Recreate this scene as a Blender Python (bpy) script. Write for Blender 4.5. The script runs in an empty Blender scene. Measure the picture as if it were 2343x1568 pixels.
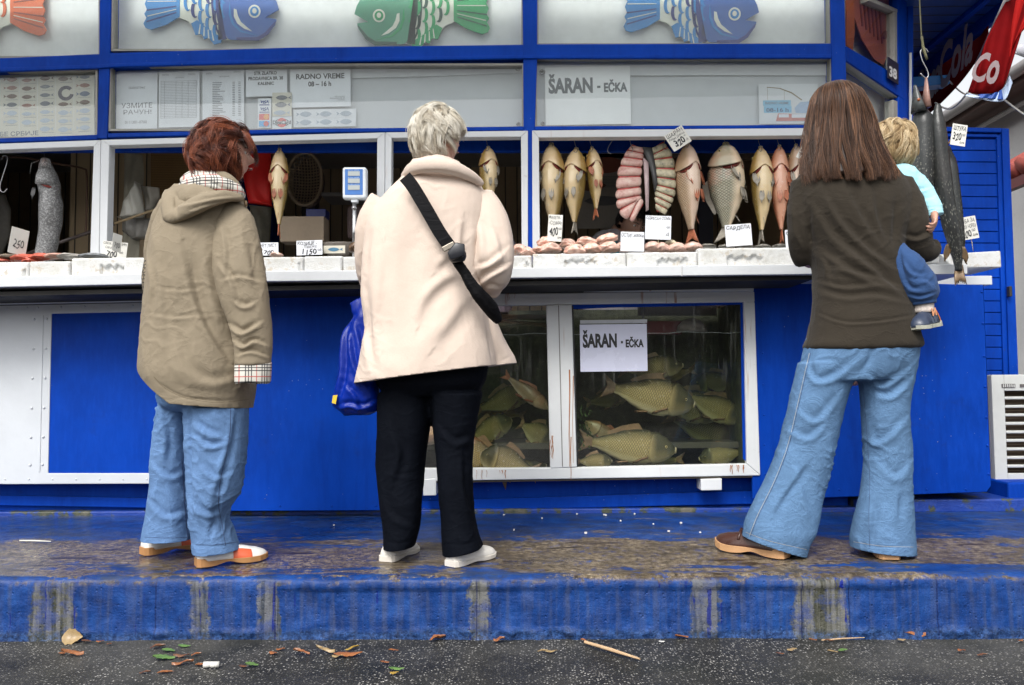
import bpy, bmesh, math, random
import numpy as np
from mathutils import Vector, Matrix, noise, Euler
random.seed(7)
C = bpy.context.scene.collection
scene = bpy.context.scene
PI = math.pi
# ---------------------------------------------------------------- camera
W, H, FPX = 2343.0, 1568.0, 1787.0
EYE = Vector((0, 0, 0.865))
R3 = (Matrix.Rotation(math.radians(0.9), 3, 'Z') @ Matrix.Rotation(math.radians(93.0), 3, 'X') @ Matrix.Rotation(-0.008, 3, 'Z'))
cam = bpy.data.cameras.new('camera'); cam.sensor_width = 36; cam.lens = 36 * FPX / W; cam.clip_end = 500
camo = bpy.data.objects.new('camera', cam); C.objects.link(camo)
camo.matrix_world = Matrix.Translation(EYE) @ R3.to_4x4(); scene.camera = camo
def ray(px, py): return R3 @ Vector(((px - W/2) / FPX, -(py - H/2) / FPX, -1))
def at(px, py, Y):
    d = ray(px, py); t = (Y - EYE.y) / d.y
    return EYE + d * t
def atz(px, py, Z):
    d = ray(px, py); t = (Z - EYE.z) / d.z
    return EYE + d * t
def sc(Y): return Y / FPX
# ---------------------------------------------------------------- object helpers
def tag(o, label=None, cat=None, group=None, kind=None):
    if label: o['label'] = label
    if cat: o['category'] = cat
    if group: o['group'] = group
    if kind: o['kind'] = kind
    return o
def empty(name, label=None, cat=None, loc=(0, 0, 0), group=None, kind=None):
    o = bpy.data.objects.new(name, None); C.objects.link(o); o.location = loc; o.empty_display_size = .05
    return tag(o, label, cat, group, kind)
def link(name, me, mat=None, parent=None, smooth=False):
    o = bpy.data.objects.new(name, me); C.objects.link(o)
    if mat is not None:
        me.materials.clear(); me.materials.append(mat)
    if smooth:
        me.polygons.foreach_set('use_smooth', [True] * len(me.polygons))
    if parent is not None:
        o.parent = parent; o.matrix_parent_inverse = Matrix.Translation(parent.location).inverted() if parent.type == 'EMPTY' or True else Matrix()
    return o
class MB:
    def __init__(s): s.v = []; s.f = []
    def add(s, vs, fs):
        n = len(s.v); s.v += [tuple(v) for v in vs]; s.f += [tuple(i + n for i in f) for f in fs]; return s
    def box(s, x0, x1, y0, y1, z0, z1):
        return s.add([(x0,y0,z0),(x1,y0,z0),(x1,y1,z0),(x0,y1,z0),(x0,y0,z1),(x1,y0,z1),(x1,y1,z1),(x0,y1,z1)],
                     [(0,3,2,1),(4,5,6,7),(0,1,5,4),(1,2,6,5),(2,3,7,6),(3,0,4,7)])
    def prism(s, pts, th):            # polygon in 3d pushed back along +y by th
        n = len(pts); P = [Vector(p) for p in pts]; Q = [p + Vector((0, th, 0)) for p in P]
        return s.add(P + Q, [tuple(range(n)), tuple(range(2*n-1, n-1, -1))] + [(i, i+n, (i+1) % n + n, (i+1) % n) for i in range(n)])
    def px(s, pts, Y, th): return s.prism([at(a, b, Y) for a, b in pts], th)
    def pbox(s, x0, y0, x1, y1, Y, th): return s.px([(x0,y0),(x0,y1),(x1,y1),(x1,y0)], Y, th)
    def rings(s, rings, cap=True, closed=True):
        n = len(rings[0]); vs = [p for r in rings for p in r]; fs = []
        for i in range(len(rings) - 1):
            for j in range(n if closed else n - 1):
                k = (j + 1) % n
                fs.append((i*n + j, i*n + k, (i+1)*n + k, (i+1)*n + j))
        if cap:
            fs.append(tuple(range(n-1, -1, -1))); m = (len(rings)-1) * n; fs.append(tuple(range(m, m+n)))
        return s.add(vs, fs)
    def tube(s, pts, r, n=8, cap=True, flat=1.0):
        P = [Vector(p) for p in pts]; m = len(P); rr = r if isinstance(r, (list, tuple)) else [r] * m
        up = None; out = []
        for i in range(m):
            t = (P[min(i+1, m-1)] - P[max(i-1, 0)])
            if t.length < 1e-9: t = Vector((0, 0, 1))
            t.normalize()
            if up is None:
                up = Vector((0, 1, 0)) if abs(t.y) < .9 else Vector((1, 0, 0))
            a = t.cross(up)
            if a.length < 1e-6: a = t.cross(Vector((1, 0, .3)))
            a.normalize(); b = a.cross(t).normalized(); up = b
            out.append([P[i] + (a * math.cos(q) + b * math.sin(q) * flat) * rr[i] for q in [2*PI*k/n for k in range(n)]])
        return s.rings(out, cap)
    def mesh(s, name='m'):
        me = bpy.data.meshes.new(name); me.from_pydata(s.v, [], s.f); me.update()
        bm = bmesh.new(); bm.from_mesh(me); bmesh.ops.recalc_face_normals(bm, faces=bm.faces); bm.to_mesh(me); bm.free()
        return me
    def build(s, name, mat=None, parent=None, smooth=False, bevel=0, seg=2, recalc=True):
        me = s.mesh(name) if recalc else None
        if me is None:
            me = bpy.data.meshes.new(name); me.from_pydata(s.v, [], s.f); me.update()
        o = link(name, me, mat, parent, smooth)
        if bevel:
            m = o.modifiers.new('b', 'BEVEL'); m.width = bevel; m.segments = seg; m.limit_method = 'ANGLE'; m.harden_normals = False
        return o
def bake(o):
    dg = bpy.context.evaluated_depsgraph_get(); dg.update()
    me = bpy.data.meshes.new_from_object(o.evaluated_get(dg)); o.modifiers.clear()
    old = o.data; o.data = me; bpy.data.meshes.remove(old); return o
def verts(me):
    a = np.empty(len(me.vertices) * 3); me.vertices.foreach_get('co', a); return a.reshape(-1, 3)
def setverts(me, a): me.vertices.foreach_set('co', a.ravel()); me.update()
def norms(me):
    a = np.empty(len(me.vertices) * 3); me.vertices.foreach_get('normal', a); return a.reshape(-1, 3)
def interp(keys, t):
    if t <= keys[0][0]: return keys[0][1:]
    for a, b in zip(keys, keys[1:]):
        if t <= b[0]:
            u = (t - a[0]) / (b[0] - a[0]); u = u*u*(3-2*u)*.5 + u*.5
            return [p + (q - p) * u for p, q in zip(a[1:], b[1:])]
    return keys[-1][1:]
def curve(pts, n):                    # catmull-rom through points (tuples)
    P = [np.array(p, float) for p in pts]; P = [2*P[0]-P[1]] + P + [2*P[-1]-P[-2]]; out = []
    m = len(P) - 3
    for i in range(n):
        t = i / (n - 1) * m; k = min(int(t), m - 1); t -= k; a, b, c, d = P[k:k+4]
        out.append(.5 * ((2*b) + (c-a)*t + (2*a-5*b+4*c-d)*t*t + (3*b-a-3*c+d)*t**3))
    return out
# ---------------------------------------------------------------- text
def textmesh(s, bold=0.0, shear=0.0, res=3):
    c = bpy.data.curves.new('t', 'FONT'); c.body = s; c.offset = bold; c.shear = shear; c.resolution_u = res; c.align_x = 'CENTER'; c.fill_mode = 'FRONT'
    o = bpy.data.objects.new('t', c); C.objects.link(o)
    dg = bpy.context.evaluated_depsgraph_get(); dg.update()
    me = bpy.data.meshes.new_from_object(o.evaluated_get(dg)); bpy.data.objects.remove(o); bpy.data.curves.remove(c); return me
def text_fit(s, x0, x1, z0, z1, y, bold=0.0, shear=0.0, jit=0.0):
    me = textmesh(s, bold, shear); v = verts(me); lo, hi = v.min(0), v.max(0); d = np.maximum(hi - lo, 1e-6)
    u = (v - lo) / d; out = np.zeros_like(v)
    out[:, 0] = x0 + u[:, 0] * (x1 - x0); out[:, 2] = z0 + u[:, 1] * (z1 - z0); out[:, 1] = y
    if jit:
        out[:, 2] += np.sin(u[:, 0] * 9 + 1) * jit * (z1 - z0)
    setverts(me, out); return me
# ---------------------------------------------------------------- materials
_M = {}
def lin(c): return tuple((x / 255 / 12.92 if x / 255 <= .04045 else ((x / 255 + .055) / 1.055) ** 2.4) for x in c)
class NT:
    def __init__(s, name):
        s.m = bpy.data.materials.new(name); s.m.use_nodes = True; s.t = s.m.node_tree; s.n = s.t.nodes; s.l = s.t.links
        s.b = s.n['Principled BSDF']; s.out = s.n['Material Output']
        s._c = None
    def node(s, ty, **k):
        n = s.n.new(ty)
        for a, b in k.items():
            setattr(n, a, b)
        return n
    def co(s, kind='Object'):
        if s._c is None: s._c = s.node('ShaderNodeTexCoord')
        return s._c.outputs[kind]
    def set(s, inp, v):
        if hasattr(v, 'is_output') or isinstance(v, bpy.types.NodeSocket): s.l.new(v, inp)
        elif isinstance(v, (tuple, list)) and len(v) == 3 and inp.type == 'RGBA': inp.default_value = (*v, 1)
        else: inp.default_value = v
    def mapping(s, scale=(1,1,1), rot=(0,0,0), loc=(0,0,0), src=None):
        n = s.node('ShaderNodeMapping'); s.set(n.inputs['Vector'], src if src is not None else s.co()); n.inputs['Scale'].default_value = scale; n.inputs['Rotation'].default_value = rot; n.inputs['Location'].default_value = loc
        return n.outputs[0]
    def noise(s, scale=5, detail=4, rough=.55, src=None, dist=0, col=False):
        n = s.node('ShaderNodeTexNoise'); s.set(n.inputs['Vector'], src if src is not None else s.co()); n.inputs['Scale'].default_value = scale; n.inputs['Detail'].default_value = detail; n.inputs['Roughness'].default_value = rough; n.inputs['Distortion'].default_value = dist
        return n.outputs['Color' if col else 'Fac']
    def voro(s, scale=5, rand=1, src=None, feature='F1', out='Distance'):
        n = s.node('ShaderNodeTexVoronoi', feature=feature); s.set(n.inputs['Vector'], src if src is not None else s.co()); n.inputs['Scale'].default_value = scale; n.inputs['Randomness'].default_value = rand
        return n.outputs[out]
    def ramp(s, fac, stops, interp='LINEAR'):
        n = s.node('ShaderNodeValToRGB'); n.color_ramp.interpolation = interp; e = n.color_ramp.elements
        while len(e) < len(stops): e.new(.5)
        for i, (p, c) in enumerate(stops):
            e[i].position = p; e[i].color = (c, c, c, 1) if isinstance(c, (int, float)) else (*c, 1)
        s.set(n.inputs[0], fac); return n.outputs[0]
    def mix(s, fac, a, b, mode='MIX'):
        n = s.node('ShaderNodeMix', data_type='RGBA', blend_type=mode); s.set(n.inputs[0], fac); s.set(n.inputs[6], a); s.set(n.inputs[7], b); return n.outputs[2]
    def math(s, op, a, b=0.0, clamp=False, c=None):
        n = s.node('ShaderNodeMath', operation=op, use_clamp=clamp); s.set(n.inputs[0], a); s.set(n.inputs[1], b)
        if c is not None: s.set(n.inputs[2], c)
        return n.outputs[0]
    def sep(s, src=None):
        n = s.node('ShaderNodeSeparateXYZ'); s.set(n.inputs[0], src if src is not None else s.co()); return n.outputs
    def comb(s, x, y, z):
        n = s.node('ShaderNodeCombineXYZ'); s.set(n.inputs[0], x); s.set(n.inputs[1], y); s.set(n.inputs[2], z); return n.outputs[0]
    def bump(s, h, strength=.3, dist=.01, prev=None):
        n = s.node('ShaderNodeBump'); n.inputs['Strength'].default_value = strength; n.inputs['Distance'].default_value = dist; s.set(n.inputs['Height'], h)
        if prev is not None: s.set(n.inputs['Normal'], prev)
        s.l.new(n.outputs[0], s.b.inputs['Normal']); return n.outputs[0]
    def fin(s, col=None, rough=None, spec=None, **k):
        if col is not None: s.set(s.b.inputs['Base Color'], col)
        if rough is not None: s.set(s.b.inputs['Roughness'], rough)
        if spec is not None: s.b.inputs['Specular IOR Level'].default_value = spec
        for a, b in k.items(): s.set(s.b.inputs[a.replace('_', ' ')], b)
        return s.m
def M(name, col, rough=.5, var=.15, scale=6, bump=0, bscale=60, spec=.5, metal=0, var2=None, stretch=(1,1,1), **k):
    """plain painted or woven surface with slow and fine colour variation; col is linear rgb"""
    key = name
    if key in _M: return _M[key]
    t = NT(name); v = t.mapping(stretch)
    n1 = t.noise(scale, 5, .6, v); n2 = t.noise(scale * 9, 3, .6, v)
    f = t.math('ADD', t.math('MULTIPLY', n1, .7), t.math('MULTIPLY', n2, .3))
    lo = tuple(c * (1 - var) for c in col) if var2 is None else var2; hi = tuple(min(1, c * (1 + var)) for c in col)
    c = t.ramp(f, [(.3, lo), (.7, hi)])
    if bump: t.bump(t.noise(bscale, 4, .6, v), bump, .004)
    r = t.ramp(n1, [(.3, max(0, rough - .08)), (.7, min(1, rough + .08))])
    t.fin(c, r, spec, Metallic=metal, **k); _M[key] = t.m; return t.m
# ================================================================ SETTING MATERIALS

def blue_paint(name='blue_paint', dirt=.25, gloss=.42):
    if name in _M: return _M[name]
    t = NT(name); n1 = t.noise(1.6, 6, .6); n2 = t.noise(45, 4, .6, t.mapping((1, 1, .25))); n3 = t.noise(9, 8, .7)
    c = t.ramp(n1, [(.3, (.001, .030, .24)), (.7, (.0015, .052, .41))])
    c = t.mix(t.math('MULTIPLY', t.ramp(n2, [(.45, 0), (.7, 1)]), .35), c, (.004, .060, .44))
    c = t.mix(t.math('MULTIPLY', t.ramp(n3, [(.60, 0), (.72, 1)]), dirt), c, (.012, .025, .10))
    c = t.mix(t.math('MULTIPLY', t.ramp(t.noise(1, 7, .7, t.mapping((9, 9, .8))), [(.52, 0), (.66, 1)]), .35), c, (.002, .022, .19))
    c = t.mix(t.math('MULTIPLY', t.ramp(t.noise(17, 9, .8), [(.62, 0), (.66, 1)]), t.ramp(t.noise(2.2, 4), [(.5, 0), (.62, .6)])), c, (.035, .045, .045))
    chips = t.ramp(t.voro(38), [(.05, 1), (.075, 0)]); gate = t.ramp(t.noise(3.1, 3), [(.56, 0), (.6, 1)])
    c = t.mix(t.math('MULTIPLY', chips, gate), c, (.30, .33, .36))
    t.bump(t.math('ADD', n2, t.math('MULTIPLY', n1, 2)), .25, .004)
    _M[name] = t.fin(c, t.ramp(n3, [(.3, gloss - .05), (.7, gloss + .2)]), .09); return t.m
def white_paint(name='white_paint', rust=.5, base=(.64, .66, .68)):
    if name in _M: return _M[name]
    t = NT(name); n1 = t.noise(2.2, 6, .65); n2 = t.noise(60, 4)
    c = t.ramp(n1, [(.3, tuple(x * .86 for x in base)), (.7, base)])
    st = t.noise(1, 5, .6, t.mapping((34, 34, 2.2))); g = t.ramp(t.noise(2.3, 3), [(.5, 0), (.66, 1)])
    c = t.mix(t.math('MULTIPLY', t.math('MULTIPLY', t.ramp(st, [(.60, 0), (.72, 1)]), g), rust), c, (.33, .13, .04))
    sp = t.ramp(t.noise(26, 6, .7), [(.66, 0), (.72, 1)]); c = t.mix(t.math('MULTIPLY', sp, .35 * rust + .08), c, (.25, .2, .15))
    t.bump(t.math('ADD', t.noise(14, 5), t.math('MULTIPLY', n2, .4)), .22, .004)
    _M[name] = t.fin(c, t.ramp(n1, [(.3, .32), (.7, .55)])); return t.m
def glass_mat(name='window_glass', tint=(.93, .95, .95), ior=1.55):
    if name in _M: return _M[name]
    t = NT(name); t.n.remove(t.b)
    tr = t.node('ShaderNodeBsdfTransparent'); tr.inputs[0].default_value = (*tint, 1); gl = t.node('ShaderNodeBsdfGlossy'); gl.inputs['Roughness'].default_value = .015
    fr = t.node('ShaderNodeLayerWeight'); fr.inputs[0].default_value = .5; mx = t.node('ShaderNodeMixShader')
    bp = t.node('ShaderNodeBump'); bp.inputs['Strength'].default_value = .06; bp.inputs['Distance'].default_value = .01; t.l.new(t.noise(2.5, 2), bp.inputs['Height'])
    t.l.new(bp.outputs[0], gl.inputs['Normal'])
    f2 = t.math('ADD', .050, t.math('MULTIPLY', t.math('POWER', fr.outputs['Facing'], 5.0), .95), True)
    t.l.new(f2, mx.inputs[0]); t.l.new(tr.outputs[0], mx.inputs[1]); t.l.new(gl.outputs[0], mx.inputs[2]); t.l.new(mx.outputs[0], t.out.inputs[0])
    _M[name] = t.m; return t.m
# ---------------------------------------------------------------- world and sun
world = bpy.data.worlds.new('World'); scene.world = world; world.use_nodes = True
wt = world.node_tree; bg = wt.nodes['Background']; sky = wt.nodes.new('ShaderNodeTexSky'); sky.sky_type = 'NISHITA'; sky.sun_disc = False
SUN_EL, SUN_AZ = math.radians(48), math.radians(200)
sky.sun_elevation = SUN_EL; sky.sun_rotation = SUN_AZ; sky.air_density = 1.0; sky.dust_density = 4.0; sky.ozone_density = 1
hs = wt.nodes.new('ShaderNodeHueSaturation'); hs.inputs['Saturation'].default_value = .12; wt.links.new(sky.outputs[0], hs.inputs['Color'])
wt.links.new(hs.outputs[0], bg.inputs[0]); bg.inputs[1].default_value = .15
sl = bpy.data.lights.new('sun', 'SUN'); sl.energy = 1.1; sl.angle = math.radians(20); sl.color = (1, .96, .9)
so = bpy.data.objects.new('sun', sl); C.objects.link(so)
sd = Vector((math.sin(SUN_AZ) * math.cos(SUN_EL), math.cos(SUN_AZ) * math.cos(SUN_EL), math.sin(SUN_EL)))
so.rotation_euler = sd.to_track_quat('Z', 'Y').to_euler()
scene.view_settings.view_transform = 'Standard'; scene.view_settings.look = 'None'; scene.view_settings.exposure = .82
scene.cycles.max_bounces = 8; scene.cycles.transparent_max_bounces = 12; scene.cycles.diffuse_bounces = 4
scene.cycles.volume_bounces = 0; scene.cycles.sample_clamp_indirect = 6; scene.cycles.use_denoising = True
# ---------------------------------------------------------------- ground
def grid_mesh(xs, prof):             # xs list, prof list of (y,z)
    vs = [(x, y, z) for (y, z) in prof for x in xs]; n = len(xs)
    fs = [(i*n+j, i*n+j+1, (i+1)*n+j+1, (i+1)*n+j) for i in range(len(prof)-1) for j in range(n-1)]
    me = bpy.data.meshes.new('g'); me.from_pydata(vs, [], fs); me.update(); return me
t = NT('asphalt'); v = t.co()
big = t.noise(.9, 5, .6, v); mid = t.noise(6, 6, .65, v)
c = t.ramp(mid, [(.3, (.014, .0138, .012)), (.7, (.048, .046, .040))])
vs_ = t.voro(115, 1, v, out='Distance'); rnd = t.node('ShaderNodeSeparateColor'); t.l.new(t.voro(115, 1, v, out='Color'), rnd.inputs[0])
stone = t.math('MULTIPLY', t.ramp(vs_, [(.28, 1), (.42, 0)]), t.ramp(rnd.outputs[0], [(.36, 0), (.52, 1)]))
stone = t.math('MULTIPLY', stone, t.ramp(t.noise(3.5, 4, .6, v), [(.35, .25), (.6, 1)]))
c = t.mix(stone, c, t.ramp(rnd.outputs[1], [(0, (.13, .12, .11)), (.6, (.30, .29, .27)), (1, (.62, .60, .56))]))
c = t.mix(t.math('MULTIPLY', t.ramp(big, [(.48, 0), (.60, 1)]), .45), c, (.10, .098, .090)); c = t.mix(t.math('MULTIPLY', t.ramp(t.noise(2.3, 6, .7, v), [(.5, 0), (.64, 1)]), .5), c, (.012, .014, .009))
t.bump(t.math('ADD', t.math('MULTIPLY', stone, .6), t.noise(220, 3, .6, v)), .7, .004)
ASPHALT = t.fin(c, t.ramp(big, [(.35, .3), (.6, .6)]), .3)
xs = list(np.linspace(-7, 8, 200)); me = grid_mesh([-60, -30] + xs + [30, 60], [(-60, 0), (-20, 0), (-4, 0)] + [(y, 0) for y in np.linspace(0, 3.0, 60)] + [(5, 0), (14, 0), (60, 0)])
a = verts(me)
for i in range(len(a)):
    if abs(a[i, 0]) < 9 and 0 <= a[i, 1] <= 3: a[i, 2] = noise.noise(Vector(a[i]) * 1.3) * .006 + noise.noise(Vector(a[i]) * 6) * .0025 - .003
setverts(me, a); tag(link('ground', me, ASPHALT, smooth=True), 'wet grey asphalt with pale stone chips in front of the step', 'ground', kind='structure')
# ---------------------------------------------------------------- step (painted concrete kerb platform)
STEP_Z, YS, YB = .21, 2.70, 3.97
t = NT('step_paint'); v = t.co(); X, Y_, Z_ = t.sep(v)
wob = t.math('MULTIPLY', t.math('SUBTRACT', t.noise(5, 5, .65, v), .5), .55)
blue = t.ramp(t.noise(11, 9, .75, v), [(.3, (.002, .016, .085)), (.5, (.005, .040, .19)), (.72, (.018, .080, .30))])
streak = t.noise(1, 5, .6, t.mapping((40, 40, 1.6), src=v))
frontcol = t.mix(t.math('MULTIPLY', t.ramp(streak, [(.46, 0), (.66, 1)]), .6), blue, (.055, .075, .15))
frontcol = t.mix(t.ramp(t.noise(1, 3, .5, t.mapping((60, 60, .7), src=v)), [(.66, 0), (.69, .8)]), frontcol, (.002, .012, .16))
concrete = t.ramp(t.noise(38, 9, .8, v), [(.38, (.018, .014, .010)), (.5, (.125, .095, .060)), (.66, (.34, .28, .20))])
specks = t.ramp(t.voro(120, 1, v), [(.16, 1), (.26, 0)]); concrete = t.mix(t.math('MULTIPLY', specks, .55), concrete, (.36, .34, .31))
moss = t.ramp(t.noise(34, 8, .8, v), [(.35, (.020, .024, .016)), (.65, (.10, .10, .075))])
# bare patches on the riser at the places they have in the photo
patch = None
PATCH = [(-1.63, .075, 1.), (-1.12, .03, .8), (-.88, .035, .8), (-.16, .036, .95), (.60, .045, .75), (.99, .085, 1.), (-.0, .0, 0.)]
xw = t.math('ADD', X, t.math('MULTIPLY', t.math('SUBTRACT', t.noise(9, 9, .8, v), .5), .14))
for (px_, w_, s_) in PATCH:
    if w_ == 0: continue
    d = t.math('ABSOLUTE', t.math('SUBTRACT', xw, px_))
    m = t.math('MULTIPLY', t.math('SUBTRACT', 1, t.math('DIVIDE', d, w_ * 1.1)), 6, True); m = t.math('MULTIPLY', m, s_)
    patch = m if patch is None else t.math('MAXIMUM', patch, m)
graygreen = t.mix(t.ramp(streak, [(.44, 0), (.56, 1)]), moss, (.15, .15, .14))
graygreen = t.mix(t.math('MULTIPLY', t.ramp(t.noise(12, 6, .7, v), [(.48, 0), (.6, 1)]), .5), graygreen, (.012, .05, .26))
drip = t.ramp(t.noise(1, 3, .6, t.mapping((48, 48, 2.2), loc=(3, 0, 0), src=v)), [(.62, 0), (.64, 1)])
nearp = t.math('MULTIPLY', patch, drip)
front = t.mix(patch, frontcol, graygreen); front = t.mix(nearp, front, (.002, .014, .19))
low = t.math('MULTIPLY', t.math('SUBTRACT', t.math('ADD', .035, t.math('MULTIPLY', wob, .12)), Z_), 60, True)
front = t.mix(t.math('MULTIPLY', low, .55), front, t.ramp(t.noise(60, 6, .8, v), [(.45, (.008, .014, .018)), (.6, (.05, .12, .30))]))
# tread: blue at the back, worn brown in the middle, blue again along the nose
yy = t.math('ADD', Y_, wob); yy = t.math('ADD', yy, t.math('MULTIPLY', t.math('SUBTRACT', t.noise(26, 10, .85, v), .5), .45)); yy = t.math('ADD', yy, t.math('MULTIPLY', t.math('SUBTRACT', t.noise(1, 5, .6, t.mapping((1.6, 9, 3), src=v)), .5), .95))
worn = t.math('MULTIPLY', t.math('MULTIPLY', t.math('SUBTRACT', 3.34, yy), 30, True), t.math('MULTIPLY', t.math('SUBTRACT', yy, 2.755), 40, True))
worn = t.math('MAXIMUM', worn, t.math('MULTIPLY', t.ramp(t.noise(1, 10, .78, t.mapping((2.2, 7, 3), src=v)), [(.59, 0), (.62, 1)]), .8))
topblue = t.mix(t.math('MULTIPLY', t.ramp(t.noise(1, 8, .75, t.mapping((3, 14, 3), src=v)), [(.52, 0), (.60, 1)]), .55), blue, (.045, .06, .085))
topblue = t.mix(t.math('MULTIPLY', t.ramp(t.noise(1, 9, .8, t.mapping((5, 9, 3), src=v)), [(.50, 0), (.56, 1)]), .45), topblue, (.030, .034, .026)); concrete = t.mix(t.math('MULTIPLY', t.ramp(t.noise(4, 6, .7, v), [(.45, 0), (.6, 1)]), .6), concrete, (.045, .034, .022)); concrete = t.mix(t.math('MULTIPLY', t.ramp(t.noise(21, 9, .8, v), [(.56, 0), (.60, 1)]), .8), concrete, blue)
top = t.mix(worn, topblue, concrete)
top = t.mix(t.math('MULTIPLY', t.ramp(t.noise(1, 5, .6, t.mapping((4, 14, 3), src=v)), [(.58, 0), (.66, 1)]), worn), top, (.030, .020, .013))
for jx in (-1.27, -.86, -.17, .93, 1.09, 1.385):
    jd = t.math('ABSOLUTE', t.math('SUBTRACT', t.math('ADD', X, t.math('MULTIPLY', t.math('SUBTRACT', t.noise(7, 4, .6, v), .5), .012)), jx)); front = t.mix(t.math('MULTIPLY', t.ramp(jd, [(.0012, .85), (.0032, 0)]), 1), front, (.002, .008, .06))
istop = t.math('MULTIPLY', t.math('SUBTRACT', Z_, t.math('ADD', .190, t.math('MULTIPLY', wob, .03))), 90, True)
chip = t.math('MULTIPLY', t.math('MULTIPLY', t.math('SUBTRACT', Z_, .178), 60, True), t.ramp(t.noise(16, 6, .7, v), [(.52, 0), (.58, 1)]))
front = t.mix(chip, front, concrete)
col = t.mix(istop, front, top)
wet = t.ramp(t.math('ADD', t.noise(1, 4, .6, t.mapping((1.1, 3, 3), src=v)), t.math('MULTIPLY', X, .10)), [(.36, .04), (.44, .42)])
rough = t.math('ADD', t.math('MULTIPLY', istop, t.math('SUBTRACT', wet, .50)), .50)
pits = t.ramp(t.voro(42, 1, v), [(.06, 0), (.2, 1)])
hb = t.math('ADD', t.math('MULTIPLY', pits, .5), t.math('ADD', t.noise(55, 6, .7, v), t.math('MULTIPLY', t.noise(1, 4, .6, t.mapping((12, 12, 90), src=v)), .35)))
nb = t.node('ShaderNodeBump'); t.l.new(hb, nb.inputs['Height']); nb.inputs['Distance'].default_value = .006
t.l.new(t.math('SUBTRACT', .75, t.math('MULTIPLY', istop, .35)), nb.inputs['Strength']); t.l.new(nb.outputs[0], t.b.inputs['Normal'])
STEPM = t.fin(col, rough, .25)
prof = [(4.6, STEP_Z)] + [(y, STEP_Z) for y in np.linspace(4.2, YS + .03, 46)]
prof += [(YS + .03 - .03 * math.sin(q), STEP_Z - .03 + .03 * math.cos(q)) for q in np.linspace(.25, PI/2, 5)]
prof += [(YS, z) for z in np.linspace(STEP_Z - .04, .0, 20)] + [(YS - .004, -.03)]
xs = list(np.linspace(-2.6, 2.7, 560)); me = grid_mesh([-30, -8, -4] + xs + [4, 8, 30], prof); a = verts(me)
for i in range(len(a)):
    x, y, z = a[i]; p = Vector((x, y, z))
    if abs(x) > 3: continue
    edge = math.exp(-((z - .19) ** 2) / .0006) * (1 if y < YS + .05 else 0)
    n = noise.fractal(p * 9, .8, 2.1, 4) * .004 + noise.fractal(Vector((x * 22, y * 22, z * 30)), .8, 2.1, 3) * .0016
    if y < YS + .035:
        a[i, 1] += n - edge * max(0, noise.noise(Vector((x * 5, 3, 0)))) * .012
        lip = max(0, noise.noise(Vector((x * 1.1, 7.7, 0))) - .02) * 5
        if .165 < z < .2: a[i, 1] -= min(1, lip) * .008
        if z < .03: a[i, 1] -= max(0, noise.fractal(Vector((x * 14, 1, z * 20)), .9, 2, 3)) * .016
        a[i, 2] += edge * noise.noise(Vector((x * 14, 0, 5))) * .004
    else: a[i, 2] += n * .5 + noise.noise(p * 2.2) * .003 - .004
setverts(me, a); tag(link('step', me, STEPM, smooth=True), 'raised concrete step in worn blue paint running along the front of the kiosk', 'step', kind='structure')
# ================================================================ KIOSK
BP = blue_paint(); WP = white_paint(); GL = glass_mat()
BPD = blue_paint('blue_timber', .4, .5)
CREAM = M('rear_board', (.72, .72, .70), .6, .12, 2.5)
KX0, KX1, KY = -4.2, 1.72, 4.0
K = empty('fish_kiosk', 'blue and white market fish kiosk with glazed front, white counter and dim interior', 'kiosk', (0, 4.0, STEP_Z))
def kp(name, mb, mat, bevel=.003, smooth=False, parent=K): return mb.build(name, mat, parent, smooth, bevel)
Yf = 4.0
# ---- blue grid, upper part
def strip(pts, Y, th, name, mat, bevel=.004): return kp(name, MB().px(pts, Y, th), mat, bevel)
strip([(229,-140),(226,140),(221,317),(245,317),(251,140),(256,-140)], Yf-.012, .09, 'post', BP)
strip([(1194,-140),(1197,140),(1198,296),(1209,600),(1222,600),(1224,296),(1229,140),(1230,-140)], Yf-.012, .09, 'post', BP)
strip([(1898,-140),(1903,140),(1906,296),(1908,650),(1942,650),(1940,296),(1936,140),(1930,-140)], Yf-.014, .09, 'corner_post', BP)
def rail(pts, name, Y=Yf-.006, th=.07, mat=BP, bevel=.004):
    n = len(pts)
    for k in range(n - 1):
        (x0, a0, b0), (x1, a1, b1) = pts[k], pts[k+1]
    top = [(x, a) for x, a, b in pts]; bot = [(x, b) for x, a, b in pts][::-1]
    return kp(name, MB().px(top + bot, Y, th), mat, bevel)
rail([(-260, 141, 172), (0, 133, 161), (228, 123, 154), (258, 121, 151), (668, 108.5, 139), (1195, 102, 132), (1229, 101, 131), (1903, 99, 130)], 'beam', Yf-.01)
rail([(-260, 154.5, 166.5), (0, 155, 164), (228, 147.5, 156.5), (258, 145, 153.5), (668, 134, 142), (1195, 126, 134), (1903, 124, 133)], 'beam_moulding', Yf-.022, .02)
rail([(-260, 324, 337), (0, 316, 326.5), (222, 308, 319)], 'lower_rail', Yf-.016, .05)
rail([(246, 305, 315), (668, 295, 304), (1198, 289, 298.5)], 'lower_rail', Yf-.016, .05)
rail([(1224, 289, 298), (1904, 285, 293)], 'lower_rail', Yf-.016, .05)
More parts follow.
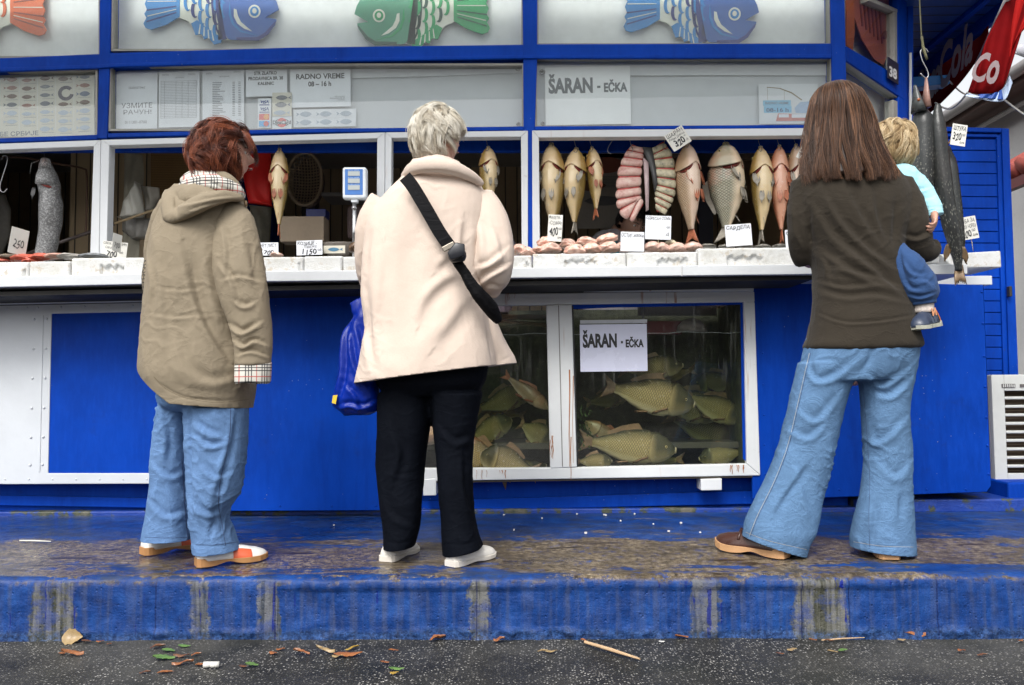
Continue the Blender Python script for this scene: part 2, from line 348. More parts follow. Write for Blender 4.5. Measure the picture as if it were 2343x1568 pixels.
# glazing beads round the middle row of panes
def bead(x0, y0, x1, y1, w=5, Y=Yf-.003, mat=None):
    mb = MB(); mat = mat or M('putty', (.30, .29, .26), .6, .2)
    (a, b), (c_, d) = (x0, y0), (x1, y1)
    mb.pbox(a, b, c_, b + w, Y, .05); mb.pbox(a, d - w, c_, d, Y, .05); mb.pbox(a, b + w, a + w, d - w, Y, .05); mb.pbox(c_ - w, b + w, c_, d - w, Y, .05)
    return kp('glazing_bead', mb, mat, .001)
for (x0, y0, x1, y1) in [(250, 148, 1197, 297), (1226, 131, 1903, 290), (-150, 160, 221, 315), (256, -130, 1196, 114), (1229, -130, 1900, 101), (-150, -130, 228, 130)]:
    bead(x0 - 2, y0 - 3, x1 + 2, y1 + 3)
# backing boards behind glass
kp('backing_board', MB().pbox(-200, -140, 1902, 128, Yf + .12, .02), CREAM, 0)
kp('banner_sheet', MB().pbox(-200, 140, 1904, 308, Yf + .075, .01), M('banner_white', (.50, .52, .54), .55, .06, 2), 0)
for q in [(-150, -130, 227, 134), (256, -130, 1195, 122), (1229, -130, 1899, 106), (-150, 158, 221, 320), (250, 150, 1197, 300), (1226, 132, 1903, 292)]:
    kp('pane', MB().pbox(*q, Yf + .02, .004), GL, 0)
# ---- white window frames
def wframe(outer, inner, Y=Yf-.02, th=.06):
    # outer/inner: 4 corner pixels tl,tr,br,bl
    mb = MB(); P = [at(a, b, Y) for a, b in outer]; Q = [at(a, b, Y) for a, b in inner]
    for i in range(4):
        if i == 2: continue
        j = (i + 1) % 4; mb.prism([P[i], P[j], Q[j], Q[i]], th)
    return kp('window_frame', mb, WP, .003)
wframe([(-200, 336), (230, 320.5), (226, 612), (-200, 612)], [(-150, 349), (214, 335), (205, 612), (-150, 612)], Yf-.022)
wframe([(230.8, 320), (881, 303), (879, 612), (226.8, 612)], [(250, 333), (863, 317), (861, 612), (243, 612)])
wframe([(881.6, 303), (1208, 299), (1208, 612), (879.6, 612)], [(896, 316), (1192, 313), (1194, 612), (894, 612)], Yf-.0225)
wframe([(1217.5, 298.5), (1905, 292.5), (1905, 612), (1218.5, 612)], [(1233, 315), (1890, 310), (1890, 612), (1236, 612)], Yf-.0205)
# dark blue header inside the openings
kp('inner_header', MB().pbox(-200, 296, 1905, 346, Yf + .19, .04), BPD, .003)
# ---- chamfered corner wall
KA, KB = at(1930, 100, 4.0), Vector((2.30, 4.58, 0)); KA.z = 0
kn = (KB - KA).cross(Vector((0, 0, 1))).normalized()
def onside(px, py, off=0.0):
    d = ray(px, py); p0 = KA + kn * off; t_ = (p0 - EYE).dot(kn) / d.dot(kn); return EYE + d * t_
if kn.y > 0: kn = -kn
def sidep(pts, off, th, name, mat, bevel=.003):
    P = [onside(a, b, off) for a, b in pts]; Q = [p - kn * th for p in P]; n = len(P)
    mb = MB().add(P + Q, [tuple(range(n)), tuple(range(2*n-1, n-1, -1))] + [(i, i+n, (i+1) % n + n, (i+1) % n) for i in range(n)])
    return kp(name, mb, mat, bevel)
sidep([(1937, 106), (2058, 177), (2070, 229), (1938, 140)], .012, .07, 'side_beam', BP)
sidep([(2054, -140), (2058, 620), (2076, 620), (2075, -140)], .01, .08, 'side_post', BP)
sidep([(1988, -8), (2056, 22), (2056, 30), (1988, 2)], .006, .05, 'side_bead', M('putty', (.30, .29, .26), .6))
sidep([(1936, 136), (2056, 218), (2056, 226), (1936, 144)], .002, .05, 'side_bead', M('putty', (.30, .29, .26), .6))
sidep([(2046, 22), (2047, 180), (2056, 186), (2056, 26)], .004, .05, 'side_bead', M('putty', (.30, .29, .26), .6))
sidep([(2044, 228), (2045, 600), (2055, 600), (2054, 232)], .004, .05, 'side_bead', M('putty', (.30, .29, .26), .6))
sidep([(1934, -140), (1936, 120), (2052, 200), (2052, -140)], -.10, .01, 'side_backing', CREAM, 0)
sidep([(1936, 130), (1936, 430), (2052, 430), (2052, 190)], -.09, .01, 'side_backing', CREAM, 0)
sidep([(1934, -140), (1936, 108), (2054, 180), (2054, -140)], -.02, .004, 'pane', GL, 0)
sidep([(1938, 138), (1938, 560), (2054, 560), (2054, 226)], -.02, .004, 'pane', GL, 0)
kp('rear_post', MB().pbox(2076, -140, 2090, 640, 4.6, .08), BPD)
kp('rear_post', MB().pbox(2081, 120, 2087, 560, 4.585, .01), WP)
# ---- interior shell
t = NT('ribbed_wall'); X, Y_, Z_ = t.sep()
g = t.math('ABSOLUTE', t.math('SUBTRACT', t.math('FRACT', t.math('MULTIPLY', X, 11)), .5)); g = t.ramp(g, [(.02, 0), (.07, 1)])
cc = t.mix(t.math('MULTIPLY', t.noise(5, 6, .7, t.mapping((4, 4, .5))), .7), (.42, .31, .18), (.24, .17, .10)); cc = t.mix(t.math('SUBTRACT', 1, g), cc, (.04, .03, .02))
t.bump(g, .6, .01); RIB = t.fin(cc, .6)
iw = lambda nm, x0, x1, y0, y1, z0, z1, mat: kp(nm, MB().box(x0, x1, y0, y1, z0, z1), mat, 0)
iw('rear_wall', -4.6, 2.25, 6.0, 6.05, .2, 3.1, RIB)
iw('interior_floor', -4.6, 1.66, 4.12, 6.0, .52, .55, M('floor_board', (.08, .07, .06), .6))
iw('interior_ceiling', -4.6, 1.66, 4.14, 6.0, 2.55, 2.58, M('ceiling_board', (.30, .28, .25), .6))
iw('partition', -1.95, -1.90, 4.75, 6.0, .55, 2.55, BPD)
iw('side_wall', -4.6, -4.55, 4.02, 6.0, .2, 3.1, RIB)
iw('side_wall', 2.25, 2.30, 4.66, 6.0, .2, 3.1, BPD)
iw('interior_wall', 1.66, 1.69, 4.12, 6.0, .2, 3.1, RIB)
iw('ribbed_screen', -2.9, -1.99, 4.9, 4.93, .55, 2.5, RIB)
# ---- canopy over the counter
t = NT('soffit_boards'); X, Y_, Z_ = t.sep(); g = t.math('ABSOLUTE', t.math('SUBTRACT', t.math('FRACT', t.math('MULTIPLY', Y_, 9)), .5)); g = t.ramp(g, [(.03, 0), (.08, 1)])
t.bump(g, .8, .01); SOF = t.fin(t.mix(t.math('SUBTRACT', 1, g), t.ramp(t.noise(3, 5), [(.3, (.006, .04, .20)), (.7, (.012, .065, .30))]), (.001, .006, .03)), .5)
mb = MB(); mb.add([(-5.6, 4.0, 2.98), (1.9, 4.0, 2.98), (1.9, 3.12, 2.685), (-5.6, 3.12, 2.685)], [(0,1,2,3)])
t = NT('canopy_cloth'); t.n.remove(t.b); ad = t.node('ShaderNodeMixShader'); ad.inputs[0].default_value = .72; df = t.node('ShaderNodeBsdfDiffuse'); tl = t.node('ShaderNodeBsdfTranslucent'); df.inputs[0].default_value = (.5, .52, .55, 1); tl.inputs[0].default_value = (.72, .74, .74, 1)
t.l.new(df.outputs[0], ad.inputs[1]); t.l.new(tl.outputs[0], ad.inputs[2]); t.l.new(ad.outputs[0], t.out.inputs[0]); kp('canopy_cloth', mb, t.m, 0)
kp('canopy_boards', MB().box(1.75, 2.84, 4.02, 6.6, 3.10, 3.14), SOF, 0)
kp('canopy_fascia', MB().box(2.84, 2.88, 3.9, 6.6, 3.02, 3.18), BPD, .004)
kp('canopy_fascia', MB().box(2.70, 2.74, 3.9, 6.6, 3.07, 3.10), BPD, .004)
kp('roof', MB().box(-4.7, 2.9, 4.0, 6.7, 3.20, 3.26), BPD, .004)
kp('end_panel', MB().box(-4.75, -3.02, 4.03, 4.06, .2, 3.1), BP, 0)
kp('beam_end', MB().px([(2084, 176), (2172, 171), (2175, 191), (2086, 200)], 5.0, .1), M('beam_end', (.01, .14, .40), .5), .004)
# ---- counter
CY = 3.58
ctop = [(-300, 648), (0, 633), (334, 626), (615, 620), (813, 619), (1178, 613), (1560, 608), (1859, 604.6), (2118, 602)]
cbot = [(x, y + (24 if x < 700 else 23)) for x, y in ctop]
mb = MB(); a = [at(x, y, CY) for x, y in ctop]; b = [at(x, y, CY) for x, y in cbot]; n = len(a)
for p in a: pass
q = [Vector((p.x, 4.30, p.z)) for p in a]; r = [Vector((p.x, 4.30, p.z - .045)) for p in a]; e = [Vector((p.x, CY + .02, p.z)) for p in b]
rr_ = [a, b, e, [Vector((p.x, 4.3, p.z)) for p in b], q]
mb.rings([[rr_[k][i] for k in range(5)] for i in range(n)]); kp('counter', mb, white_paint('counter_paint', .12, (.60, .62, .64)), .003)
kp('counter_seam', MB().pbox(1559, 609, 1561.5, 632, CY-.004, .01), M('seam', (.5, .5, .5), .5), 0)
# side counter following the corner
P = [at(2118, 602, CY), at(2118, 625, CY)]
A0 = at(2118, 603, CY); A1 = at(2186, 636, 3.40); 
SIDE_T = A0.z
w2 = [atz(2118, 602, SIDE_T), atz(2134, 596, SIDE_T)]
mb = MB()
s0 = Vector((A0.x, CY, SIDE_T)); s1 = Vector((A0.x + .13, CY - .0, SIDE_T)); 
mb.box(A0.x + .001, A0.x + .20, CY + .02, 4.9, SIDE_T - .048, SIDE_T - .002)
mb.box(A0.x - .6, A0.x + .55, 4.0, 5.0, SIDE_T - .050, SIDE_T - .004)
kp('side_counter', mb, white_paint('counter_paint'), .003)
kp('underside_shade', MB().add([at(-300, 674, 3.62), at(1859, 630, 3.62), at(1859, 640, 3.62), at(-300, 684, 3.62), Vector((at(-300, 674, 3.62).x, 3.955, at(-300, 674, 3.62).z)), Vector((at(1859, 630, 3.62).x, 3.955, at(1859, 630, 3.62).z)), Vector((at(1859, 640, 3.62).x, 3.955, at(1859, 640, 3.62).z)), Vector((at(-300, 684, 3.62).x, 3.955, at(-300, 684, 3.62).z))], [(0,1,2,3),(7,6,5,4),(0,4,5,1),(1,5,6,2),(2,6,7,3),(3,7,4,0)]), M('shade_black', (.012, .011, .010), .7), 0)  # near-black plate added so the counter underside looks shaded
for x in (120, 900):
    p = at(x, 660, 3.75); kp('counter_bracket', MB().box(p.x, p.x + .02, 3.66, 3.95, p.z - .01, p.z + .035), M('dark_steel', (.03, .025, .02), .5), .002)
kp('gap_shade', MB().px([(-300, 655), (1900, 626), (1900, 660), (-300, 690)], 3.97, .02), M('shadow_board', (.012, .012, .014), .7), 0)  # board painted near-black as the shade in the gap below the counter
# ---- plinth and skirts
kp('skirt', MB().box(-4.6, 1.65, 4.06, 4.10, .21, .37), BPD, .003)
kp('skirt_board', MB().px([(-300, 1128), (860, 1150), (1885, 1118), (1885, 1150), (900, 1172), (-300, 1152)], 4.03, .02), BPD, .004)
# plinth of mossy concrete
t = NT('mossy_plinth'); nn = t.noise(7, 6, .65); c = t.ramp(nn, [(.35, (.006, .035, .24)), (.5, (.01, .05, .30)), (.56, (.05, .06, .03)), (.66, (.14, .13, .10))]); t.bump(t.noise(50, 5, .7), .8, .006); PLM = t.fin(c, .45)
mb = MB().box(-4.6, 2.6, 4.00, 4.9, .20, .228); me = None
kp('plinth', mb, PLM, .006)
kp('plinth', MB().box(1.66, 3.6, 3.985, 4.9, .20, .268), PLM, .008)
kp('plinth', MB().box(2.44, 3.8, 4.02, 5.2, .20, .345), blue_paint('plinth_blue', .8, .55), .01)
# ---- lower left: white riveted sheet with blue panel
wl = white_paint('riveted_white', .06, (.60, .63, .66))
Yl = 3.93
kp('white_board', MB().px([(-200, 668), (0, 664), (362, 655), (362, 690), (0, 697), (-200, 700)], Yl-.01, .03), wl, .004)
kp('white_sheet', MB().px([(-200, 698.5), (0, 698), (362, 690.5), (362, 713), (118, 718), (110, 1083), (362, 1083), (362, 1107), (-200, 1109)], Yl, .02), wl, .003)
kp('sheet_seam', MB().px([(95, 722), (99, 722), (91, 1080), (87, 1080)], Yl-.003, .01), wl, .001)
kp('sheet_seam', MB().px([(-200, 703), (362, 690.9), (362, 692.2), (-200, 704.5)], Yl-.004, .005), M('seam_dark', (.05, .05, .06), .6), 0)
mb = MB()
def rivet(mb, px, py, Y, r=.0075):
    c_ = at(px, py, Y); rs = []
    for k, (q, h) in enumerate([(1, 0), (.9, .35), (.6, .7), (.2, .9)]):
        rs.append([c_ + Vector((math.cos(u) * r * q, -h * r * .8, math.sin(u) * r * q)) for u in [2*PI*i/10 for i in range(10)]])
    mb.rings(rs, True)
for x, y in [(17,706),(62,705),(86,704.5),(139,703),(193,702),(248,700.5),(303,699.5)]: rivet(mb, x, y, Yl)
for k, y in enumerate([731, 799, 866, 934, 1001, 1064]): rivet(mb, 78 - k * 1.8, y, Yl); rivet(mb, 107 - k * 2.0, y - 1, Yl)
for k in range(7): rivet(mb, 12 + k * 54, 1097, Yl, .005)
kp('rivets', mb, wl, 0, True)['kind'] = 'stuff'
kp('blue_panel', MB().px([(116, 716), (364, 711), (364, 1085), (108, 1085)], Yl + .004, .012), BP, 0)
# big blue panel behind the two women
mb = MB().px([(366, 650), (874, 643), (873, 1168), (366, 1170)], Yl-.004, .02); kp('blue_panel', mb, BP, .002)
mb = MB()
for x in (520, 640, 760, 860): rivet(mb, x, 1158, Yl-.004, .005)
kp('rivets', mb, BP, 0, True)['kind'] = 'stuff'
# right blue panel
mb = MB().px([(1722, 640), (2250, 652), (2268, 1112), (2258, 1126), (1886, 1139), (1722, 1141)], 3.94, .02); kp('blue_panel', mb, BP, .003)
mb = MB()
for k, y in enumerate([668, 740, 815, 885, 955, 1020, 1085]): rivet(mb, 2246 + (y - 660) * .037, y, 3.94, .007)
for x in (1920, 2030, 2120, 2210): rivet(mb, x, 1120 , 3.94, .006)
for k, y in enumerate([735, 808, 880, 950, 1018, 1085]): rivet(mb, 1742 + (y - 660) * .02, y, 3.94, .005)
kp('rivets', mb, BP, 0, True)['kind'] = 'stuff'
kp('panel_return', MB().add([at(2250.5, 652, 3.945), at(2268.5, 1124, 3.945), Vector((at(2268.5, 1124, 3.945).x, 4.7, at(2268.5, 1124, 3.945).z)), Vector((at(2250.5, 652, 3.945).x, 4.7, at(2250.5, 652, 3.945).z))], [(0,1,2,3)]), BP, 0)
# ================================================================ slatted shutter leaf to the side
S = empty('slatted_door', 'open blue door leaf of horizontal boards beside the hanging pikes', 'door', tuple(at(2250, 1128, 4.62)))
YD = 4.62
ys = [318 + 26.5 * k for k in range(31)]
mb = MB()
for k in range(30):
    y0, y1 = ys[k], ys[k+1] - 1.6
    if y0 > 860: break
    mb.px([(2098, y0), (2296 + (y0-318)*.028, y0 + 1.2), (2296 + (y1-318)*.028, y1 + 1.0), (2098, y1)], YD, .02)
mb.build('boards', BP, S, bevel=.003)
MB().px([(2098, 290), (2292, 294), (2318, 1125), (2098, 1125)], YD + .012, .02).build('backing', BPD, S)
MB().px([(2098, 289), (2292, 293), (2292, 303), (2098, 299)], YD - .025, .04).build('top_rail', BP, S, bevel=.003)
MB().px([(2098, 303.5), (2284, 307), (2284, 314), (2098, 311)], YD - .012, .03).build('top_rail', BP, S, bevel=.003)
MB().px([(2292.5, 293), (2309, 294), (2341, 1126), (2318, 1126)], YD - .026, .07).build('stile', BP, S, bevel=.003)
MB().px([(2281, 312), (2291.5, 304), (2316, 1126), (2304, 1126)], YD - .013, .03).build('stile', BP, S, bevel=.003)
p = at(2306, 668, YD - .03); MB().box(p.x - .008, p.x + .008, p.y - .03, p.y, p.z - .03, p.z + .03).build('handle', M('dark_steel', (.03, .025, .02), .5), S, bevel=.003)
tag(MB().px([(2098, 866), (2330, 870), (2338, 1126), (2098, 1126)], YD - .001, .01).build('lower_sheet', BP, S, bevel=0), None)
# ================================================================ PAPER, SIGNS
INK = M('ink_black', (.02, .02, .022), .6, .1); INKG = M('ink_grey', (.10, .11, .12), .6, .1); INKF = M('ink_faded', (.16, .17, .19), .7, .1)
def paper(name='paper', col=(.70, .72, .76), rough=.5): return M(name, col, rough, .05, 4)
PW = paper(); PG = paper('paper_grey', (.66, .68, .72)); PB = paper('paper_cream', (.58, .55, .46)); PT = paper('tag_card', (.66, .65, .60), .6)
def sheet(name, label, cat, cx, cy, w, h, Y, rot=0, mat=None, texts=(), group=None, th=.0012, curl=0, yaw=0, base=None, parent=None, tilt=0):
    """a real sheet of paper or card of w by h photo pixels standing at depth Y; texts: (string, u0, v0, u1, v1, material, bold)"""
    s = sc(Y); p = at(cx, cy, Y); w_, h_ = w * s, h * s; nx = 10
    mb = MB(); vs = []
    me = bpy.data.meshes.new('s'); V = []; F = []
    bend = lambda x, z: curl * (x / w_ * 2) ** 2 * w_ + (curl * .6 * math.sin(z / h_ * 5 + x * 30) * .02 if curl else 0)
    nz = 6
    for side in (0, 1):
        for j in range(nz + 1):
            for i in range(nx + 1):
                x = -w_/2 + w_ * i / nx; z = -h_/2 + h_ * j / nz; V.append((x, bend(x, z) + side * th, z))
    n = nx + 1; m = n * (nz + 1)
    for j in range(nz):
        for i in range(nx):
            a = j*n+i; F.append((a, a+1, a+n+1, a+n)); F.append((m+a, m+a+n, m+a+n+1, m+a+1))
    rim = [i for i in range(nx)] + [j*n+nx for j in range(nz)] + [nz*n + i for i in range(nx, 0, -1)] + [j*n for j in range(nz, 0, -1)]
    for a, b in zip(rim, rim[1:] + rim[:1]): F.append((b, a, a+m, b+m))
    me.from_pydata(V, [], F); me.update()
    o = link(name, me, mat or PW, None); tag(o, label, cat, group)
    o.location = p; o.rotation_euler = (math.radians(tilt), math.radians(rot), math.radians(yaw))
    for tx in texts:
        st, u0, v0, u1, v1 = tx[:5]; mt = tx[5] if len(tx) > 5 else INK; bold = tx[6] if len(tx) > 6 else .0; shear = tx[7] if len(tx) > 7 else 0
        me = text_fit(st, -w_/2 + u0*w_, -w_/2 + u1*w_, h_/2 - v1*h_, h_/2 - v0*h_, -.0012, bold, shear, .12 if shear else 0)
        if curl:
            a = verts(me); a[:, 1] += [bend(x, z) for x, z in a[:, [0, 2]]]; setverts(me, a)
        t_ = link('lettering', me, mt); t_.parent = o
    return o
def flat_on(o, name, polys, mat, w, h, Y, off=.0016):
    """flat printed shapes on a sheet; polygons in 0..1 sheet coordinates"""
    s = sc(Y); mb = MB()
    for pl in polys: mb.add([((u - .5) * w * s, -off, (.5 - v) * h * s) for u, v in pl], [tuple(range(len(pl)))])
    me = bpy.data.meshes.new(name); me.from_pydata(mb.v, [], mb.f); me.update(); c = link(name, me, mat); c.parent = o; return c
def rect(u0, v0, u1, v1): return [(u0, v0), (u0, v1), (u1, v1), (u1, v0)]
def fishpoly(cx, cy, L, Hh, flip=1):
    out = []
    for k in range(9):
        t_ = k / 8; out.append((cx + flip * (-L*.5 + L*.78*t_), cy - Hh*.5*math.sin(PI*min(1, t_*1.0))**.7))
    out += [(cx + flip*L*.5, cy - Hh*.38), (cx + flip*L*.44, cy), (cx + flip*L*.5, cy + Hh*.38)]
    for k in range(8, 0, -1):
        t_ = k / 8; out.append((cx + flip * (-L*.5 + L*.78*t_), cy + Hh*.5*math.sin(PI*min(1, t_*1.0))**.7))
    return out
Yp = Yf + .062
# left fish chart
o = sheet('fish_chart', 'printed chart with rows of small fish pictures behind the glass above the catfish window', 'chart', 108, 241, 224, 150, Yp, -1.2, PB,
          [('БЕ СРБИЈЕ', .0, .90, .41, .975, INKF, .02)])
rnd = random.Random(3); FM = [M('print_grey', (.13, .14, .16), .6), M('print_rust', (.25, .10, .06), .6), M('print_blue', (.08, .11, .17), .6), M('print_brown', (.14, .08, .05), .6), M('print_pale', (.36, .42, .50), .6)]
cells = MB(); polys = {i: [] for i in range(5)}; lines = []
for c_ in range(5):
    for r in range(7):
        if c_ == 3 and r in (1, 2): continue
        u, v_ = .11 + c_ * .193, .07 + r * .135 + (c_ % 2) * .02
        if r == 6 and c_ < 2: continue
        polys[rnd.randrange(4) if r < 4 else 4].append(fishpoly(u, v_, .15, .055 + .03 * rnd.random(), -1 if c_ in (0, 4) else 1)); lines.append(rect(u - .05, v_ + .055, u + .08, v_ + .060))
for i, pl in polys.items(): flat_on(o, 'fish_print', pl, FM[i], 224, 150, Yp)
flat_on(o, 'caption_lines', lines, INKF, 224, 150, Yp); flat_on(o, 'panel_joint', [rect(.203 + .193*k, .0, .206 + .193*k, .9) for k in range(4)], PG, 224, 150, Yp, .0010)
ring = [(.70 + .085*math.cos(q), .32 + .12*math.sin(q)) for q in np.linspace(.2, 5.6, 20)] + [(.70 + .045*math.cos(q), .32 + .065*math.sin(q)) for q in np.linspace(5.6, .2, 20)]
flat_on(o, 'catfish_print', [ring], M('print_black', (.03, .02, .04), .5), 224, 150, Yp)
# sheets
sheet('notice', 'faded receipt notice in a plastic sleeve, first sheet from the post', 'notice', 313, 229, 97, 138, Yp - .004, -.6, PG,
      [('УЗМИТЕ', .13, .55, .88, .64, INKG), ('РАЧУН!', .18, .67, .86, .75, INKF), ('ОБАВЕШТЕЊЕ', .3, .27, .7, .31, INKF), ('011/301-0700', .22, .86, .75, .91, INKF)])
o = sheet('price_list', 'sheet printed with a ruled table of many rows', 'price list', 410, 226, 96, 136, Yp - .006, -.6, PG, [('ЦЕНОВНИК', .4, .12, .62, .145, INKF), ('ЗЛАТКО', .08, .06, .24, .09, INKF), ('ЗЛАТКО', .72, .06, .9, .09, INKF)])
flat_on(o, 'table_lines', [rect(.05, .19 + k*.028, .93, .194 + k*.028) for k in range(24)] + [rect(u, .19, u + .006, .84) for u in (.05, .14, .42, .57, .72, .92)], INKF, 96, 136, Yp)
o = sheet('price_list', 'sheet printed with a two column list in small type and no ruled lines', 'price list', 511, 223, 98, 138, Yp - .008, -.6, PG, [('ЦЕНОВНИК', .4, .13, .65, .155, INKF), ('ЗЛАТКО', .08, .07, .24, .10, INKF), ('ЗЛАТКО', .75, .05, .92, .08, INKF)])
flat_on(o, 'list_lines', [rect(.24, .24 + k*.03, .36 + .2 * rnd.random(), .25 + k*.03) for k in range(20)] + [rect(.72, .24 + k*.03, .78, .25 + k*.03) for k in range(20)] + [rect(.86, .24 + k*.03, .92, .25 + k*.03) for k in range(20)], INKF, 98, 138, Yp)
sheet('notice', 'white sheet lettered STR ZLATKO PRODAVNICA BR. 38 KALENIC', 'notice', 610, 187, 97, 70, Yp - .010, -.8, PW,
      [('STR ZLATKO', .20, .15, .75, .27, INK, .03), ('PRODAVNICA BR. 38', .06, .33, .90, .45, INK, .03), ('KALENIC', .29, .51, .68, .62, INK, .03)])
sheet('opening_hours_sign', 'white sheet with opening hours RADNO VREME 08 to 16 h in a sleeve', 'sign', 733, 199, 142, 96, Yp - .012, -.6, PW,
      [('RADNO VREME', .10, .17, .90, .305, INK, .03), ('08 – 16 h', .30, .36, .68, .49, INK, .03), ('STR ZLATKO', .74, .74, .9, .77, INKF), ('PRODAVNICA BR. 38', .66, .78, .9, .81, INKF), ('KALENIC', .79, .82, .9, .85, INKF)])
ORNG = M('card_orange', (.75, .30, .03), .4); CRED = M('card_red', (.60, .05, .04), .4); CBLU = M('card_blue', (.02, .12, .5), .4); VB = M('card_navy', (.02, .05, .25), .4)
o = sheet('card_sticker', 'strip of four payment card stickers stacked one above the other', 'sticker', 605, 259, 31, 70, Yp - .016, 0, PW,
          [('VISA', .2, .07, .84, .18, VB, .04, .2), ('VISA', .2, .31, .84, .42, VB, .04, .2)])
disc = lambda cx, cy, r, asp=2.26, n=18: [(cx + r * math.cos(-2*PI*i/n), cy + r / asp * math.sin(-2*PI*i/n)) for i in range(n)]
flat_on(o, 'stripes', [rect(.12, .21, .88, .245), rect(.12, .46, .88, .485)], VB, 31, 70, Yp)
flat_on(o, 'red_field', [rect(.1, .53, .88, .735)], CRED, 31, 70, Yp, .0014); flat_on(o, 'orange_disc', [disc(.65, .63, .20)], ORNG, 31, 70, Yp, .002)
flat_on(o, 'blue_field', [rect(.1, .77, .88, .96)], M('card_sky', (.02, .30, .65), .4), 31, 70, Yp, .0014); flat_on(o, 'red_disc', [disc(.65, .865, .20)], CRED, 31, 70, Yp, .002)
o = sheet('fish_chart', 'small strip with two fish pictures above the red circle card', 'chart', 645, 239, 46, 56, Yp - .018, 0, PB)
flat_on(o, 'fish_print', [fishpoly(.58, .22, .8, .2, 1), fishpoly(.55, .52, .8, .22, 1)], FM[0], 46, 56, Yp); flat_on(o, 'fish_print', [fishpoly(.5, .86, .85, .2, 1)], FM[4], 46, 56, Yp)
o = sheet('card_sticker', 'white card sticker with a red circle crossed by a name', 'sticker', 645, 281, 46, 29, Yp - .02, 0, PG)
flat_on(o, 'red_disc', [disc(.5, .5, .24, .63, 24)], CRED, 46, 29, Yp); flat_on(o, 'ring', [[(.5 + .38*math.cos(q), .5 + .32*math.sin(q)) for q in np.linspace(0, 2*PI, 24)] + [(.5 + .34*math.cos(q), .5 + .27*math.sin(q)) for q in np.linspace(2*PI, 0, 24)]], INK, 46, 29, Yp, .0012)
flat_on(o, 'name_band', [rect(.0, .40, 1, .62)], PG, 46, 29, Yp, .0024)
tt = link('lettering', text_fit('DinaCard', -21*sc(Yp), 21*sc(Yp), -4*sc(Yp), 5*sc(Yp), -.003, .03), INK); tt.parent = o
o = sheet('fish_chart', 'strip of six pale fish pictures in two rows under the opening hours', 'chart', 743, 270, 147, 42, Yp - .006, -.3, PW)
flat_on(o, 'fish_print', [fishpoly(.17 + .32*i, .28 + .46*j, .25, .3, -1) for i in range(3) for j in range(2)], FM[4], 147, 42, Yp)
flat_on(o, 'cell_lines', [rect(.335, 0, .34, 1), rect(.66, 0, .665, 1), rect(0, .49, 1, .505)], PG, 147, 42, Yp, .0012)
# fold of the banner plus grommets
FD = M('fold_grey', (.60, .62, .64), .55, .05)
mb = MB(); mb.px([(806, 149), (1193, 143), (1193, 166), (1000, 174), (806, 179)], Yf + .064, .004); kp('banner_flap', mb, FD, 0)
mb = MB(); mb.px([(1236, 141), (1895, 134), (1895, 173), (1700, 172), (1480, 173), (1236, 172)], Yf + .064, .004); kp('banner_flap', mb, FD, 0)
GM = M('grommet', (.22, .22, .22), .35, metal=.7)
def grommet(x, y, r=7):
    p = at(x, y, Yf + .058); s = sc(4.05) * r; mb = MB(); n = 16; R = []
    for (q, yy_) in [(1, .004), (1, 0), (.7, -.004), (.5, 0), (.5, .004)]: R.append([p + Vector((math.cos(u)*s*q, yy_, math.sin(u)*s*q)) for u in [2*PI*i/n for i in range(n)]])
    mb.rings(R, True); kp('grommet', mb, GM, 0, True)
for q in [(1185, 156), (1186, 284, 5), (1241, 165), (1242, 283, 5)]: grommet(*q)
# carp signs: upper, behind glass
SG = paper('sign_grey', (.80, .81, .82), .5)
sheet('fish_sign', 'large white sheet lettered ŠARAN - EČKA in grey behind the upper glass', 'sign', 1345, 219, 198, 137, Yp - .004, -.3, SG,
      [('ŠARAN', .04, .12, .56, .46, INKG, .045), ('-', .61, .335, .65, .375, INKG, .05), ('EČKA', .69, .23, .965, .45, INKG, .045)])
o = sheet('fisherman_poster', 'small taped poster with fishing rod, blue hours board and red boat', 'poster', 1804, 238, 136, 94, Yp - .006, .3, paper('poster_white', (.62, .64, .66)),
      [('RADNO VREME', .11, .45, .50, .51, INKG, .02), ('08-16 h', .12, .60, .50, .70, M('ink_navy', (.03, .08, .16), .5), .03)])
flat_on(o, 'board', [rect(.07, .41, .54, .55), rect(.08, .555, .55, .72)], M('poster_blue', (.16, .42, .62), .5), 136, 94, Yp, .001)
flat_on(o, 'rod', [[(.14, .07), (.14, .09), (.35, .12), (.55, .24), (.72, .42), (.735, .40), (.56, .21), (.36, .10)], rect(.145, .08, .15, .4), rect(.43, .15, .435, .4)], M('rod_brown', (.25, .2, .12), .6), 136, 94, Yp, .0012)
flat_on(o, 'boat', [[(.28, .93), (.32, .74), (.75, .76), (.98, .74), (.93, .93)]], M('boat_red', (.50, .16, .13), .5), 136, 94, Yp, .0014)
flat_on(o, 'boat_seat', [rect(.33, .76, .50, .84), rect(.55, .76, .8, .85)], PG, 136, 94, Yp, .0018)
flat_on(o, 'coat', [[(.62, .73), (.60, .60), (.70, .46), (.88, .44), (.95, .55), (.93, .74)]], M('poster_pale_blue', (.34, .45, .62), .5), 136, 94, Yp, .0016)
# sign stuck to the tank
SL = paper('sleeve_white', (.66, .68, .82), .25)
TANK_SIGN = dict(cx=1404, cy=789, w=153, h=118)
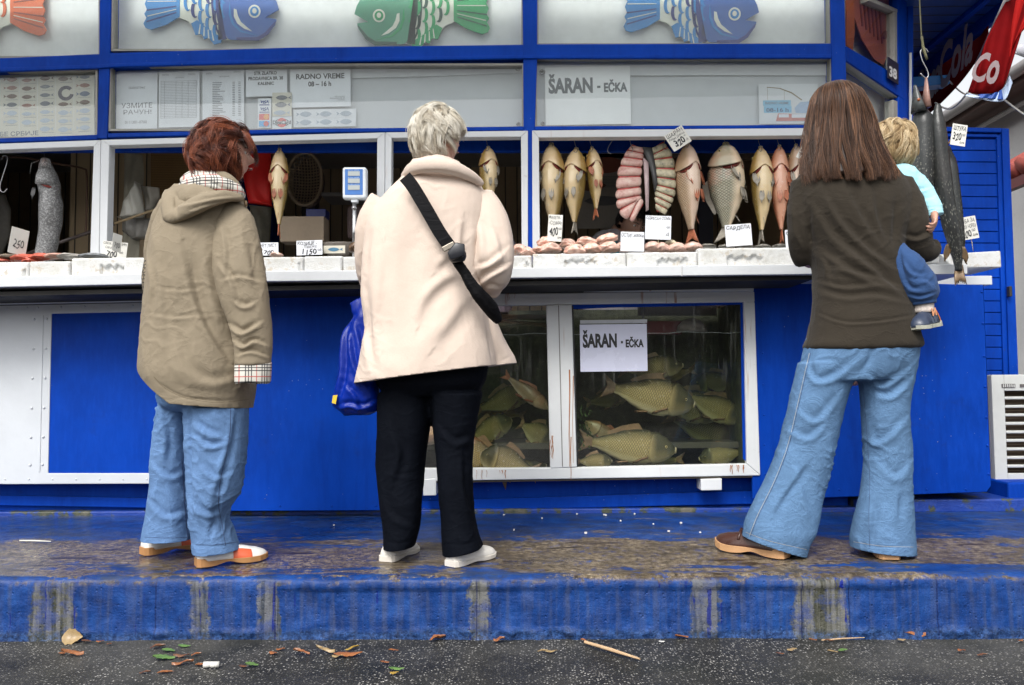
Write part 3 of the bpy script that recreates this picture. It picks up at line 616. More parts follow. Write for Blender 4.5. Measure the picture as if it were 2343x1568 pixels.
# ================================================================ PAINTED FISH CUT-OUTS
def cutout(ox, oy, flip, cols, label, k=1.0):
    Yc = Yf + .085; body_c, deep, light = cols
    e = empty('fish_cutout', label, 'fish cutout', tuple(at(ox, oy, Yc)), 'painted fish cutouts behind the top panes')
    T = lambda pts: [(ox + flip * (x - 1427) * k, oy + y * k) for x, y in pts]
    def part(name, pts, mat, off=0, th=.006): return MB().px(T(pts), Yc - off, th).build(name, mat, e)
    cream = M('cutout_cream', (.74, .73, .62), .6, .1)
    ell = lambda cx, cy, rx, ry, a0=0, a1=2*PI, n=40: [(cx + rx*math.cos(q), cy + ry*math.sin(q)) for q in np.linspace(a0, a1, n)]
    bod = [(1504, 20), (1507, 46), (1528, 54), (1550, 78), (1575, 92), (1615, 97), (1690, 98), (1700, -86), (1640, -92), (1580, -80), (1530, -52), (1506, -24)]
    part('body', bod, cream)
    tail = [(1510, 44), (1480, 62), (1445, 74), (1432, 70), (1427, 60), (1434, 47), (1429, 38), (1435, 28), (1430, 15), (1436, 2), (1430, -12), (1436, -24), (1429, -38), (1434, -50), (1428, -62), (1445, -72), (1482, -56), (1510, -32)]
    part('tail', tail, body_c, .004)
    for yy_ in (-40, -14, 28, 54):
        part('tail_ray', [(1434, yy_), (1434, yy_ + 3), (1502, 8 + (yy_-8)*.55 + 2.5), (1502, 8 + (yy_-8)*.55)], deep, .006, .003)
    for yy_ in (-28, 8, 42):
        part('tail_ray', [(1436, yy_), (1436, yy_ + 2), (1502, 8 + (yy_-8)*.55 + 1.5), (1502, 8 + (yy_-8)*.55)], cream, .006, .003)
    head = [(1628, 97), (1690, 99), (1712, 84), (1728, 62), (1731, 50), (1705, 46), (1737, 28), (1732, 10), (1716, -18), (1690, -52), (1640, -88)] + [(1626 + 0*0 - 24*math.cos(q), 5 + 92*math.sin(q)) for q in np.linspace(-1.3, 1.4, 16)]
    part('head', head, light, .005)
    part('head_outline', [(1598 - 0, 98)] + [(1626 - 34*math.cos(q), 5 + 94*math.sin(q)) for q in np.linspace(1.3, -1.3, 18)] + [(1626 - 27*math.cos(q), 5 + 92*math.sin(q)) for q in np.linspace(-1.3, 1.3, 18)], deep, .0065, .004)
    part('gill_band', [(1616 - 34*math.cos(q), 5 + 94*math.sin(q)) for q in np.linspace(1.25, -1.25, 18)] + [(1616 - 29*math.cos(q), 5 + 92*math.sin(q)) for q in np.linspace(-1.25, 1.25, 18)], deep, .0055, .004)
    part('jaw_line', [(1640, 98), (1690, 99.5), (1712, 85), (1731, 55), (1727, 56), (1706, 80), (1688, 91), (1640, 92)], deep, .0065, .004)
    part('eye', ell(1681, 32, 14, 15), cream, .007); part('iris', ell(1681, 32, 10, 11), body_c, .0085); part('pupil', ell(1681, 31, 5, 6), cream, .010)
    part('cheek', [(1634, 26), (1634, 44), (1642, 60), (1658, 72), (1676, 78), (1664, 68), (1650, 56), (1643, 42), (1640, 28)], cream, .007); part('cheek_line', [(1624, 10), (1622, 40), (1630, 62), (1650, 80), (1690, 88), (1652, 76), (1634, 58), (1628, 40)], body_c, .0072)
    fin = [(1536, 60), (1546, 86), (1560, 84), (1566, 96), (1576, 92), (1588, 108), (1604, 104), (1608, 92), (1585, 80), (1562, 62), (1550, 52)]
    part('belly_fin', fin, body_c, .005)
    for a in range(4): part('fin_ray', [(1556 + a*9, 62 + a*6), (1558 + a*9, 62 + a*6), (1556 + a*11, 84 + a*5), (1553 + a*11, 84 + a*5)], cream, .0065, .003)
    r = 0
    for cxx in range(6):
        for ry in range(5):
            x = 1528 + cxx * 16.5; y = -52 + ry * 32 + (16 if cxx % 2 else 0)
            if abs(y - 5) > 30 + cxx * 11 or x > 1612: continue
            w_, h_ = 9, 19; m = deep if (cxx + ry*2) % 5 == 0 else body_c
            part('scale', [(x + w_*math.cos(q), y + h_*math.sin(q)) for q in np.linspace(1.2, 3.9, 10)] + [(x + 3 + w_*.55*math.cos(q), y - 1 + h_*.9*math.sin(q)) for q in np.linspace(3.9, 1.2, 10)], m, .0055, .004)
cb = (M('cut_blue', (.008, .20, .52), .5), M('cut_navy', (.004, .015, .17), .5), M('cut_steel', (.020, .10, .38), .5))
cg = (M('cut_green', (.003, .32, .09), .5), M('cut_forest', (.003, .06, .03), .5), M('cut_sage', (.06, .28, .16), .5))
co_ = (M('cut_orange', (.62, .11, .02), .5), M('cut_brown', (.26, .06, .03), .5), M('cut_salmon', (.55, .20, .14), .5))
cutout(1427, 0, 1, cb, 'blue fish cutout facing the corner post with eye and open mouth in view')
cutout(328, -6, 1, cb, 'blue fish cutout above the paper notices with fanned tail reaching the beam', 1.0)
cutout(1121, 4, -1, cg, 'green fish cutout with its tail towards the middle post')
cutout(106, 8, -1, co_, 'orange fish cutout of which only the tail end shows', 1.0)
# faint fish on the corner pane and house number
e = empty('fish_cutout', 'dark orange fish painting behind the slanted corner pane', 'fish cutout', tuple(onside(1990, 60, -.09)), 'painted fish cutouts behind the top panes')
def spart(name, pts, mat, off):
    P = [onside(a, b, off) for a, b in pts]; Q = [p - kn * .005 for p in P]; n = len(P)
    MB().add(P + Q, [tuple(range(n)), tuple(range(2*n-1, n-1, -1))] + [(i, i+n, (i+1) % n + n, (i+1) % n) for i in range(n)]).build(name, mat, e)
spart('body', [(1946, -60), (1952, 30), (1972, 90), (2000, 135), (2022, 150), (2040, 100), (2047, 40), (2040, -30), (2000, -80)], M('cut_dull', (.34, .09, .06), .6), -.040)
spart('tail', [(1936, -50), (1937, 104), (1952, 116), (1956, 70), (1954, 10)], M('cut_dull_orange', (.42, .10, .03), .6), -.038)
for k in range(6): spart('scale_line', [(1962 + k*9, -40), (1964 + k*9, -40), (1976 + k*9, 60 + k*8), (1973 + k*9, 60 + k*8)], M('cut_line', (.16, .03, .025), .6), -.036)
spart('eye', [(2026 + 6*math.cos(q), 80 + 10*math.sin(q)) for q in np.linspace(0, 6, 14)], M('cut_line', (.16, .03, .025), .6), -.036)
e = empty('number_plate', 'dark enamel house number plate reading 38 on the corner beam', 'number plate', tuple(onside(2044, 160, .03)))
spart('plate', [(2032, 130), (2032, 178), (2056, 194), (2056, 146)], M('enamel_dark', (.015, .015, .03), .3), .03)
me = textmesh('38', .04); v = verts(me); lo, hi = v.min(0), v.max(0); u = (v - lo) / np.maximum(hi - lo, 1e-6)
a = np.array([onside(2034.5 + q[0]*18, 174 + q[0]*10 - q[1]*24, .0335) for q in u]); setverts(me, a); link('lettering', me, M('enamel_white', (.5, .5, .5), .4), e)
# ================================================================ RED AWNING CLOTH WITH LETTERING
AW = empty('awning', 'red cloth awning flag with white script lettering and blue tip', 'awning', (2.86, 4.6, 2.9))
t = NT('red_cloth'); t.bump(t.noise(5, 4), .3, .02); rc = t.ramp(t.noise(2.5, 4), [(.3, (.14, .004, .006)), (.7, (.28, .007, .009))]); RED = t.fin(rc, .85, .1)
tl = t.node('ShaderNodeBsdfTranslucent'); t.l.new(rc, tl.inputs[0]); ms = t.node('ShaderNodeMixShader'); ms.inputs[0].default_value = .45; t.l.new(t.b.outputs[0], ms.inputs[1]); t.l.new(tl.outputs[0], ms.inputs[2]); t.l.new(ms.outputs[0], t.out.inputs[0])
def clothpoly(name, top, bot, Yfun, mat, nrow=10, ncol=26, amp=.02, th=.003):
    T_ = curve(top, ncol); B_ = curve(bot, ncol); R = []
    for side in (0, 1):
        for j in range(nrow):
            for i in range(ncol):
                q = T_[i] + (B_[i] - T_[i]) * j / (nrow - 1); u = i / (ncol - 1)
                R.append(at(q[0], q[1], Yfun(u, j / (nrow - 1)) + side * th + amp * math.sin(u * 17 + j * .25)))
    n = nrow * ncol; F = []
    for j in range(nrow - 1):
        for i in range(ncol - 1):
            a = j*ncol + i; F.append((a, a+1, a+ncol+1, a+ncol)); F.append((n+a, n+a+ncol, n+a+ncol+1, n+a+1))
    for i in range(ncol - 1): F.append((i, n+i, n+i+1, i+1)); a = (nrow-1)*ncol + i; F.append((a, a+1, n+a+1, n+a))
    for j in range(nrow - 1): a = j*ncol; F.append((a, a+ncol, n+a+ncol, n+a)); a += ncol - 1; F.append((a, n+a, n+a+ncol, a+ncol))
    me = bpy.data.meshes.new(name); me.from_pydata(R, [], F); me.update(); return link(name, me, mat, AW, True)
yv = lambda u, v_: 5.8 - 1.1 * u
clothpoly('valance', [(2084, 168), (2150, 95), (2240, 0), (2262, -30)], [(2090, 274), (2125, 262), (2200, 187), (2262, 100)], yv, RED)
clothpoly('flag', [(2236, 150), (2262, 80), (2318, -20), (2380, -60)], [(2214, 212), (2240, 216), (2288, 208), (2306, 176)], lambda u, v_: 4.15 - .10 * u, RED, amp=.012)
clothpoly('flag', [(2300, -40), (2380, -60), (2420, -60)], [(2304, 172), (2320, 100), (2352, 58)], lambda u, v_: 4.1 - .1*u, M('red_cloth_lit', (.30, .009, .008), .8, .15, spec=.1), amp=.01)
clothpoly('flag_tip', [(2216, 214), (2250, 220), (2292, 205), (2310, 172)], [(2208, 219), (2246, 228), (2296, 231), (2317, 190)], lambda u, v_: 4.10, M('flag_white_blue', (.45, .55, .72), .6, .1), amp=.006)
clothpoly('flag_stripe', [(2238, 216), (2270, 214), (2292, 205)], [(2240, 224), (2268, 226), (2296, 229)], lambda u, v_: 4.09, M('flag_blue', (.01, .06, .30), .6, .1), amp=.006)
MB().tube([at(2237, 146, 4.6), at(2318, -30, 4.0)], .016, 10).build('strut', M('strut_grey', (.35, .33, .34), .5), AW, True)
SCW = M('script_white', (.24, .18, .19), .6)
def warp_text(s_, quad, Yfun, mat, bold=.03, shear=.35):
    me = textmesh(s_, bold, shear); v = verts(me); lo, hi = v.min(0), v.max(0); u = (v - lo) / np.maximum(hi - lo, 1e-6); (a, b, c_, d) = [np.array(q, float) for q in quad]; out = []
    for q in u:
        p = (a*(1-q[0]) + b*q[0]) * q[1] + (d*(1-q[0]) + c_*q[0]) * (1 - q[1]); out.append(at(p[0], p[1], Yfun(q[0])))
    setverts(me, np.array(out)); link('lettering', me, mat, AW)
warp_text('Coca', [(2092, 175), (2150, 118), (2150, 205), (2095, 268)], lambda u: 5.60 - .55*u, SCW)
warp_text('Cola', [(2146, 112), (2226, 40), (2226, 138), (2150, 212)], lambda u: 5.02 - .45*u, SCW)
warp_text('Co', [(2228, 130), (2290, 110), (2284, 196), (2222, 186)], lambda u: 4.06, SCW)
# ================================================================ FISH
def fish_mats():
    out = {}
    for nm, back, side, belly, line in [('carp_gold', (.09, .065, .015), (.40, .27, .07), (.72, .56, .32), (.06, .04, .015)), ('carp_grey', (.06, .06, .04), (.36, .34, .24), (.74, .60, .42), (.03, .03, .028)),
                                  ('carp_pink', (.22, .13, .06), (.50, .36, .22), (.72, .55, .42), (.20, .10, .06)), ('carp_red', (.30, .07, .03), (.50, .19, .10), (.66, .34, .22), (.30, .05, .03)),
                                  ('carp_wet', (.030, .033, .018), (.40, .32, .14), (.60, .52, .30), (.035, .035, .015))]:
        t = NT(nm); uv = t.co('UV'); u, v_, w_ = t.sep(uv)
        ang = t.math('ABSOLUTE', t.math('SUBTRACT', t.math('MULTIPLY', u, 2), 1))      # 1 belly .. 0 back
        base = t.ramp(t.math('ADD', ang, t.math('MULTIPLY', t.math('SUBTRACT', t.noise(12, 4), .5), .12)), [(.12, back), (.42, side), (.66, side), (.80, belly)])
        sv = t.mapping((26, 38, 1), (0, 0, 0), src=uv); rv = t.node('ShaderNodeVectorRotate', rotation_type='Z_AXIS'); t.l.new(sv, rv.inputs[0]); rv.inputs['Angle'].default_value = PI/4
        d = t.voro(1.35, .12, rv.outputs[0], 'DISTANCE_TO_EDGE'); sca = t.ramp(d, [(.02, 0), (.16, 1)])
        isb = t.math('MULTIPLY', t.ramp(ang, [(.62, 1), (.78, .12)]), t.ramp(v_, [(.24, 0), (.28, 1)]))
        c = t.mix(t.math('MULTIPLY', t.math('SUBTRACT', 1, sca), t.math('MULTIPLY', isb, .85)), base, line)
        blotch = t.ramp(t.noise(9, 5, .65), [(.56, 0), (.72, 1)]); c = t.mix(t.math('MULTIPLY', blotch, .38 if nm != 'carp_red' else .6), c, (.55, .18, .10) if nm != 'carp_wet' else (.20, .14, .05))
        c = t.mix(t.math('MULTIPLY', t.ramp(t.noise(60, 3), [(.6, 0), (.72, 1)]), .25), c, (.75, .70, .6))
        if nm == 'carp_wet': c = t.mix(t.math('MULTIPLY', t.ramp(v_, [(.17, 1), (.26, 0)]), t.ramp(ang, [(.5, .92), (.85, .3)])), c, (.035, .038, .02))
        else: c = t.mix(t.math('MULTIPLY', t.ramp(v_, [(.05, 0), (.14, 1), (.22, .3), (.26, 0)]), t.math('MULTIPLY', t.noise(30, 5, .7), .5)), c, (.45, .20, .10))
        t.bump(t.math('ADD', t.math('MULTIPLY', t.math('MULTIPLY', sca, isb), 1.3), t.math('MULTIPLY', t.noise(25, 5), .3)), .5, .0035)
        t.fin(c, .22 if nm != 'carp_wet' else .5, .7 if nm != 'carp_wet' else .2, Coat_Weight=.5 if nm != 'carp_wet' else 0); t.b.inputs['Subsurface Weight'].default_value = .0
        out[nm] = t.m
    return out
FMAT = fish_mats()
FINM = M('fin', (.30, .27, .22), .4, .4, 30, .4, 90); FINR = M('fin_red', (.42, .14, .07), .4, .4, 30, .4, 90); GILL = M('gill_red', (.17, .018, .012), .35, .4, 40)
FINW = M('fin_wet', (.20, .12, .06), .4, .4, 30, .4, 90); EYEM = M('fish_eye', (.02, .02, .02), .15); EYER = M('fish_eye_ring', (.45, .36, .12), .3); HOOK = M('hook_steel', (.35, .35, .36), .25, metal=.9)
PROF = [(0, .05, .07, .05), (.02, .16, .16, .14), (.06, .30, .28, .24), (.12, .42, .38, .37), (.20, .50, .46, .48), (.30, .52, .52, .52), (.42, .52, .54, .52), (.55, .46, .50, .46), (.68, .34, .38, .33), (.78, .22, .25, .22), (.86, .13, .16, .15), (.90, .10, .14, .14)]
def bend_fn(bx, by): return lambda t_: (bx * math.sin(t_ * PI) , by * math.sin(t_ * PI))
def fish_rings(L, Wd, Dp, prof, t0=0, t1=.9, n=30, k=28, scale=lambda t_, q: 1.0, bend=(0, 0), taper_v=0):
    R = []; uvs = []
    for i in range(n):
        t_ = t0 + (t1 - t0) * i / (n - 1); w_, b_, d_ = interp(prof, t_); row = []; ur = []
        for j in range(k + 1):
            q = 2*PI*j/k; c_, s_ = math.cos(q), math.sin(q)       # q=0 -> belly (-Y)
            g = scale(t_, q); x = math.copysign(abs(s_) ** .9, s_) * w_ * Wd * g; y = -c_ * (b_ if c_ > 0 else d_) * Dp * g
            row.append((x + bend[0]*L*math.sin(t_*PI), y + bend[1]*L*math.sin(t_*PI), -t_ * L)); ur.append((((j / k) + .5) % 1.0 if False else (j/k), t_))
        R.append(row); uvs.append(ur)
    return R, uvs
def uvmesh(R, uvs, cap=True):
    n = len(R); k = len(R[0]); V = [p for r in R for p in r]; U = [u for r in uvs for u in r]; F = [(i*k+j, i*k+j+1, (i+1)*k+j+1, (i+1)*k+j) for i in range(n-1) for j in range(k-1)]
    if cap: F += [tuple(range(k-2, -1, -1)), tuple((n-1)*k + j for j in range(k-1))]
    me = bpy.data.meshes.new('f'); me.from_pydata(V, [], F); me.update(); l = me.uv_layers.new(name='uv')
    for lo in me.loops: l.data[lo.index].uv = ((U[lo.vertex_index][0] + .5) % 1.0001 if False else U[lo.vertex_index][0], U[lo.vertex_index][1])
    bm = bmesh.new(); bm.from_mesh(me); bmesh.ops.recalc_face_normals(bm, faces=bm.faces); bm.to_mesh(me); bm.free()
    return me
def fin_mesh(root, tip, width, side, n=7, th=.0012, ruffle=.004):
    r, t_ = Vector(root), Vector(tip); ax = t_ - r; L = ax.length; ax.normalize(); sd = Vector(side).normalized(); nn = ax.cross(sd); mb = MB(); F = []; V = []
    for s_ in (-1, 1):
        for i in range(n + 1):
            u = i / n; w_ = width * (.35 + .65 * math.sin(PI * min(1, u * .8 + .15))) * (1 - max(0, u - .75) * 2.2)
            for j in range(5):
                v_ = j / 4 - .5; V.append(r + ax * L * u * (1 - .18 * abs(v_) * 2 * u) + sd * w_ * v_ * 2 * .5 + nn * (s_ * th + ruffle * math.sin(j * PI) + ruffle * math.cos(j * 3.1)))
    m = 5 * (n + 1)
    for i in range(n):
        for j in range(4):
            a = i*5+j; F.append((a, a+1, a+6, a+5)); F.append((m+a, m+a+5, m+a+6, m+a+1))
    for i in range(n): a = i*5; F.append((a, a+5, m+a+5, m+a)); a += 4; F.append((a, m+a, m+a+5, a+5))
    for j in range(4): F.append((j, m+j, m+j+1, j+1)); a = n*5+j; F.append((a, a+1, m+a+1, m+a))
    return mb.add(V, F)
def tailfin(L, Wd, Dp, spread=.36, ln=.17, th=.002):
    V = []; F = []; n = 9
    for s_ in (-1, 1):
        for i in range(6):
            u = i / 5
            for j in range(n):
                v_ = j / (n-1) * 2 - 1; y = v_ * Dp * (.10 + (spread - .10) * u); z = -L * (.885 + ln * u * (1 - .38 * (1 - abs(v_)) * u)); V.append((s_ * th * (1 - .6*u) + .004 * u * math.sin(j * 2.2), y, z))
    m = 6 * n
    for i in range(5):
        for j in range(n-1):
            a = i*n+j; F.append((a, a+1, a+n+1, a+n)); F.append((m+a, m+a+n, m+a+n+1, m+a+1))
    for i in range(5): a = i*n; F.append((a, a+n, m+a+n, m+a)); a += n-1; F.append((a, m+a, m+a+n, a+n))
    for j in range(n-1): a = 5*n+j; F.append((a, a+1, m+a+1, m+a))
    return MB().add(V, F)
def carp(name, label, L, Wd, Dp, mat, fins=None, group=None, bend=(0, 0), wet=False, cat='carp'):
    """carp hanging from its mouth at the origin: head up, belly towards -Y, before the root is turned"""
    e = empty(name, label, cat, (0, 0, 0), group); fins = fins or FINM; bm_ = FMAT[mat]
    B = lambda t_: (bend[0]*L*math.sin(t_*PI), bend[1]*L*math.sin(t_*PI))
    R, U = fish_rings(L, Wd, Dp, PROF, .10, .90, 36, 30, lambda t_, q: (.93 if t_ < .3 else 1.0), bend)
    link('body', uvmesh(R, U), bm_, e, True)
    edge = lambda q: .215 + .085 * abs(math.sin(q)) ** 1.3
    R = []; U = []; n = 16; k = 30
    for i in range(n):
        row = []; ur = []
        for j in range(k + 1):
            q = 2*PI*j/k; t_ = edge(q) * (i / (n-1)); w_, b_, d_ = interp(PROF, t_); fl = 1.0 + .17 * (i/(n-1))**3 * abs(math.sin(q)) ; c_, s_ = math.cos(q), math.sin(q)
            row.append((math.copysign(abs(s_)**.9, s_) * w_ * Wd * fl + B(t_)[0], -c_ * (b_ if c_ > 0 else d_) * Dp * fl + B(t_)[1], -t_ * L)); ur.append((j/k, t_ * .8))
        R.append(row); U.append(ur)
    # inner return of the gill cover
    R.append([(p[0]*.86, p[1]*.86, p[2] + .012*L) for p in R[-1]]); U.append(U[-1])
    h = link('head', uvmesh(R, U, False), bm_, e, True)
    rr = []
    for s_ in (-1, 1):
        V = []; n2 = 9
        mb = MB(); rows = []
        for i in range(n2):
            q = s_ * (.35 + 1.15 * i / (n2-1)); t_ = edge(q); w_, b_, d_ = interp(PROF, t_); wd = math.sin(PI * (i + .6) / (n2 + .2)) ** .8 * .038 * L + .002; x = math.copysign(abs(math.sin(q))**.9, math.sin(q)) * w_ * Wd; y = -math.cos(q) * (b_ if math.cos(q) > 0 else d_) * Dp
            rows.append([(x*1.005 + B(t_)[0], y*1.005 + B(t_)[1], -t_*L + .004), (x*1.02 + B(t_)[0], y*1.02 + B(t_)[1], -t_*L - wd), (x*.9 + B(t_)[0], y*.9 + B(t_)[1], -t_*L - wd*.5)])
        mb.rings(rows); mb.build('gill', GILL, e, True)
        w_, b_, d_ = interp(PROF, .115); ex = s_ * w_ * Wd * .93; ey = d_ * Dp * .22
        mb = MB(); c0 = Vector((ex, ey, -.115*L)); rad = .016 * L
        mb.rings([[c0 + Vector((s_ * rad * .7 * math.sin(a), rad * math.cos(a) * math.cos(q), rad * math.cos(a) * math.sin(q))) for q in [2*PI*i/10 for i in range(10)]] for a in (-.3, .4, .9, 1.3)]); ey_ = mb.build('eye', EYER, h, True)
        mb = MB(); c0.x += s_ * rad * .35; mb.rings([[c0 + Vector((s_ * rad * .55 * math.sin(a), rad*.6 * math.cos(a) * math.cos(q), rad*.6 * math.cos(a) * math.sin(q))) for q in [2*PI*i/8 for i in range(8)]] for a in (-.3, .4, .9, 1.3)]); mb.build('pupil', EYEM, ey_, True)
        # pectoral and pelvic fins
        w3 = interp(PROF, .32); fin_mesh((s_*w3[0]*Wd*.78, -w3[1]*Dp*.55, -.30*L), (s_*w3[0]*Wd*.72, -w3[1]*Dp*.95, -.46*L), .075*L, (1, .5*s_, .0)).build('pectoral_fin', fins, e, True)
        w3 = interp(PROF, .52); fin_mesh((s_*w3[0]*Wd*.35, -w3[1]*Dp*.93, -.50*L), (s_*w3[0]*Wd*.42, -w3[1]*Dp*1.08, -.64*L), .055*L, (1, .3*s_, 0)).build('pelvic_fin', fins, e, True)
    fin_mesh((0, -.18*Dp, -.73*L), (0, -.42*Dp, -.87*L), .06*L, (0, .6, 1)).build('anal_fin', fins, e, True)
    # dorsal fin: long low strip
    mb = MB(); rows = []
    for i in range(16):
        t_ = .36 + .36 * i / 15; w_, b_, d_ = interp(PROF, t_); hgt = Dp * (.16 * (1 - i/15) ** .5 + .04) * min(1, (i + 1) / 2); y = d_ * Dp * .96 + B(t_)[1]
        rows.append([(-.002, y, -t_*L), (-.0006, y + hgt, -t_*L - .03*L), (.0006, y + hgt, -t_*L - .03*L), (.002, y, -t_*L)])
    mb.rings(rows, True); mb.build('dorsal_fin', fins, e, False)
    tailfin(L, Wd, Dp).build('tail_fin', fins, e, True)
    # mouth
    mb = MB(); mb.rings([[(math.cos(q) * r * Wd, math.sin(q) * r * Dp * .9 - .01*Dp, z * L) for q in [2*PI*i/14 for i in range(14)]] for r, z in [(.07, -.012), (.115, .0), (.10, .012), (.06, .010), (.045, -.01)]], False); mb.build('lips', M('lip', (.40, .33, .20), .35), h, True)
    return e
def hook(px, py, Y, label, ln=.045, flip=1, name='meat_hook', top=None):
    p = at(px, py, Y); pts = [p + Vector((flip * -.012, .0, ln + .03)), p + Vector((flip * -.006, 0, ln)), p + Vector((0, -.004, ln * .5)), p + Vector((flip*.004, -.012, 0)), p + Vector((flip * -.004, -.020, -.016)), p + Vector((flip * -.014, -.016, -.010))]
    if top: pts.insert(0, at(*top))
    P = curve([tuple(q) for q in pts], 22); return tag(MB().tube(P, .0016, 6).build(name, HOOK, None, True), label, 'hook', 'hooks the fish hang from')
def place(e, px, py, Y, rz=0, rx=0, ry=0):
    """move a finished thing so that its origin sits at that point, turned about its own base"""
    e.location = at(px, py, Y); e.rotation_euler = (math.radians(rx), math.radians(ry), math.radians(rz))
YH = 4.10
def hang(px, y0, y1, wpx, mat, rz, label, dp=1.25, fins=None, ry=0, bend=(0, 0), Y=YH, hk=1, hl=None):
    s = sc(Y); L = (y1 - y0) * s; e = carp('hanging_carp', label, L / 1.05, wpx * s / 1.06, wpx * s * dp / 1.06, mat, fins, 'fish hung on hooks in the windows', bend)
    place(e, px, y0, Y, rz, 0, ry); 
    hook(px, y0 + 4, Y - .02, hl or ('steel hook through the mouth of the ' + label.split(' with')[0].split(' beside')[0]), .03, hk)
    return e
hang(1262, 331, 562, 54, 'carp_gold', -20, 'broad cream bellied carp with open red gills, first beside the white window post', 1.35, bend=(.012, 0), hl='steel hook holding the broad first carp beside the window post')
hang(1319, 341, 541, 50, 'carp_gold', -28, 'golden carp hanging second from the white post with grey fin in front', 1.25, ry=2, bend=(-.015, 0), hl='steel hook holding the second golden carp')
hang(1354, 338, 505, 34, 'carp_gold', 22, 'narrow silvery carp with dark red tail, third from the post', 1.3, FINR, ry=-3, bend=(.02, 0), hl='steel hook holding the narrow third carp')
hang(1572, 330, 562, 50, 'carp_pink', 32, 'long pinkish carp under the slanted card lettered ШАРАН', 1.3, FINR, ry=-2.5, bend=(-.02, 0), hl='steel hook hidden behind the slanted price card')
hang(1660, 330, 560, 62, 'carp_grey', 0, 'large carp turned side on showing its whole grey scaled flank', 1.0, hl='steel hook holding the large side-on carp')
hang(1740, 338, 563, 48, 'carp_gold', 4, 'pale carp with straight yellow tail next to the red carp', 1.2, ry=1, bend=(.012, 0), hl='steel hook holding the pale carp with the yellow tail')
hang(1783, 335, 562, 42, 'carp_red', -5, 'red flushed carp with bright red tail', 1.2, FINR, bend=(-.010, 0), hl='steel hook holding the red flushed carp')
hang(1821, 333, 560, 40, 'carp_pink', 10, 'pink carp half hidden by the long haired woman', 1.2, hl='steel hook holding the half hidden pink carp')
hang(1117, 337, 500, 40, 'carp_gold', 28, 'golden scaled carp hanging alone in the narrow window', 1.3, hl='steel hook holding the lone golden carp')
hang(640, 342, 548, 40, 'carp_gold', 6, 'slim carp with orange tail hanging before the red coat', 1.2, FINR, hl='steel hook holding the slim carp before the red coat')
# the side-on carp is turned so that the flank faces out
for o_ in [o for o in bpy.data.objects if o.get('label', '').startswith('large carp turned')]:
    o_.rotation_euler = (0, math.radians(3), math.radians(62)); o_.scale = (1.3, 1.35, 1)
tag(MB().tube(curve([tuple(at(*q, YH)) for q in [(1404, 318), (1396, 330), (1390, 342), (1393, 350), (1400, 352)]], 18), .0016, 6).build('meat_hook', HOOK, None, True), 'empty steel hook hanging between the third carp and the sliced catfish', 'hook', 'hooks the fish hang from')
# empty S hook at the left
tag(MB().tube(curve([tuple(at(*q, YH)) for q in [(4, 366), (6, 358), (13, 357), (17, 364), (14, 380), (5, 408), (0, 426), (2, 437), (9, 440), (17, 432)]], 40), .0028, 8).build('meat_hook', HOOK, None, True), 'large empty S-shaped hook in the window of the catfish', 'hook', 'hooks the fish hang from')
# hanging catfish
t = NT('catfish_skin'); z = t.sep()[2]; c = t.mix(t.ramp(t.math('ADD', z, t.math('MULTIPLY', t.noise(9, 5), .25)), [(.10, 1), (.32, 0)]), (.50, .43, .38), (.12, .12, .12)); sp = t.ramp(t.noise(110, 6, .8), [(.48, 0), (.58, 1)]); c = t.mix(t.math('MULTIPLY', sp, .7), c, t.mix(t.ramp(z, [(.1, 0), (.3, 1)]), (.42, .42, .42), (.20, .14, .13)))
c = t.mix(t.ramp(t.noise(6, 4), [(.6, 0), (.72, .5)]), c, (.5, .22, .16)); t.bump(t.noise(50, 5), .5, .006); CAT = t.fin(c, .3)
e = empty('hanging_catfish', 'big grey catfish with pale throat hanging head up in the first window', 'catfish', (0, 0, 0), 'fish hung on hooks in the windows')
s = sc(YH); L = 250 * s
prof = [(0, .20, .10, .12), (.02, .27, .20, .22), (.08, .34, .34, .32), (.15, .42, .42, .38), (.22, .50, .46, .40), (.30, .44, .44, .40), (.42, .52, .54, .46), (.55, .50, .5, .46), (.66, .46, .42, .42), (.8, .45, .38, .4), (1, .43, .34, .36)]
R, U = fish_rings(L, 50*s, 50*s, prof, 0, 1, 40, 26, lambda t_, q: 1 + .07*noise.noise(Vector((t_*9, math.cos(q)*2, math.sin(q)*2))), (.06, 0)); 
o_ = link('body', uvmesh(R, U), CAT, e, True)
mb = MB(); mb.rings([[(math.sin(q) * 26*s*w_ + 3*s, -math.cos(q)*26*s*w_ - 2*s, -z_*L) for q in np.linspace(-.5, 1.9, 16)] for z_, w_ in [(.10, .80), (.14, .98), (.19, 1.08), (.235, 1.16), (.25, 1.02)]], False, False); mb.build('gill_cover', CAT, e, True)
mb = MB(); mb.tube([(-4*s, -25*s, -.235*L), (10*s, -25*s, -.262*L), (24*s, -16*s, -.268*L), (29*s, -2*s, -.25*L)], [.002, .006, .007, .002], 8).build('gill', GILL, e, True)
fin_mesh((-14*s, -22*s, -.28*L), (-16*s, -30*s, -.40*L), .02, (1, 0, 0)).build('pectoral_fin', M('fin_dark', (.08, .08, .08), .4), e, True)
MB().rings([[(12*s*math.cos(q)*a_ + 4*s, 8*s*math.sin(q)*a_ - 10*s, z_*s) for q in [2*PI*k/14 for k in range(14)]] for z_, a_ in [(4, .3), (2, .8), (-6, 1.0), (-26, 1.15)]]).build('lower_jaw', CAT, e, True)
for sg in (-1, 1): MB().tube([(sg*8*s, -16*s, -.02*L), (sg*20*s, -26*s, -.06*L), (sg*22*s, -28*s, -.16*L)], [.002, .0014, .0007], 6).build('barbel', CAT, e, True)
place(e, 103, 368, YH, 15); hook(104, 372, YH - .03, 'steel hook through the jaw of the big grey catfish', .035)
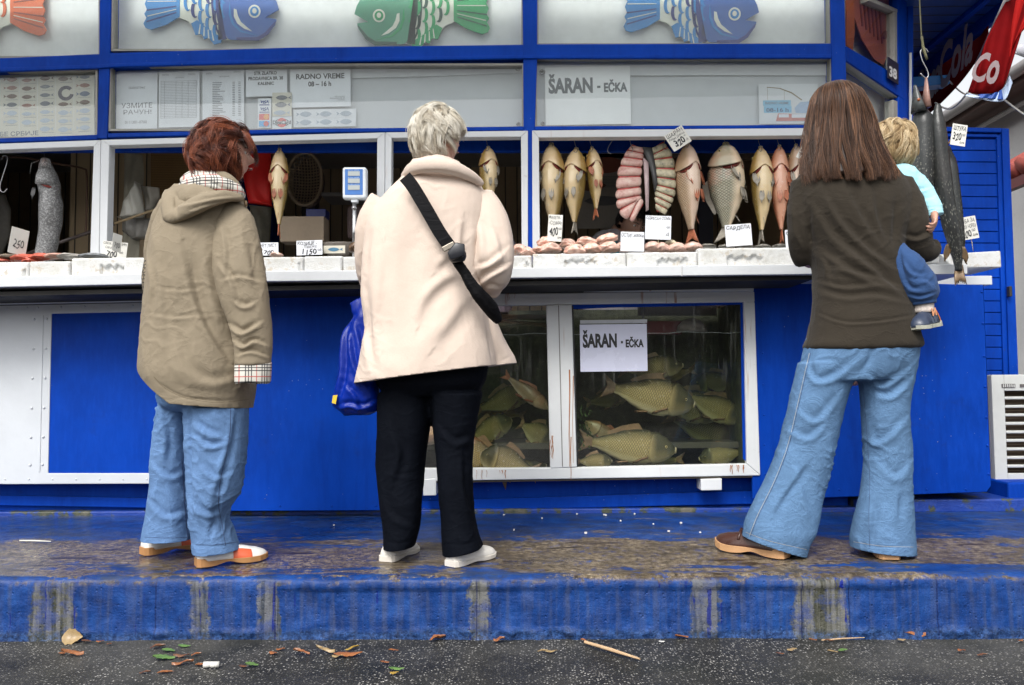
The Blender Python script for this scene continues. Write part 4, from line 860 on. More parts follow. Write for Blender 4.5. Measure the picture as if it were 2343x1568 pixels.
# sliced catfish halves
t = NT('catfish_flesh'); c = t.ramp(t.noise(22, 6, .7), [(.3, (.42, .17, .14)), (.48, (.62, .38, .33)), (.7, (.72, .56, .48))]); t.bump(t.noise(40, 5), .4, .004); FLESH = t.fin(c, .3)
t = NT('catfish_cut_skin'); c = t.ramp(t.noise(30, 6, .7), [(.3, (.10, .11, .10)), (.45, (.42, .38, .26)), (.6, (.60, .54, .38))]); t.bump(t.noise(40, 5), .4, .004); SKN = t.fin(c, .32); CUT = M('raw_cut', (.45, .06, .05), .3, .4, 30)
def slab(path, widths, n_cuts, skin, label, side):
    e = empty('sliced_catfish', label, 'catfish side', tuple(at(path[0][0], path[0][1], YH)), 'the two slashed halves of the catfish')
    P = curve(path, 60); Wc = np.interp(np.linspace(0, 1, 60), np.linspace(0, 1, len(widths)), widths)
    mb = MB(); core = []
    for i in range(0, 60):
        p = P[i]; t_ = P[min(i+1, 59)] - P[max(i-1, 0)]; t_ = t_ / (np.linalg.norm(t_) + 1e-9); nn = np.array([-t_[1], t_[0]]); w_ = Wc[i] * .5
        core.append([at(p[0] + nn[0]*w_*math.cos(q)*.86, p[1] + nn[1]*w_*math.cos(q)*.86, YH - .010 * math.sin(q)) for q in [2*PI*k/14 for k in range(14)]])
    mb.rings(core); mb.build('core', CUT, e, True)
    step = 60 / n_cuts
    for c_ in range(n_cuts):
        a, b = c_ * step, (c_ + 1) * step - 1.1; rows = []
        for m_ in range(6):
            i = a + (b - a) * m_ / 5; i0 = min(int(i), 58); p = P[i0] + (P[i0+1] - P[i0]) * (i - i0); t_ = P[min(i0+1, 59)] - P[max(i0-1, 0)]; t_ = t_ / (np.linalg.norm(t_) + 1e-9)
            nn = np.array([-t_[1], t_[0]]); w_ = Wc[min(i0, 59)] * .5 * (1 - .10 * (abs(m_ - 2.5)/2.5)**3); bu = .022 * (1 - .35 * (abs(m_ - 2.5) / 2.5) ** 3); sl_ = side * 4 * (1 if True else 0)
            rows.append([at(p[0] + nn[0]*w_*math.cos(q), p[1] + nn[1]*w_*math.cos(q) + sl_ * math.cos(q), YH - bu * abs(math.sin(q))**.6 * math.copysign(1, math.sin(q))) for q in [2*PI*k/20 for k in range(20)]])
        MB().rings(rows).build('slice', skin, e, True)
    return e
slab([(1460, 336), (1450, 360), (1441, 395), (1438, 440), (1442, 470), (1462, 484)], [34, 50, 58, 60, 58, 46], 9, FLESH, 'pink inner half of a catfish slashed into slices, nearer the empty hook', 1)
slab([(1500, 335), (1515, 360), (1522, 400), (1522, 435), (1517, 460), (1511, 486)], [48, 52, 50, 48, 40, 22], 9, SKN, 'mottled skin half of a catfish slashed into slices, nearer the slanted card', -1)
MB().px([(1470, 336), (1492, 338), (1500, 380), (1505, 420), (1498, 440), (1492, 400), (1484, 372), (1475, 352)], YH - .02, .012).build('backbone_skin', M('dark_skin', (.06, .06, .06), .4, .4, 30), [o for o in bpy.data.objects if o.get('label', '').startswith('mottled skin half')][0], True)
MB().px([(1472, 360), (1484, 372), (1485, 440), (1484, 480), (1478, 484), (1476, 430)], YH - .015, .010).build('inner_membrane', M('membrane', (.55, .42, .42), .35, .2, 20), [o for o in bpy.data.objects if o.get('label', '').startswith('pink inner half')][0], True)
hook(1446, 345, YH - .03, 'steel hook holding the pink catfish half', .035); hook(1518, 340, YH - .03, 'steel hook holding the mottled catfish half', .035, -1)
# ================================================================ TRAYS, FILLETS
t = NT('styrofoam'); n1 = t.noise(9, 8, .75); c = t.ramp(n1, [(.3, (.44, .43, .39)), (.6, (.62, .63, .63))]); st = t.ramp(t.noise(18, 6, .75), [(.54, 0), (.62, 1)]); c = t.mix(t.math('MULTIPLY', st, .55), c, (.34, .26, .15)); t.bump(t.math('ADD', t.voro(140), t.noise(20, 4)), .35, .003); FOAM = t.fin(c, .7, .3)
def counter_z(px): return float(np.interp(px, [q[0] for q in ctop], [at(q[0], q[1], CY).z for q in ctop]))
def tray(x0, x1, y0, label, depth=.30, notch=None, Y=3.62, seed=0, chip=.4):
    a = at(x0, y0, Y); b = at(x1, y0, Y); zb = max(counter_z(x0), counter_z(x1)) + .0005; zt = (a.z + b.z) / 2; w_ = b.x - a.x
    nx, nz = max(12, int(w_ / .006)), 14; V = []; F = []
    nx0 = notch or (.32, .70)
    for j in range(nz + 1):
        for i in range(nx + 1):
            u, v_ = i / nx, j / nz; x = a.x + w_ * u; z = zb + (zt - zb) * v_
            rx = min(u, 1 - u) * w_; rz = (1 - v_) * (zt - zb); y = Y; rad = .010
            if rx < rad: y += rad - math.sqrt(max(0, rad**2 - (rad - rx)**2))
            if rz < rad * .8: y += (rad*.8 - math.sqrt(max(0, (rad*.8)**2 - (rad*.8 - rz)**2)))
            top = .52 + .08 * math.sin(u * 60 + seed) * 1 + .03 * math.sin(u*131)
            if nx0[0] < u < nx0[1] and v_ < top: y += .013
            p = Vector((x * 26 + seed * 7, z * 26, seed)); y += max(0, noise.fractal(p, .9, 2, 3)) * .006 * chip; y += noise.noise(p * .3) * .002
            zz = z + (noise.noise(Vector((x * 30, seed, 2))) * .002 * chip if v_ == 1 else 0); V.append((x, y, zz))
    for j in range(nz):
        for i in range(nx): k = j*(nx+1)+i; F.append((k, k+1, k+nx+2, k+nx+1))
    n = len(V); yb = Y + depth; tw = .018
    top = [nz*(nx+1) + i for i in range(nx+1)]; V += [(V[q][0], V[q][1] + tw, V[q][2]) for q in top]; V += [(V[q][0], V[q][1] + tw, zb + .012) for q in top]; V += [(V[q][0], yb - tw, zb + .012) for q in top]; V += [(V[q][0], yb - tw, V[q][2]) for q in top]; V += [(V[q][0], yb, V[q][2]) for q in top]; V += [(V[q][0], yb, zb) for q in top]
    pr = top
    for k in range(6):
        cu = [n + k*(nx+1) + i for i in range(nx+1)]
        for i in range(nx): F.append((pr[i], pr[i+1], cu[i+1], cu[i]))
        pr = cu
    L_ = [j*(nx+1) for j in range(nz+1)] + [n + k*(nx+1) for k in (4, 5)]; Rr = [j*(nx+1) + nx for j in range(nz+1)] + [n + k*(nx+1) + nx for k in (4, 5)]
    F.append(tuple(L_)); F.append(tuple(Rr[::-1])); me = bpy.data.meshes.new('tray'); me.from_pydata(V, [], F); me.update()
    bm = bmesh.new(); bm.from_mesh(me); bmesh.ops.recalc_face_normals(bm, faces=bm.faces); bm.to_mesh(me); bm.free()
    return tag(link('foam_tray', me, FOAM, None, True), label, 'tray', 'white foam trays along the counter')
tray(-60, 66, 600, 'foam tray at the very end of the counter under the red fish pieces', seed=1, notch=(.9, .95))
tray(66, 160, 598, 'foam tray with a stained corner below the hanging catfish', seed=2, notch=(.95, .96))
tray(162, 340, 590, 'clean foam tray with a handle notch under the card priced 700', seed=3, notch=(.38, .68), chip=.1)
tray(600, 694, 588, 'foam tray between the olive jacket and the price card for 1150', seed=4, notch=(.9, .91), chip=.15)
tray(695, 783, 586, 'foam tray below the small fish picture card', seed=5, notch=(.9, .91), chip=.2)
tray(784, 880, 587, 'dirty foam tray with a fish head behind the fleece coat', seed=6, chip=.6)
tray(1120, 1217, 585, 'foam tray with pale fillets just beyond the fleece sleeve', seed=7, notch=(.86, .92), chip=.6)
tray(1219, 1433, 580, 'chipped foam tray heaped with pink fillets', seed=8, notch=(.34, .68), chip=1.1)
tray(1434, 1596, 577, 'foam tray holding thick catfish steaks', seed=9, notch=(.44, .86), chip=.9)
tray(1597, 1860, 567, 'tall foam tray with ridged rim under the pixelless carp card'.replace('pixelless ', 'white '), seed=10, notch=(.26, .56), chip=.7)
def lump(name, label, cat, px, py, w, h, Y, mat, rot=0, dy=.05, group=None, seed=0, sq=.25):
    s = sc(Y); p = at(px, py, Y); bm = bmesh.new(); bmesh.ops.create_icosphere(bm, subdivisions=4, radius=1); ca, sa = math.cos(math.radians(rot)), math.sin(math.radians(rot))
    for v_ in bm.verts:
        q = v_.co.copy(); n_ = 1 + noise.fractal(q * 1.5 + Vector((seed*3.1, 0, 0)), .8, 2, 3) * sq; x, y, z = q.x * w*s/2 * n_, q.y * dy * n_, q.z * h*s/2 * n_; z += .12 * h * s * math.cos(q.x * 2.2) 
        v_.co = (x*ca + z*sa, y, -x*sa + z*ca)
    me = bpy.data.meshes.new(name); bm.to_mesh(me); bm.free(); o = link(name, me, mat, None, True); o.location = p; return tag(o, label, cat, group)
t = NT('fillet_flesh'); c = t.ramp(t.noise(20, 5, .6), [(.35, (.56, .29, .22)), (.52, (.70, .46, .37)), (.7, (.76, .60, .52))]); t.bump(t.noise(25, 4), .3, .006); FIL = t.fin(c, .22, .6); t.b.inputs['Subsurface Weight'].default_value = .15; t.b.inputs['Subsurface Radius'].default_value = (.02, .006, .004)
grp = 'pink fish fillets heaped on the trays'
fl = [(1250, 557, 46, 24, 3.74, 0), (1258, 571, 56, 24, 3.68, -6), (1300, 562, 44, 26, 3.78, 10), (1316, 575, 52, 26, 3.67, 0), (1342, 557, 52, 26, 3.80, 8), (1356, 571, 50, 24, 3.70, 6), (1388, 549, 56, 22, 3.80, -16), (1392, 569, 52, 26, 3.70, -4), (1422, 568, 40, 20, 3.72, 8), (1236, 575, 40, 18, 3.70, 0), (1190, 574, 40, 22, 3.74, 8), (1208, 579, 34, 22, 3.68, 0), (1168, 577, 30, 18, 3.76, 0)]
fll = ['smooth fillet at the back near the window post', 'fillet lying in front under the card for 400', 'rounded fillet behind the torn ones', 'torn lumpy fillet hanging over the front rim', 'fillet at the back leaning on the heap', 'flat fillet in the middle front of the heap', 'long curled fillet raised highest on the heap', 'fillet with ragged lower edge', 'small fillet behind the blank white card', 'fillet at the tray corner nearest the post', 'pale fillet by the fleece sleeve', 'fillet drooping over the tray corner by the post', 'small scrap of fillet half behind the sleeve']
for i, (q, lb) in enumerate(zip(fl, fll)): lump('fillet', lb, 'fillet', q[0], q[1], q[2], q[3], q[4], FIL, q[5], .05, grp, i + 1, .22)
sg = 'thick catfish steaks in the tray'
for i, (x, y, w_, h_, lb) in enumerate([(1492, 568, 44, 26, 'catfish steak behind the white card, darker than the rest'), (1512, 571, 42, 26, 'pink catfish steak by the thin stick'), (1548, 571, 50, 26, 'catfish steak with a bright blood spot'), (1585, 567, 46, 22, 'catfish steak with grey skin, last in the row'), (1534, 562, 36, 20, 'grey backed catfish steak lying behind the others')]):
    lump('fish_steak', lb, 'fish steak', x, y, w_, h_, 3.70 + .03*(i == 4), M('steak_flesh', (.60, .40, .33), .28, .25, 25, .3, 50) if i != 4 else SKN, 4, .05, sg, i + 20, .12)
for i in range(5): lump('small_fish', ['small grey fish end by the first hanging tail', 'small grey fish scrap beside the carp tail fin', 'thin dark fish lying under the white card', 'small dark fish by the pale carp tail', 'small dark fish under the red carp tail'][i], 'small fish', 1620 + i*42, 564 + (i % 2), 40, 9, 3.72, M('small_fish_grey', (.16, .15, .13), .3, .4, 30), 3, .03, 'small grey fish in the tall tray', 40 + i, .2)
RF = M('red_fillet', (.50, .10, .06), .3, .4, 25, .4, 50)
for i, (x, y, w_, h_, lb, m_) in enumerate([(20, 590, 60, 14, 'dark fish lying under the small tilted card', M('dark_fish', (.14, .11, .08), .3, .4)), (55, 593, 60, 20, 'red opened fish in front of the tilted card', RF), (95, 590, 56, 16, 'red fish fillet below the hanging catfish', RF), (75, 600, 40, 16, 'orange red scrap drooping over the tray rim', RF), (10, 599, 44, 10, 'thin red fillet at the end of the counter', RF), (130, 588, 60, 14, 'pink fish side next to the silver fish', M('pink_side', (.50, .28, .22), .3, .3, 20)), (160, 588, 66, 12, 'long silver fish lying on the foam trays', M('silver_side', (.35, .33, .30), .25, .3, 20)), (215, 587, 70, 12, 'dark silver fish reaching the card priced 700', M('silver_dark', (.18, .19, .20), .22, .3, 20))]):
    lump('fish_piece', lb, 'fish piece', x, y, w_, h_, 3.70, m_, -2, .05, 'fish laid out below the hanging catfish', 60 + i, .2)
lump('severed_head', 'round brown fish head on the dirty tray behind the fleece coat', 'fish head', 812, 569, 30, 24, 3.72, M('head_brown', (.12, .07, .04), .3, .4, 30), 0, .04, None, 81, .15)
lump('fish_piece', 'pale pink piece under the card with the cut off price', 'fish piece', 633, 584, 30, 12, 3.72, FIL, 0, .04, 'fish laid out below the hanging catfish', 83)
# ================================================================ PRICE CARDS
tg = 'handwritten price cards'
H_ = M('pen_ink', (.025, .025, .03), .6)
def card(label, cx, cy, w, h, Y, rot, texts, stick=None, yaw=0, mat=None):
    return sheet('price_card', label, 'price card', cx, cy, w, h, Y, rot, mat or PT, [(t_[0], *t_[1:5], H_, t_[5] if len(t_) > 5 else .0, .12) for t_ in texts], tg, .0015, 0, yaw)
def stickpx(x0, y0, x1, y1, Y, lab): return tag(MB().tube([at(x0, y0, Y), at(x1, y1, Y)], .0016, 6).build('card_stick', M('stick_wood', (.5, .4, .25), .6), None, True), lab, 'stick')
card('slanted card lettered ШАРАН 320 pinned over the window frame', 1551, 317, 48, 44, 3.96, -32, [('ШАРАН', .06, .05, .93, .27), ('Риана Дивља', .08, .32, .92, .47), ('320', .20, .52, .76, .90, .03), ('=', .80, .52, .9, .58), ('А', .80, .72, .92, .86)])
card('card lettered ФИЛЕТИ СОМА 400 stuck in the heap of fillets', 1270, 522, 33, 62, 3.66, 4, [('ФИЛЕТИ-', .04, .05, .85, .17), ('-СОМА!', .06, .24, .95, .38), ('400', .12, .48, .72, .80, .02), ('00', .74, .48, .95, .57), ('дин', .70, .82, .95, .9)])
stickpx(1268, 548, 1268, 578, 3.665, 'thin stick under the card for 400')
card('larger card lettered ОДРЕСАН СОМА on the stick over the steaks', 1506, 521, 59, 55, 3.66, 2.5, [('ОДРЕСАН СОМА', .03, .05, .97, .20), ('00', .82, .44, .95, .53), ('Д', .80, .70, .92, .86)], mat=PW)
stickpx(1506, 546, 1507, 577, 3.664, 'thin stick under the card over the catfish steaks')
card('card lettered ОСТИГ stuck low between fillets and steaks', 1447, 553, 54, 45, 3.65, 2, [('ОСТИГ-жвоки', .03, .08, .97, .28)], mat=PW)
card('card lettered САРДЕЛА standing on the tall tray', 1690, 538, 60, 50, 3.66, -3.5, [('САРДЕЛА', .05, .07, .95, .28, .01)], mat=PW)
card('edge of a card partly hidden by the brown sweater', 1808, 547, 22, 42, 3.66, -2, [('С', .1, .08, .6, .3)], mat=PW)
card('tilted card in the corner of the window beside the long hair', 1843, 343, 24, 50, 3.98, 28, [('Ш', .1, .08, .8, .3), ('320', .1, .5, .8, .8)])
card('card lettered ШТУКА 320 hooked to the third pike', 2194, 309, 34, 50, 3.42, 10, [('ШТУКА', .08, .08, .93, .30, .01), ('320', .10, .42, .68, .78, .02), ('00', .72, .42, .92, .54), ('дин', .60, .80, .92, .9)])
card('card about chowder fish priced 00 behind the pike tail', 2216, 522, 40, 52, 3.8, -9, [('РИБА ЗА', .05, .08, .92, .26), ('КАШУ ЧОРБУ', .03, .34, .95, .52), ('200', .05, .60, .60, .92, .02), ('00', .65, .56, .85, .68), ('дин', .66, .78, .95, .9)])
stickpx(2222, 545, 2227, 575, 3.81, 'thin stick under the chowder fish card')
card('card lettered КОЗИЦЕ СВЕЖЕ 1150 on the foam tray', 708, 567, 60, 34, 3.68, -1.5, [('КОЗИЦЕ -', .04, .08, .80, .36, .01), ('- СВЕЖЕ', .22, .36, .80, .52), ('1150', .22, .60, .78, .97, .02), ('00', .82, .60, .96, .74)], mat=PW)
card('card with cut off words above the pale pink piece', 615, 570, 44, 30, 3.70, 0, [('НЕТ ЛИСТ', .05, .10, .90, .38), ('700', .25, .60, .78, .95, .02)], mat=PW)
card('wide card priced 700 on the clean tray beside the olive jacket', 262, 573, 58, 40, 3.70, 6, [('СВЕЖ- БРАНЦИН', .03, .05, .97, .22), ('ОРАДА', .12, .30, .60, .46), ('700', .20, .56, .62, .94, .02), ('00', .70, .56, .86, .66)])
card('thin card seen edge on in front of the wide one', 268, 556, 26, 42, 3.66, 6, [('700', .2, .5, .8, .8)], yaw=72)
card('narrow turned card on a stick among the red fish', 43, 553, 40, 62, 3.66, 8, [('250', .2, .45, .8, .75)], yaw=62)
stickpx(40, 575, 33, 597, 3.665, 'thin stick under the narrow turned card')
o = sheet('fish_card', 'small card with a blue fish picture beside the 1150 price', 'card', 765, 571, 50, 18, 3.72, 0, PB); flat_on(o, 'fish_print', [fishpoly(.55, .5, .7, .5, 1)], M('print_teal', (.05, .16, .26), .5), 50, 18, 3.72)
# ================================================================ SCALE DISPLAY
S_ = empty('scale_display', 'white and blue scale display on a metal pole between the windows', 'scale', tuple(at(812, 585, 3.85)))
Ysd = 3.85; SW = M('scale_white', (.70, .74, .78), .3, .05)
MB().pbox(783, 382, 838, 455, Ysd, .05).build('housing', SW, S_, bevel=.012, seg=4)
MB().pbox(789, 387, 830, 446, Ysd - .002, .006).build('face', M('scale_blue', (.03, .16, .50), .35, .1), S_, bevel=.0008)
for y in (389, 405.5, 421): MB().pbox(796, y + 3, 823, y + 13.5, Ysd - .005, .004).build('screen', M('lcd', (.40, .44, .44), .2, .05), S_)
for y in (389.2, 405.7, 421.2): me = text_fit('KOM VAGA', *[at(q, y, Ysd).x for q in (797, 822)], at(797, y + 2.2, Ysd).z, at(797, y, Ysd).z, Ysd - .0035); link('lettering', me, M('pale_ink', (.5, .6, .7), .5), S_)
MB().pbox(803, 455.5, 818, 463, Ysd + .012, .03).build('collar', SW, S_, bevel=.003)
MB().tube([at(810.5, 463, Ysd + .025), at(811, 592, Ysd + .025)], .011, 14).build('pole', M('chrome', (.55, .55, .56), .2, metal=.9), S_, True)
MB().tube([at(810.5, 474, Ysd + .025), at(810.5, 478, Ysd + .025)], .014, 14).build('ring', M('chrome', (.55, .55, .56), .2, metal=.9), S_, True)
# ================================================================ INSIDE THE KIOSK
def drape(name, label, cat, pts, Y, mat, th=.03, amp=.012, fr=60, group=None):
    """a hanging cloth or bag: outline polygon in the picture filled with a pleated grid that has thickness"""
    L = [at(a, b, Y) for a, b in pts]; xs0 = min(p.x for p in L); xs1 = max(p.x for p in L); zs0 = min(p.z for p in L); zs1 = max(p.z for p in L)
    def span(z):
        xx = []
        for a, b in zip(L, L[1:] + L[:1]):
            if (a.z - z) * (b.z - z) <= 0 and abs(a.z - b.z) > 1e-7: xx.append(a.x + (b.x - a.x) * (z - a.z) / (b.z - a.z))
        return (min(xx), max(xx)) if len(xx) > 1 else None
    rows = []
    for j in range(26):
        z = zs1 + (zs0 - zs1) * (j + .02) / 25.04; sp = span(z)
        if not sp: continue
        row = []; n = 28; m_, h_ = (sp[0] + sp[1]) / 2, (sp[1] - sp[0]) / 2
        for k in range(n):
            q = 2*PI*k/n; x = m_ + h_ * math.cos(q); f = amp * math.sin(x * fr + z * 9 + math.sin(z * 13) * 2) * (1 if math.sin(q) < 0 else .2)
            row.append((x, Y - (-math.sin(q)) * th * .5 * 1.0 - f * abs(math.sin(q)), z))
        rows.append(row)
    return tag(MB().rings(rows).build(name, mat, None, True), label, cat, group)
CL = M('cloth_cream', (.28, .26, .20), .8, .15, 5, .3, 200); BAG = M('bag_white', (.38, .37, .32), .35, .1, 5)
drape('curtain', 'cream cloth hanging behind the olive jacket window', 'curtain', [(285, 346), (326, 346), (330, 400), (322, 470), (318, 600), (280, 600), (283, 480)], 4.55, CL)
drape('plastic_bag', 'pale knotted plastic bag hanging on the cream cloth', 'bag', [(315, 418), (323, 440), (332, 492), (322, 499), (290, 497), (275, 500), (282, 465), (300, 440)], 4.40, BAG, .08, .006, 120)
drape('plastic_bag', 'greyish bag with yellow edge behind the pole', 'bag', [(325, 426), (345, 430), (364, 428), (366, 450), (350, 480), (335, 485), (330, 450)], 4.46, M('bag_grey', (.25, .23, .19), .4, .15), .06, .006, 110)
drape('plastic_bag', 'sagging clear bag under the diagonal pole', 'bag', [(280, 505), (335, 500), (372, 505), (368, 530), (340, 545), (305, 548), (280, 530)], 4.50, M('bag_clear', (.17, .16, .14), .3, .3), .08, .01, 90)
drape('red_coat', 'bright red coat hanging behind the slim carp', 'coat', [(560, 320), (600, 318), (618, 330), (622, 400), (621, 471), (570, 470), (556, 400)], 4.62, M('coat_red', (.62, .010, .006), .55, .15, 4), .10, .012, 50)
drape('orange_cloth', 'orange cloth behind the mouth of the slim carp', 'cloth', [(600, 322), (648, 322), (650, 345), (628, 372), (612, 352)], 4.75, M('cloth_orange', (.35, .12, .01), .6), .05)
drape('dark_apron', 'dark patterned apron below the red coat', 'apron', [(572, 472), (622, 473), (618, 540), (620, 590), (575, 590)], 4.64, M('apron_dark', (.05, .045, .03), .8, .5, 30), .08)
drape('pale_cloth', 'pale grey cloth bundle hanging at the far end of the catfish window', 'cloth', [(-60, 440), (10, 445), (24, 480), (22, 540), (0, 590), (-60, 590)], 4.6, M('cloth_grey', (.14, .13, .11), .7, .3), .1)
t = NT('bamboo_mat'); zz = t.sep()[2]; g = t.ramp(t.math('ABSOLUTE', t.math('SUBTRACT', t.math('FRACT', t.math('MULTIPLY', zz, 90)), .5)), [(.05, .35), (.2, 1)]); c = t.mix(t.noise(6, 5), (.30, .17, .06), (.20, .11, .035)); c = t.mix(t.math('SUBTRACT', 1, g), c, (.07, .035, .01)); t.bump(g, .5, .004)
tag(MB().pbox(345, 340, 470, 505, 4.85, .012).build('bamboo_mat', t.fin(c, .6)), 'brown bamboo mat on the wall behind the auburn haired woman', 'mat')
def rod(label, a, b, Y0, Y1, r, mat, name='pole', cat='pole'): return tag(MB().tube([at(*a, Y0), at(*b, Y1)], r, 10).build(name, mat, None, True), label, cat)
rod('long dark pole slanting across both windows near the post', (30, 592), (262, 512), 4.3, 4.35, .010, M('pole_dark', (.05, .035, .03), .4))
rod('wooden end of a slanting pole ahead of the plastic bags', (262, 512), (372, 474), 4.34, 4.38, .007, M('pole_wood', (.30, .22, .12), .5))
tag(MB().tube(curve([tuple(at(*q, 4.5)) for q in [(0, 358), (60, 362), (140, 376), (190, 386), (198, 400), (198, 480), (196, 540)]], 40), .006, 8).build('rusty_rail', M('rail_rust', (.09, .045, .025), .6), None, True), 'rusty bent rail on the panelled wall behind the catfish', 'rail')
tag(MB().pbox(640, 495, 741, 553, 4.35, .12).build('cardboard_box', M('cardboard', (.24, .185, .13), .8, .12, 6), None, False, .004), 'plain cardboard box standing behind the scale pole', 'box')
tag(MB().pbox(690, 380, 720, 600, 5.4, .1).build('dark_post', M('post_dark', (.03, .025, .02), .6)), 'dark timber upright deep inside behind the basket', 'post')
# round basket
BK = empty('round_basket', 'big round wicker basket hanging inside behind the slim carp', 'basket', tuple(at(697, 412, 4.9))); BM = M('wicker', (.26, .19, .12), .7, .3, 30)
c0 = at(697, 410, 4.9); s = sc(4.9)
mb = MB(); mb.tube([c0 + Vector((40*s*math.cos(q), .0, 62*s*math.sin(q))) for q in np.linspace(0, 2*PI, 40)], .010, 8, False); mb.build('rim', BM, BK, True)
mb = MB()
for k in range(-5, 6):
    x = k * 7 * s; h = math.sqrt(max(0, 1 - (k/5.7)**2)) * 60 * s; mb.tube([c0 + Vector((x, .03 + .05*math.cos(u*1.5), h*u)) for u in np.linspace(-1, 1, 12)], .0035, 5)
for k in range(-8, 9):
    z = k * 7 * s; w_ = math.sqrt(max(0, 1 - (k/8.8)**2)) * 39 * s; mb.tube([c0 + Vector((w_*u, .03 + .05*math.cos(u*1.5), z)) for u in np.linspace(-1, 1, 10)], .0035, 5)
mb.build('wicker_bars', BM, BK, True); MB().rings([[c0 + Vector((38*s*r*math.cos(q), .10, 60*s*r*math.sin(q))) for q in np.linspace(0, 2*PI, 24)] for r in (1, .01)], False).build('liner', M('liner', (.08, .055, .045), .8, .5, 20), BK)
tag(MB().pbox(735, 440, 870, 449, 4.9, .25).build('shelf', M('shelf_grey', (.14, .13, .12), .6), None, False, .003), 'grey shelf inside behind the scale display', 'shelf')
tag(MB().pbox(700, 478, 745, 496, 4.7, .1).build('blue_crate', M('crate_blue', (.01, .02, .15), .4), None, False, .003), 'small dark blue crate behind the cardboard box', 'crate')
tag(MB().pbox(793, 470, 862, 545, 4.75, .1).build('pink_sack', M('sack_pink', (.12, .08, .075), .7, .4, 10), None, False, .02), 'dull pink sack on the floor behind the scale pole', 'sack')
mb = MB(); c0 = at(775, 560, 4.3); s = sc(4.3)
mb.rings([[c0 + Vector((r*s*math.cos(q), r*s*.5*math.sin(q), z*s)) for q in [2*PI*i/24 for i in range(24)]] for r, z in [(24, -26), (36, 0), (38, 4), (34, 4), (22, -20)]], True); tag(mb.build('enamel_bowl', M('bowl_grey', (.22, .19, .16), .3), None, True), 'wide grey bowl behind the scale pole', 'bowl')
# wall charts in the long window
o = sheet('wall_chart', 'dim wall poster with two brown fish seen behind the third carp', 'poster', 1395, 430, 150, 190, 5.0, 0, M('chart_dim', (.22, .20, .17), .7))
flat_on(o, 'fish_print', [fishpoly(.55, .22, .75, .20, 1)], M('chart_red', (.18, .05, .03), .6), 150, 190, 5.0); flat_on(o, 'fish_print', [fishpoly(.15, .47, .6, .14, -1)], M('chart_brown', (.12, .05, .02), .6), 150, 190, 5.0); flat_on(o, 'fish_print', [fishpoly(.5, .66, .8, .12, 1)], M('chart_grey', (.07, .07, .07), .6), 150, 190, 5.0)
flat_on(o, 'table_lines', [rect(.35, .36 + .018*k, .62, .365 + .018*k) for k in range(8)], M('chart_grey', (.07, .07, .07), .6), 150, 190, 5.0)
tag(MB().pbox(1236, 352, 1900, 362, 5.0, .05).build('conduit', M('conduit', (.16, .12, .10), .6)), 'horizontal conduit along the rear wall of the long window', 'conduit')
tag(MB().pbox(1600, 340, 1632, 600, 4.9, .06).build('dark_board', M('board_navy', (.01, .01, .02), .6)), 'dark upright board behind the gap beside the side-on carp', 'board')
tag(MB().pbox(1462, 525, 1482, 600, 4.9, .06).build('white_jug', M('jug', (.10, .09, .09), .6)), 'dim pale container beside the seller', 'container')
# blue bottle cap thing at the frame
lump('blue_bag', 'small crumpled blue plastic scrap on the window frame behind the fleece coat', 'plastic scrap', 898, 452, 8, 16, 3.97, M('scrap_blue', (.05, .12, .45), .3), 0, .01, None, 91, .4)
# side counter things
SCY = 3.9
MB_ = MB().px([(2150, 582), (2290, 574), (2292, 612), (2180, 612)], 4.15, .3); tag(MB_.build('foam_box', FOAM, None, False, .006), 'white foam box on the side counter behind the pike tails', 'box')
tag(MB().pbox(2112, 588, 2150, 602, 3.75, .2).build('foam_box', FOAM, None, False, .005), 'low white foam box by the brown sleeve on the side counter', 'box')
# ================================================================ FISH TANK
TK = empty('fish_tank', 'white steel framed fish tank with two murky windows full of live carp', 'fish tank', tuple(at(1305, 1120, 3.93)))
TY = 3.93; TW = white_paint('tank_white', 1.0, (.72, .74, .74))
def tp(name, pts, Y=TY, th=.045, mat=TW, bevel=.004): return MB().px(pts, Y, th).build(name, mat, TK, False, bevel)
tp('top_board', [(873, 650), (1203, 645.5), (1725, 641), (1725, 666.5), (1203, 668), (873, 674)], TY - .012, .05)
tp('frame', [(873, 674.5), (1726, 667), (1727, 691), (873, 703)], th=.046)
tp('frame', [(1702, 691.3), (1727, 691.3), (1740, 1088), (1709, 1061)])
tp('frame', [(873, 703.2), (908, 703.2), (908, 1072), (873, 1072)])
tp('mullion', [(1250, 698.5), (1308, 697.3), (1320, 1069), (1259, 1072)], TY - .003)
tp('mullion_seam', [(1277, 699), (1279, 699), (1288, 1068), (1286, 1068)], TY - .0045, .004, M('seam_grey', (.18, .17, .16), .6), 0)  # grey joint line down the mullion
tp('frame', [(873, 1072.3), (1288, 1070.8), (1709, 1061.6), (1740, 1088.4), (1420, 1094), (873, 1103)])
tp('lower_lip', [(873, 1103.4), (1420, 1094.4), (1731, 1089), (1731, 1093), (1420, 1099), (873, 1108)], TY + .012, .03, M('lip_dark', (.10, .08, .06), .6))
for x0, x1 in ((968, 998), (1604, 1652)): tp('foot', [(x0, 1097), (x1, 1095), (x1, 1122 if x0 > 1500 else 1134), (x0, 1123 if x0 > 1500 else 1135)], TY - .004, .10)
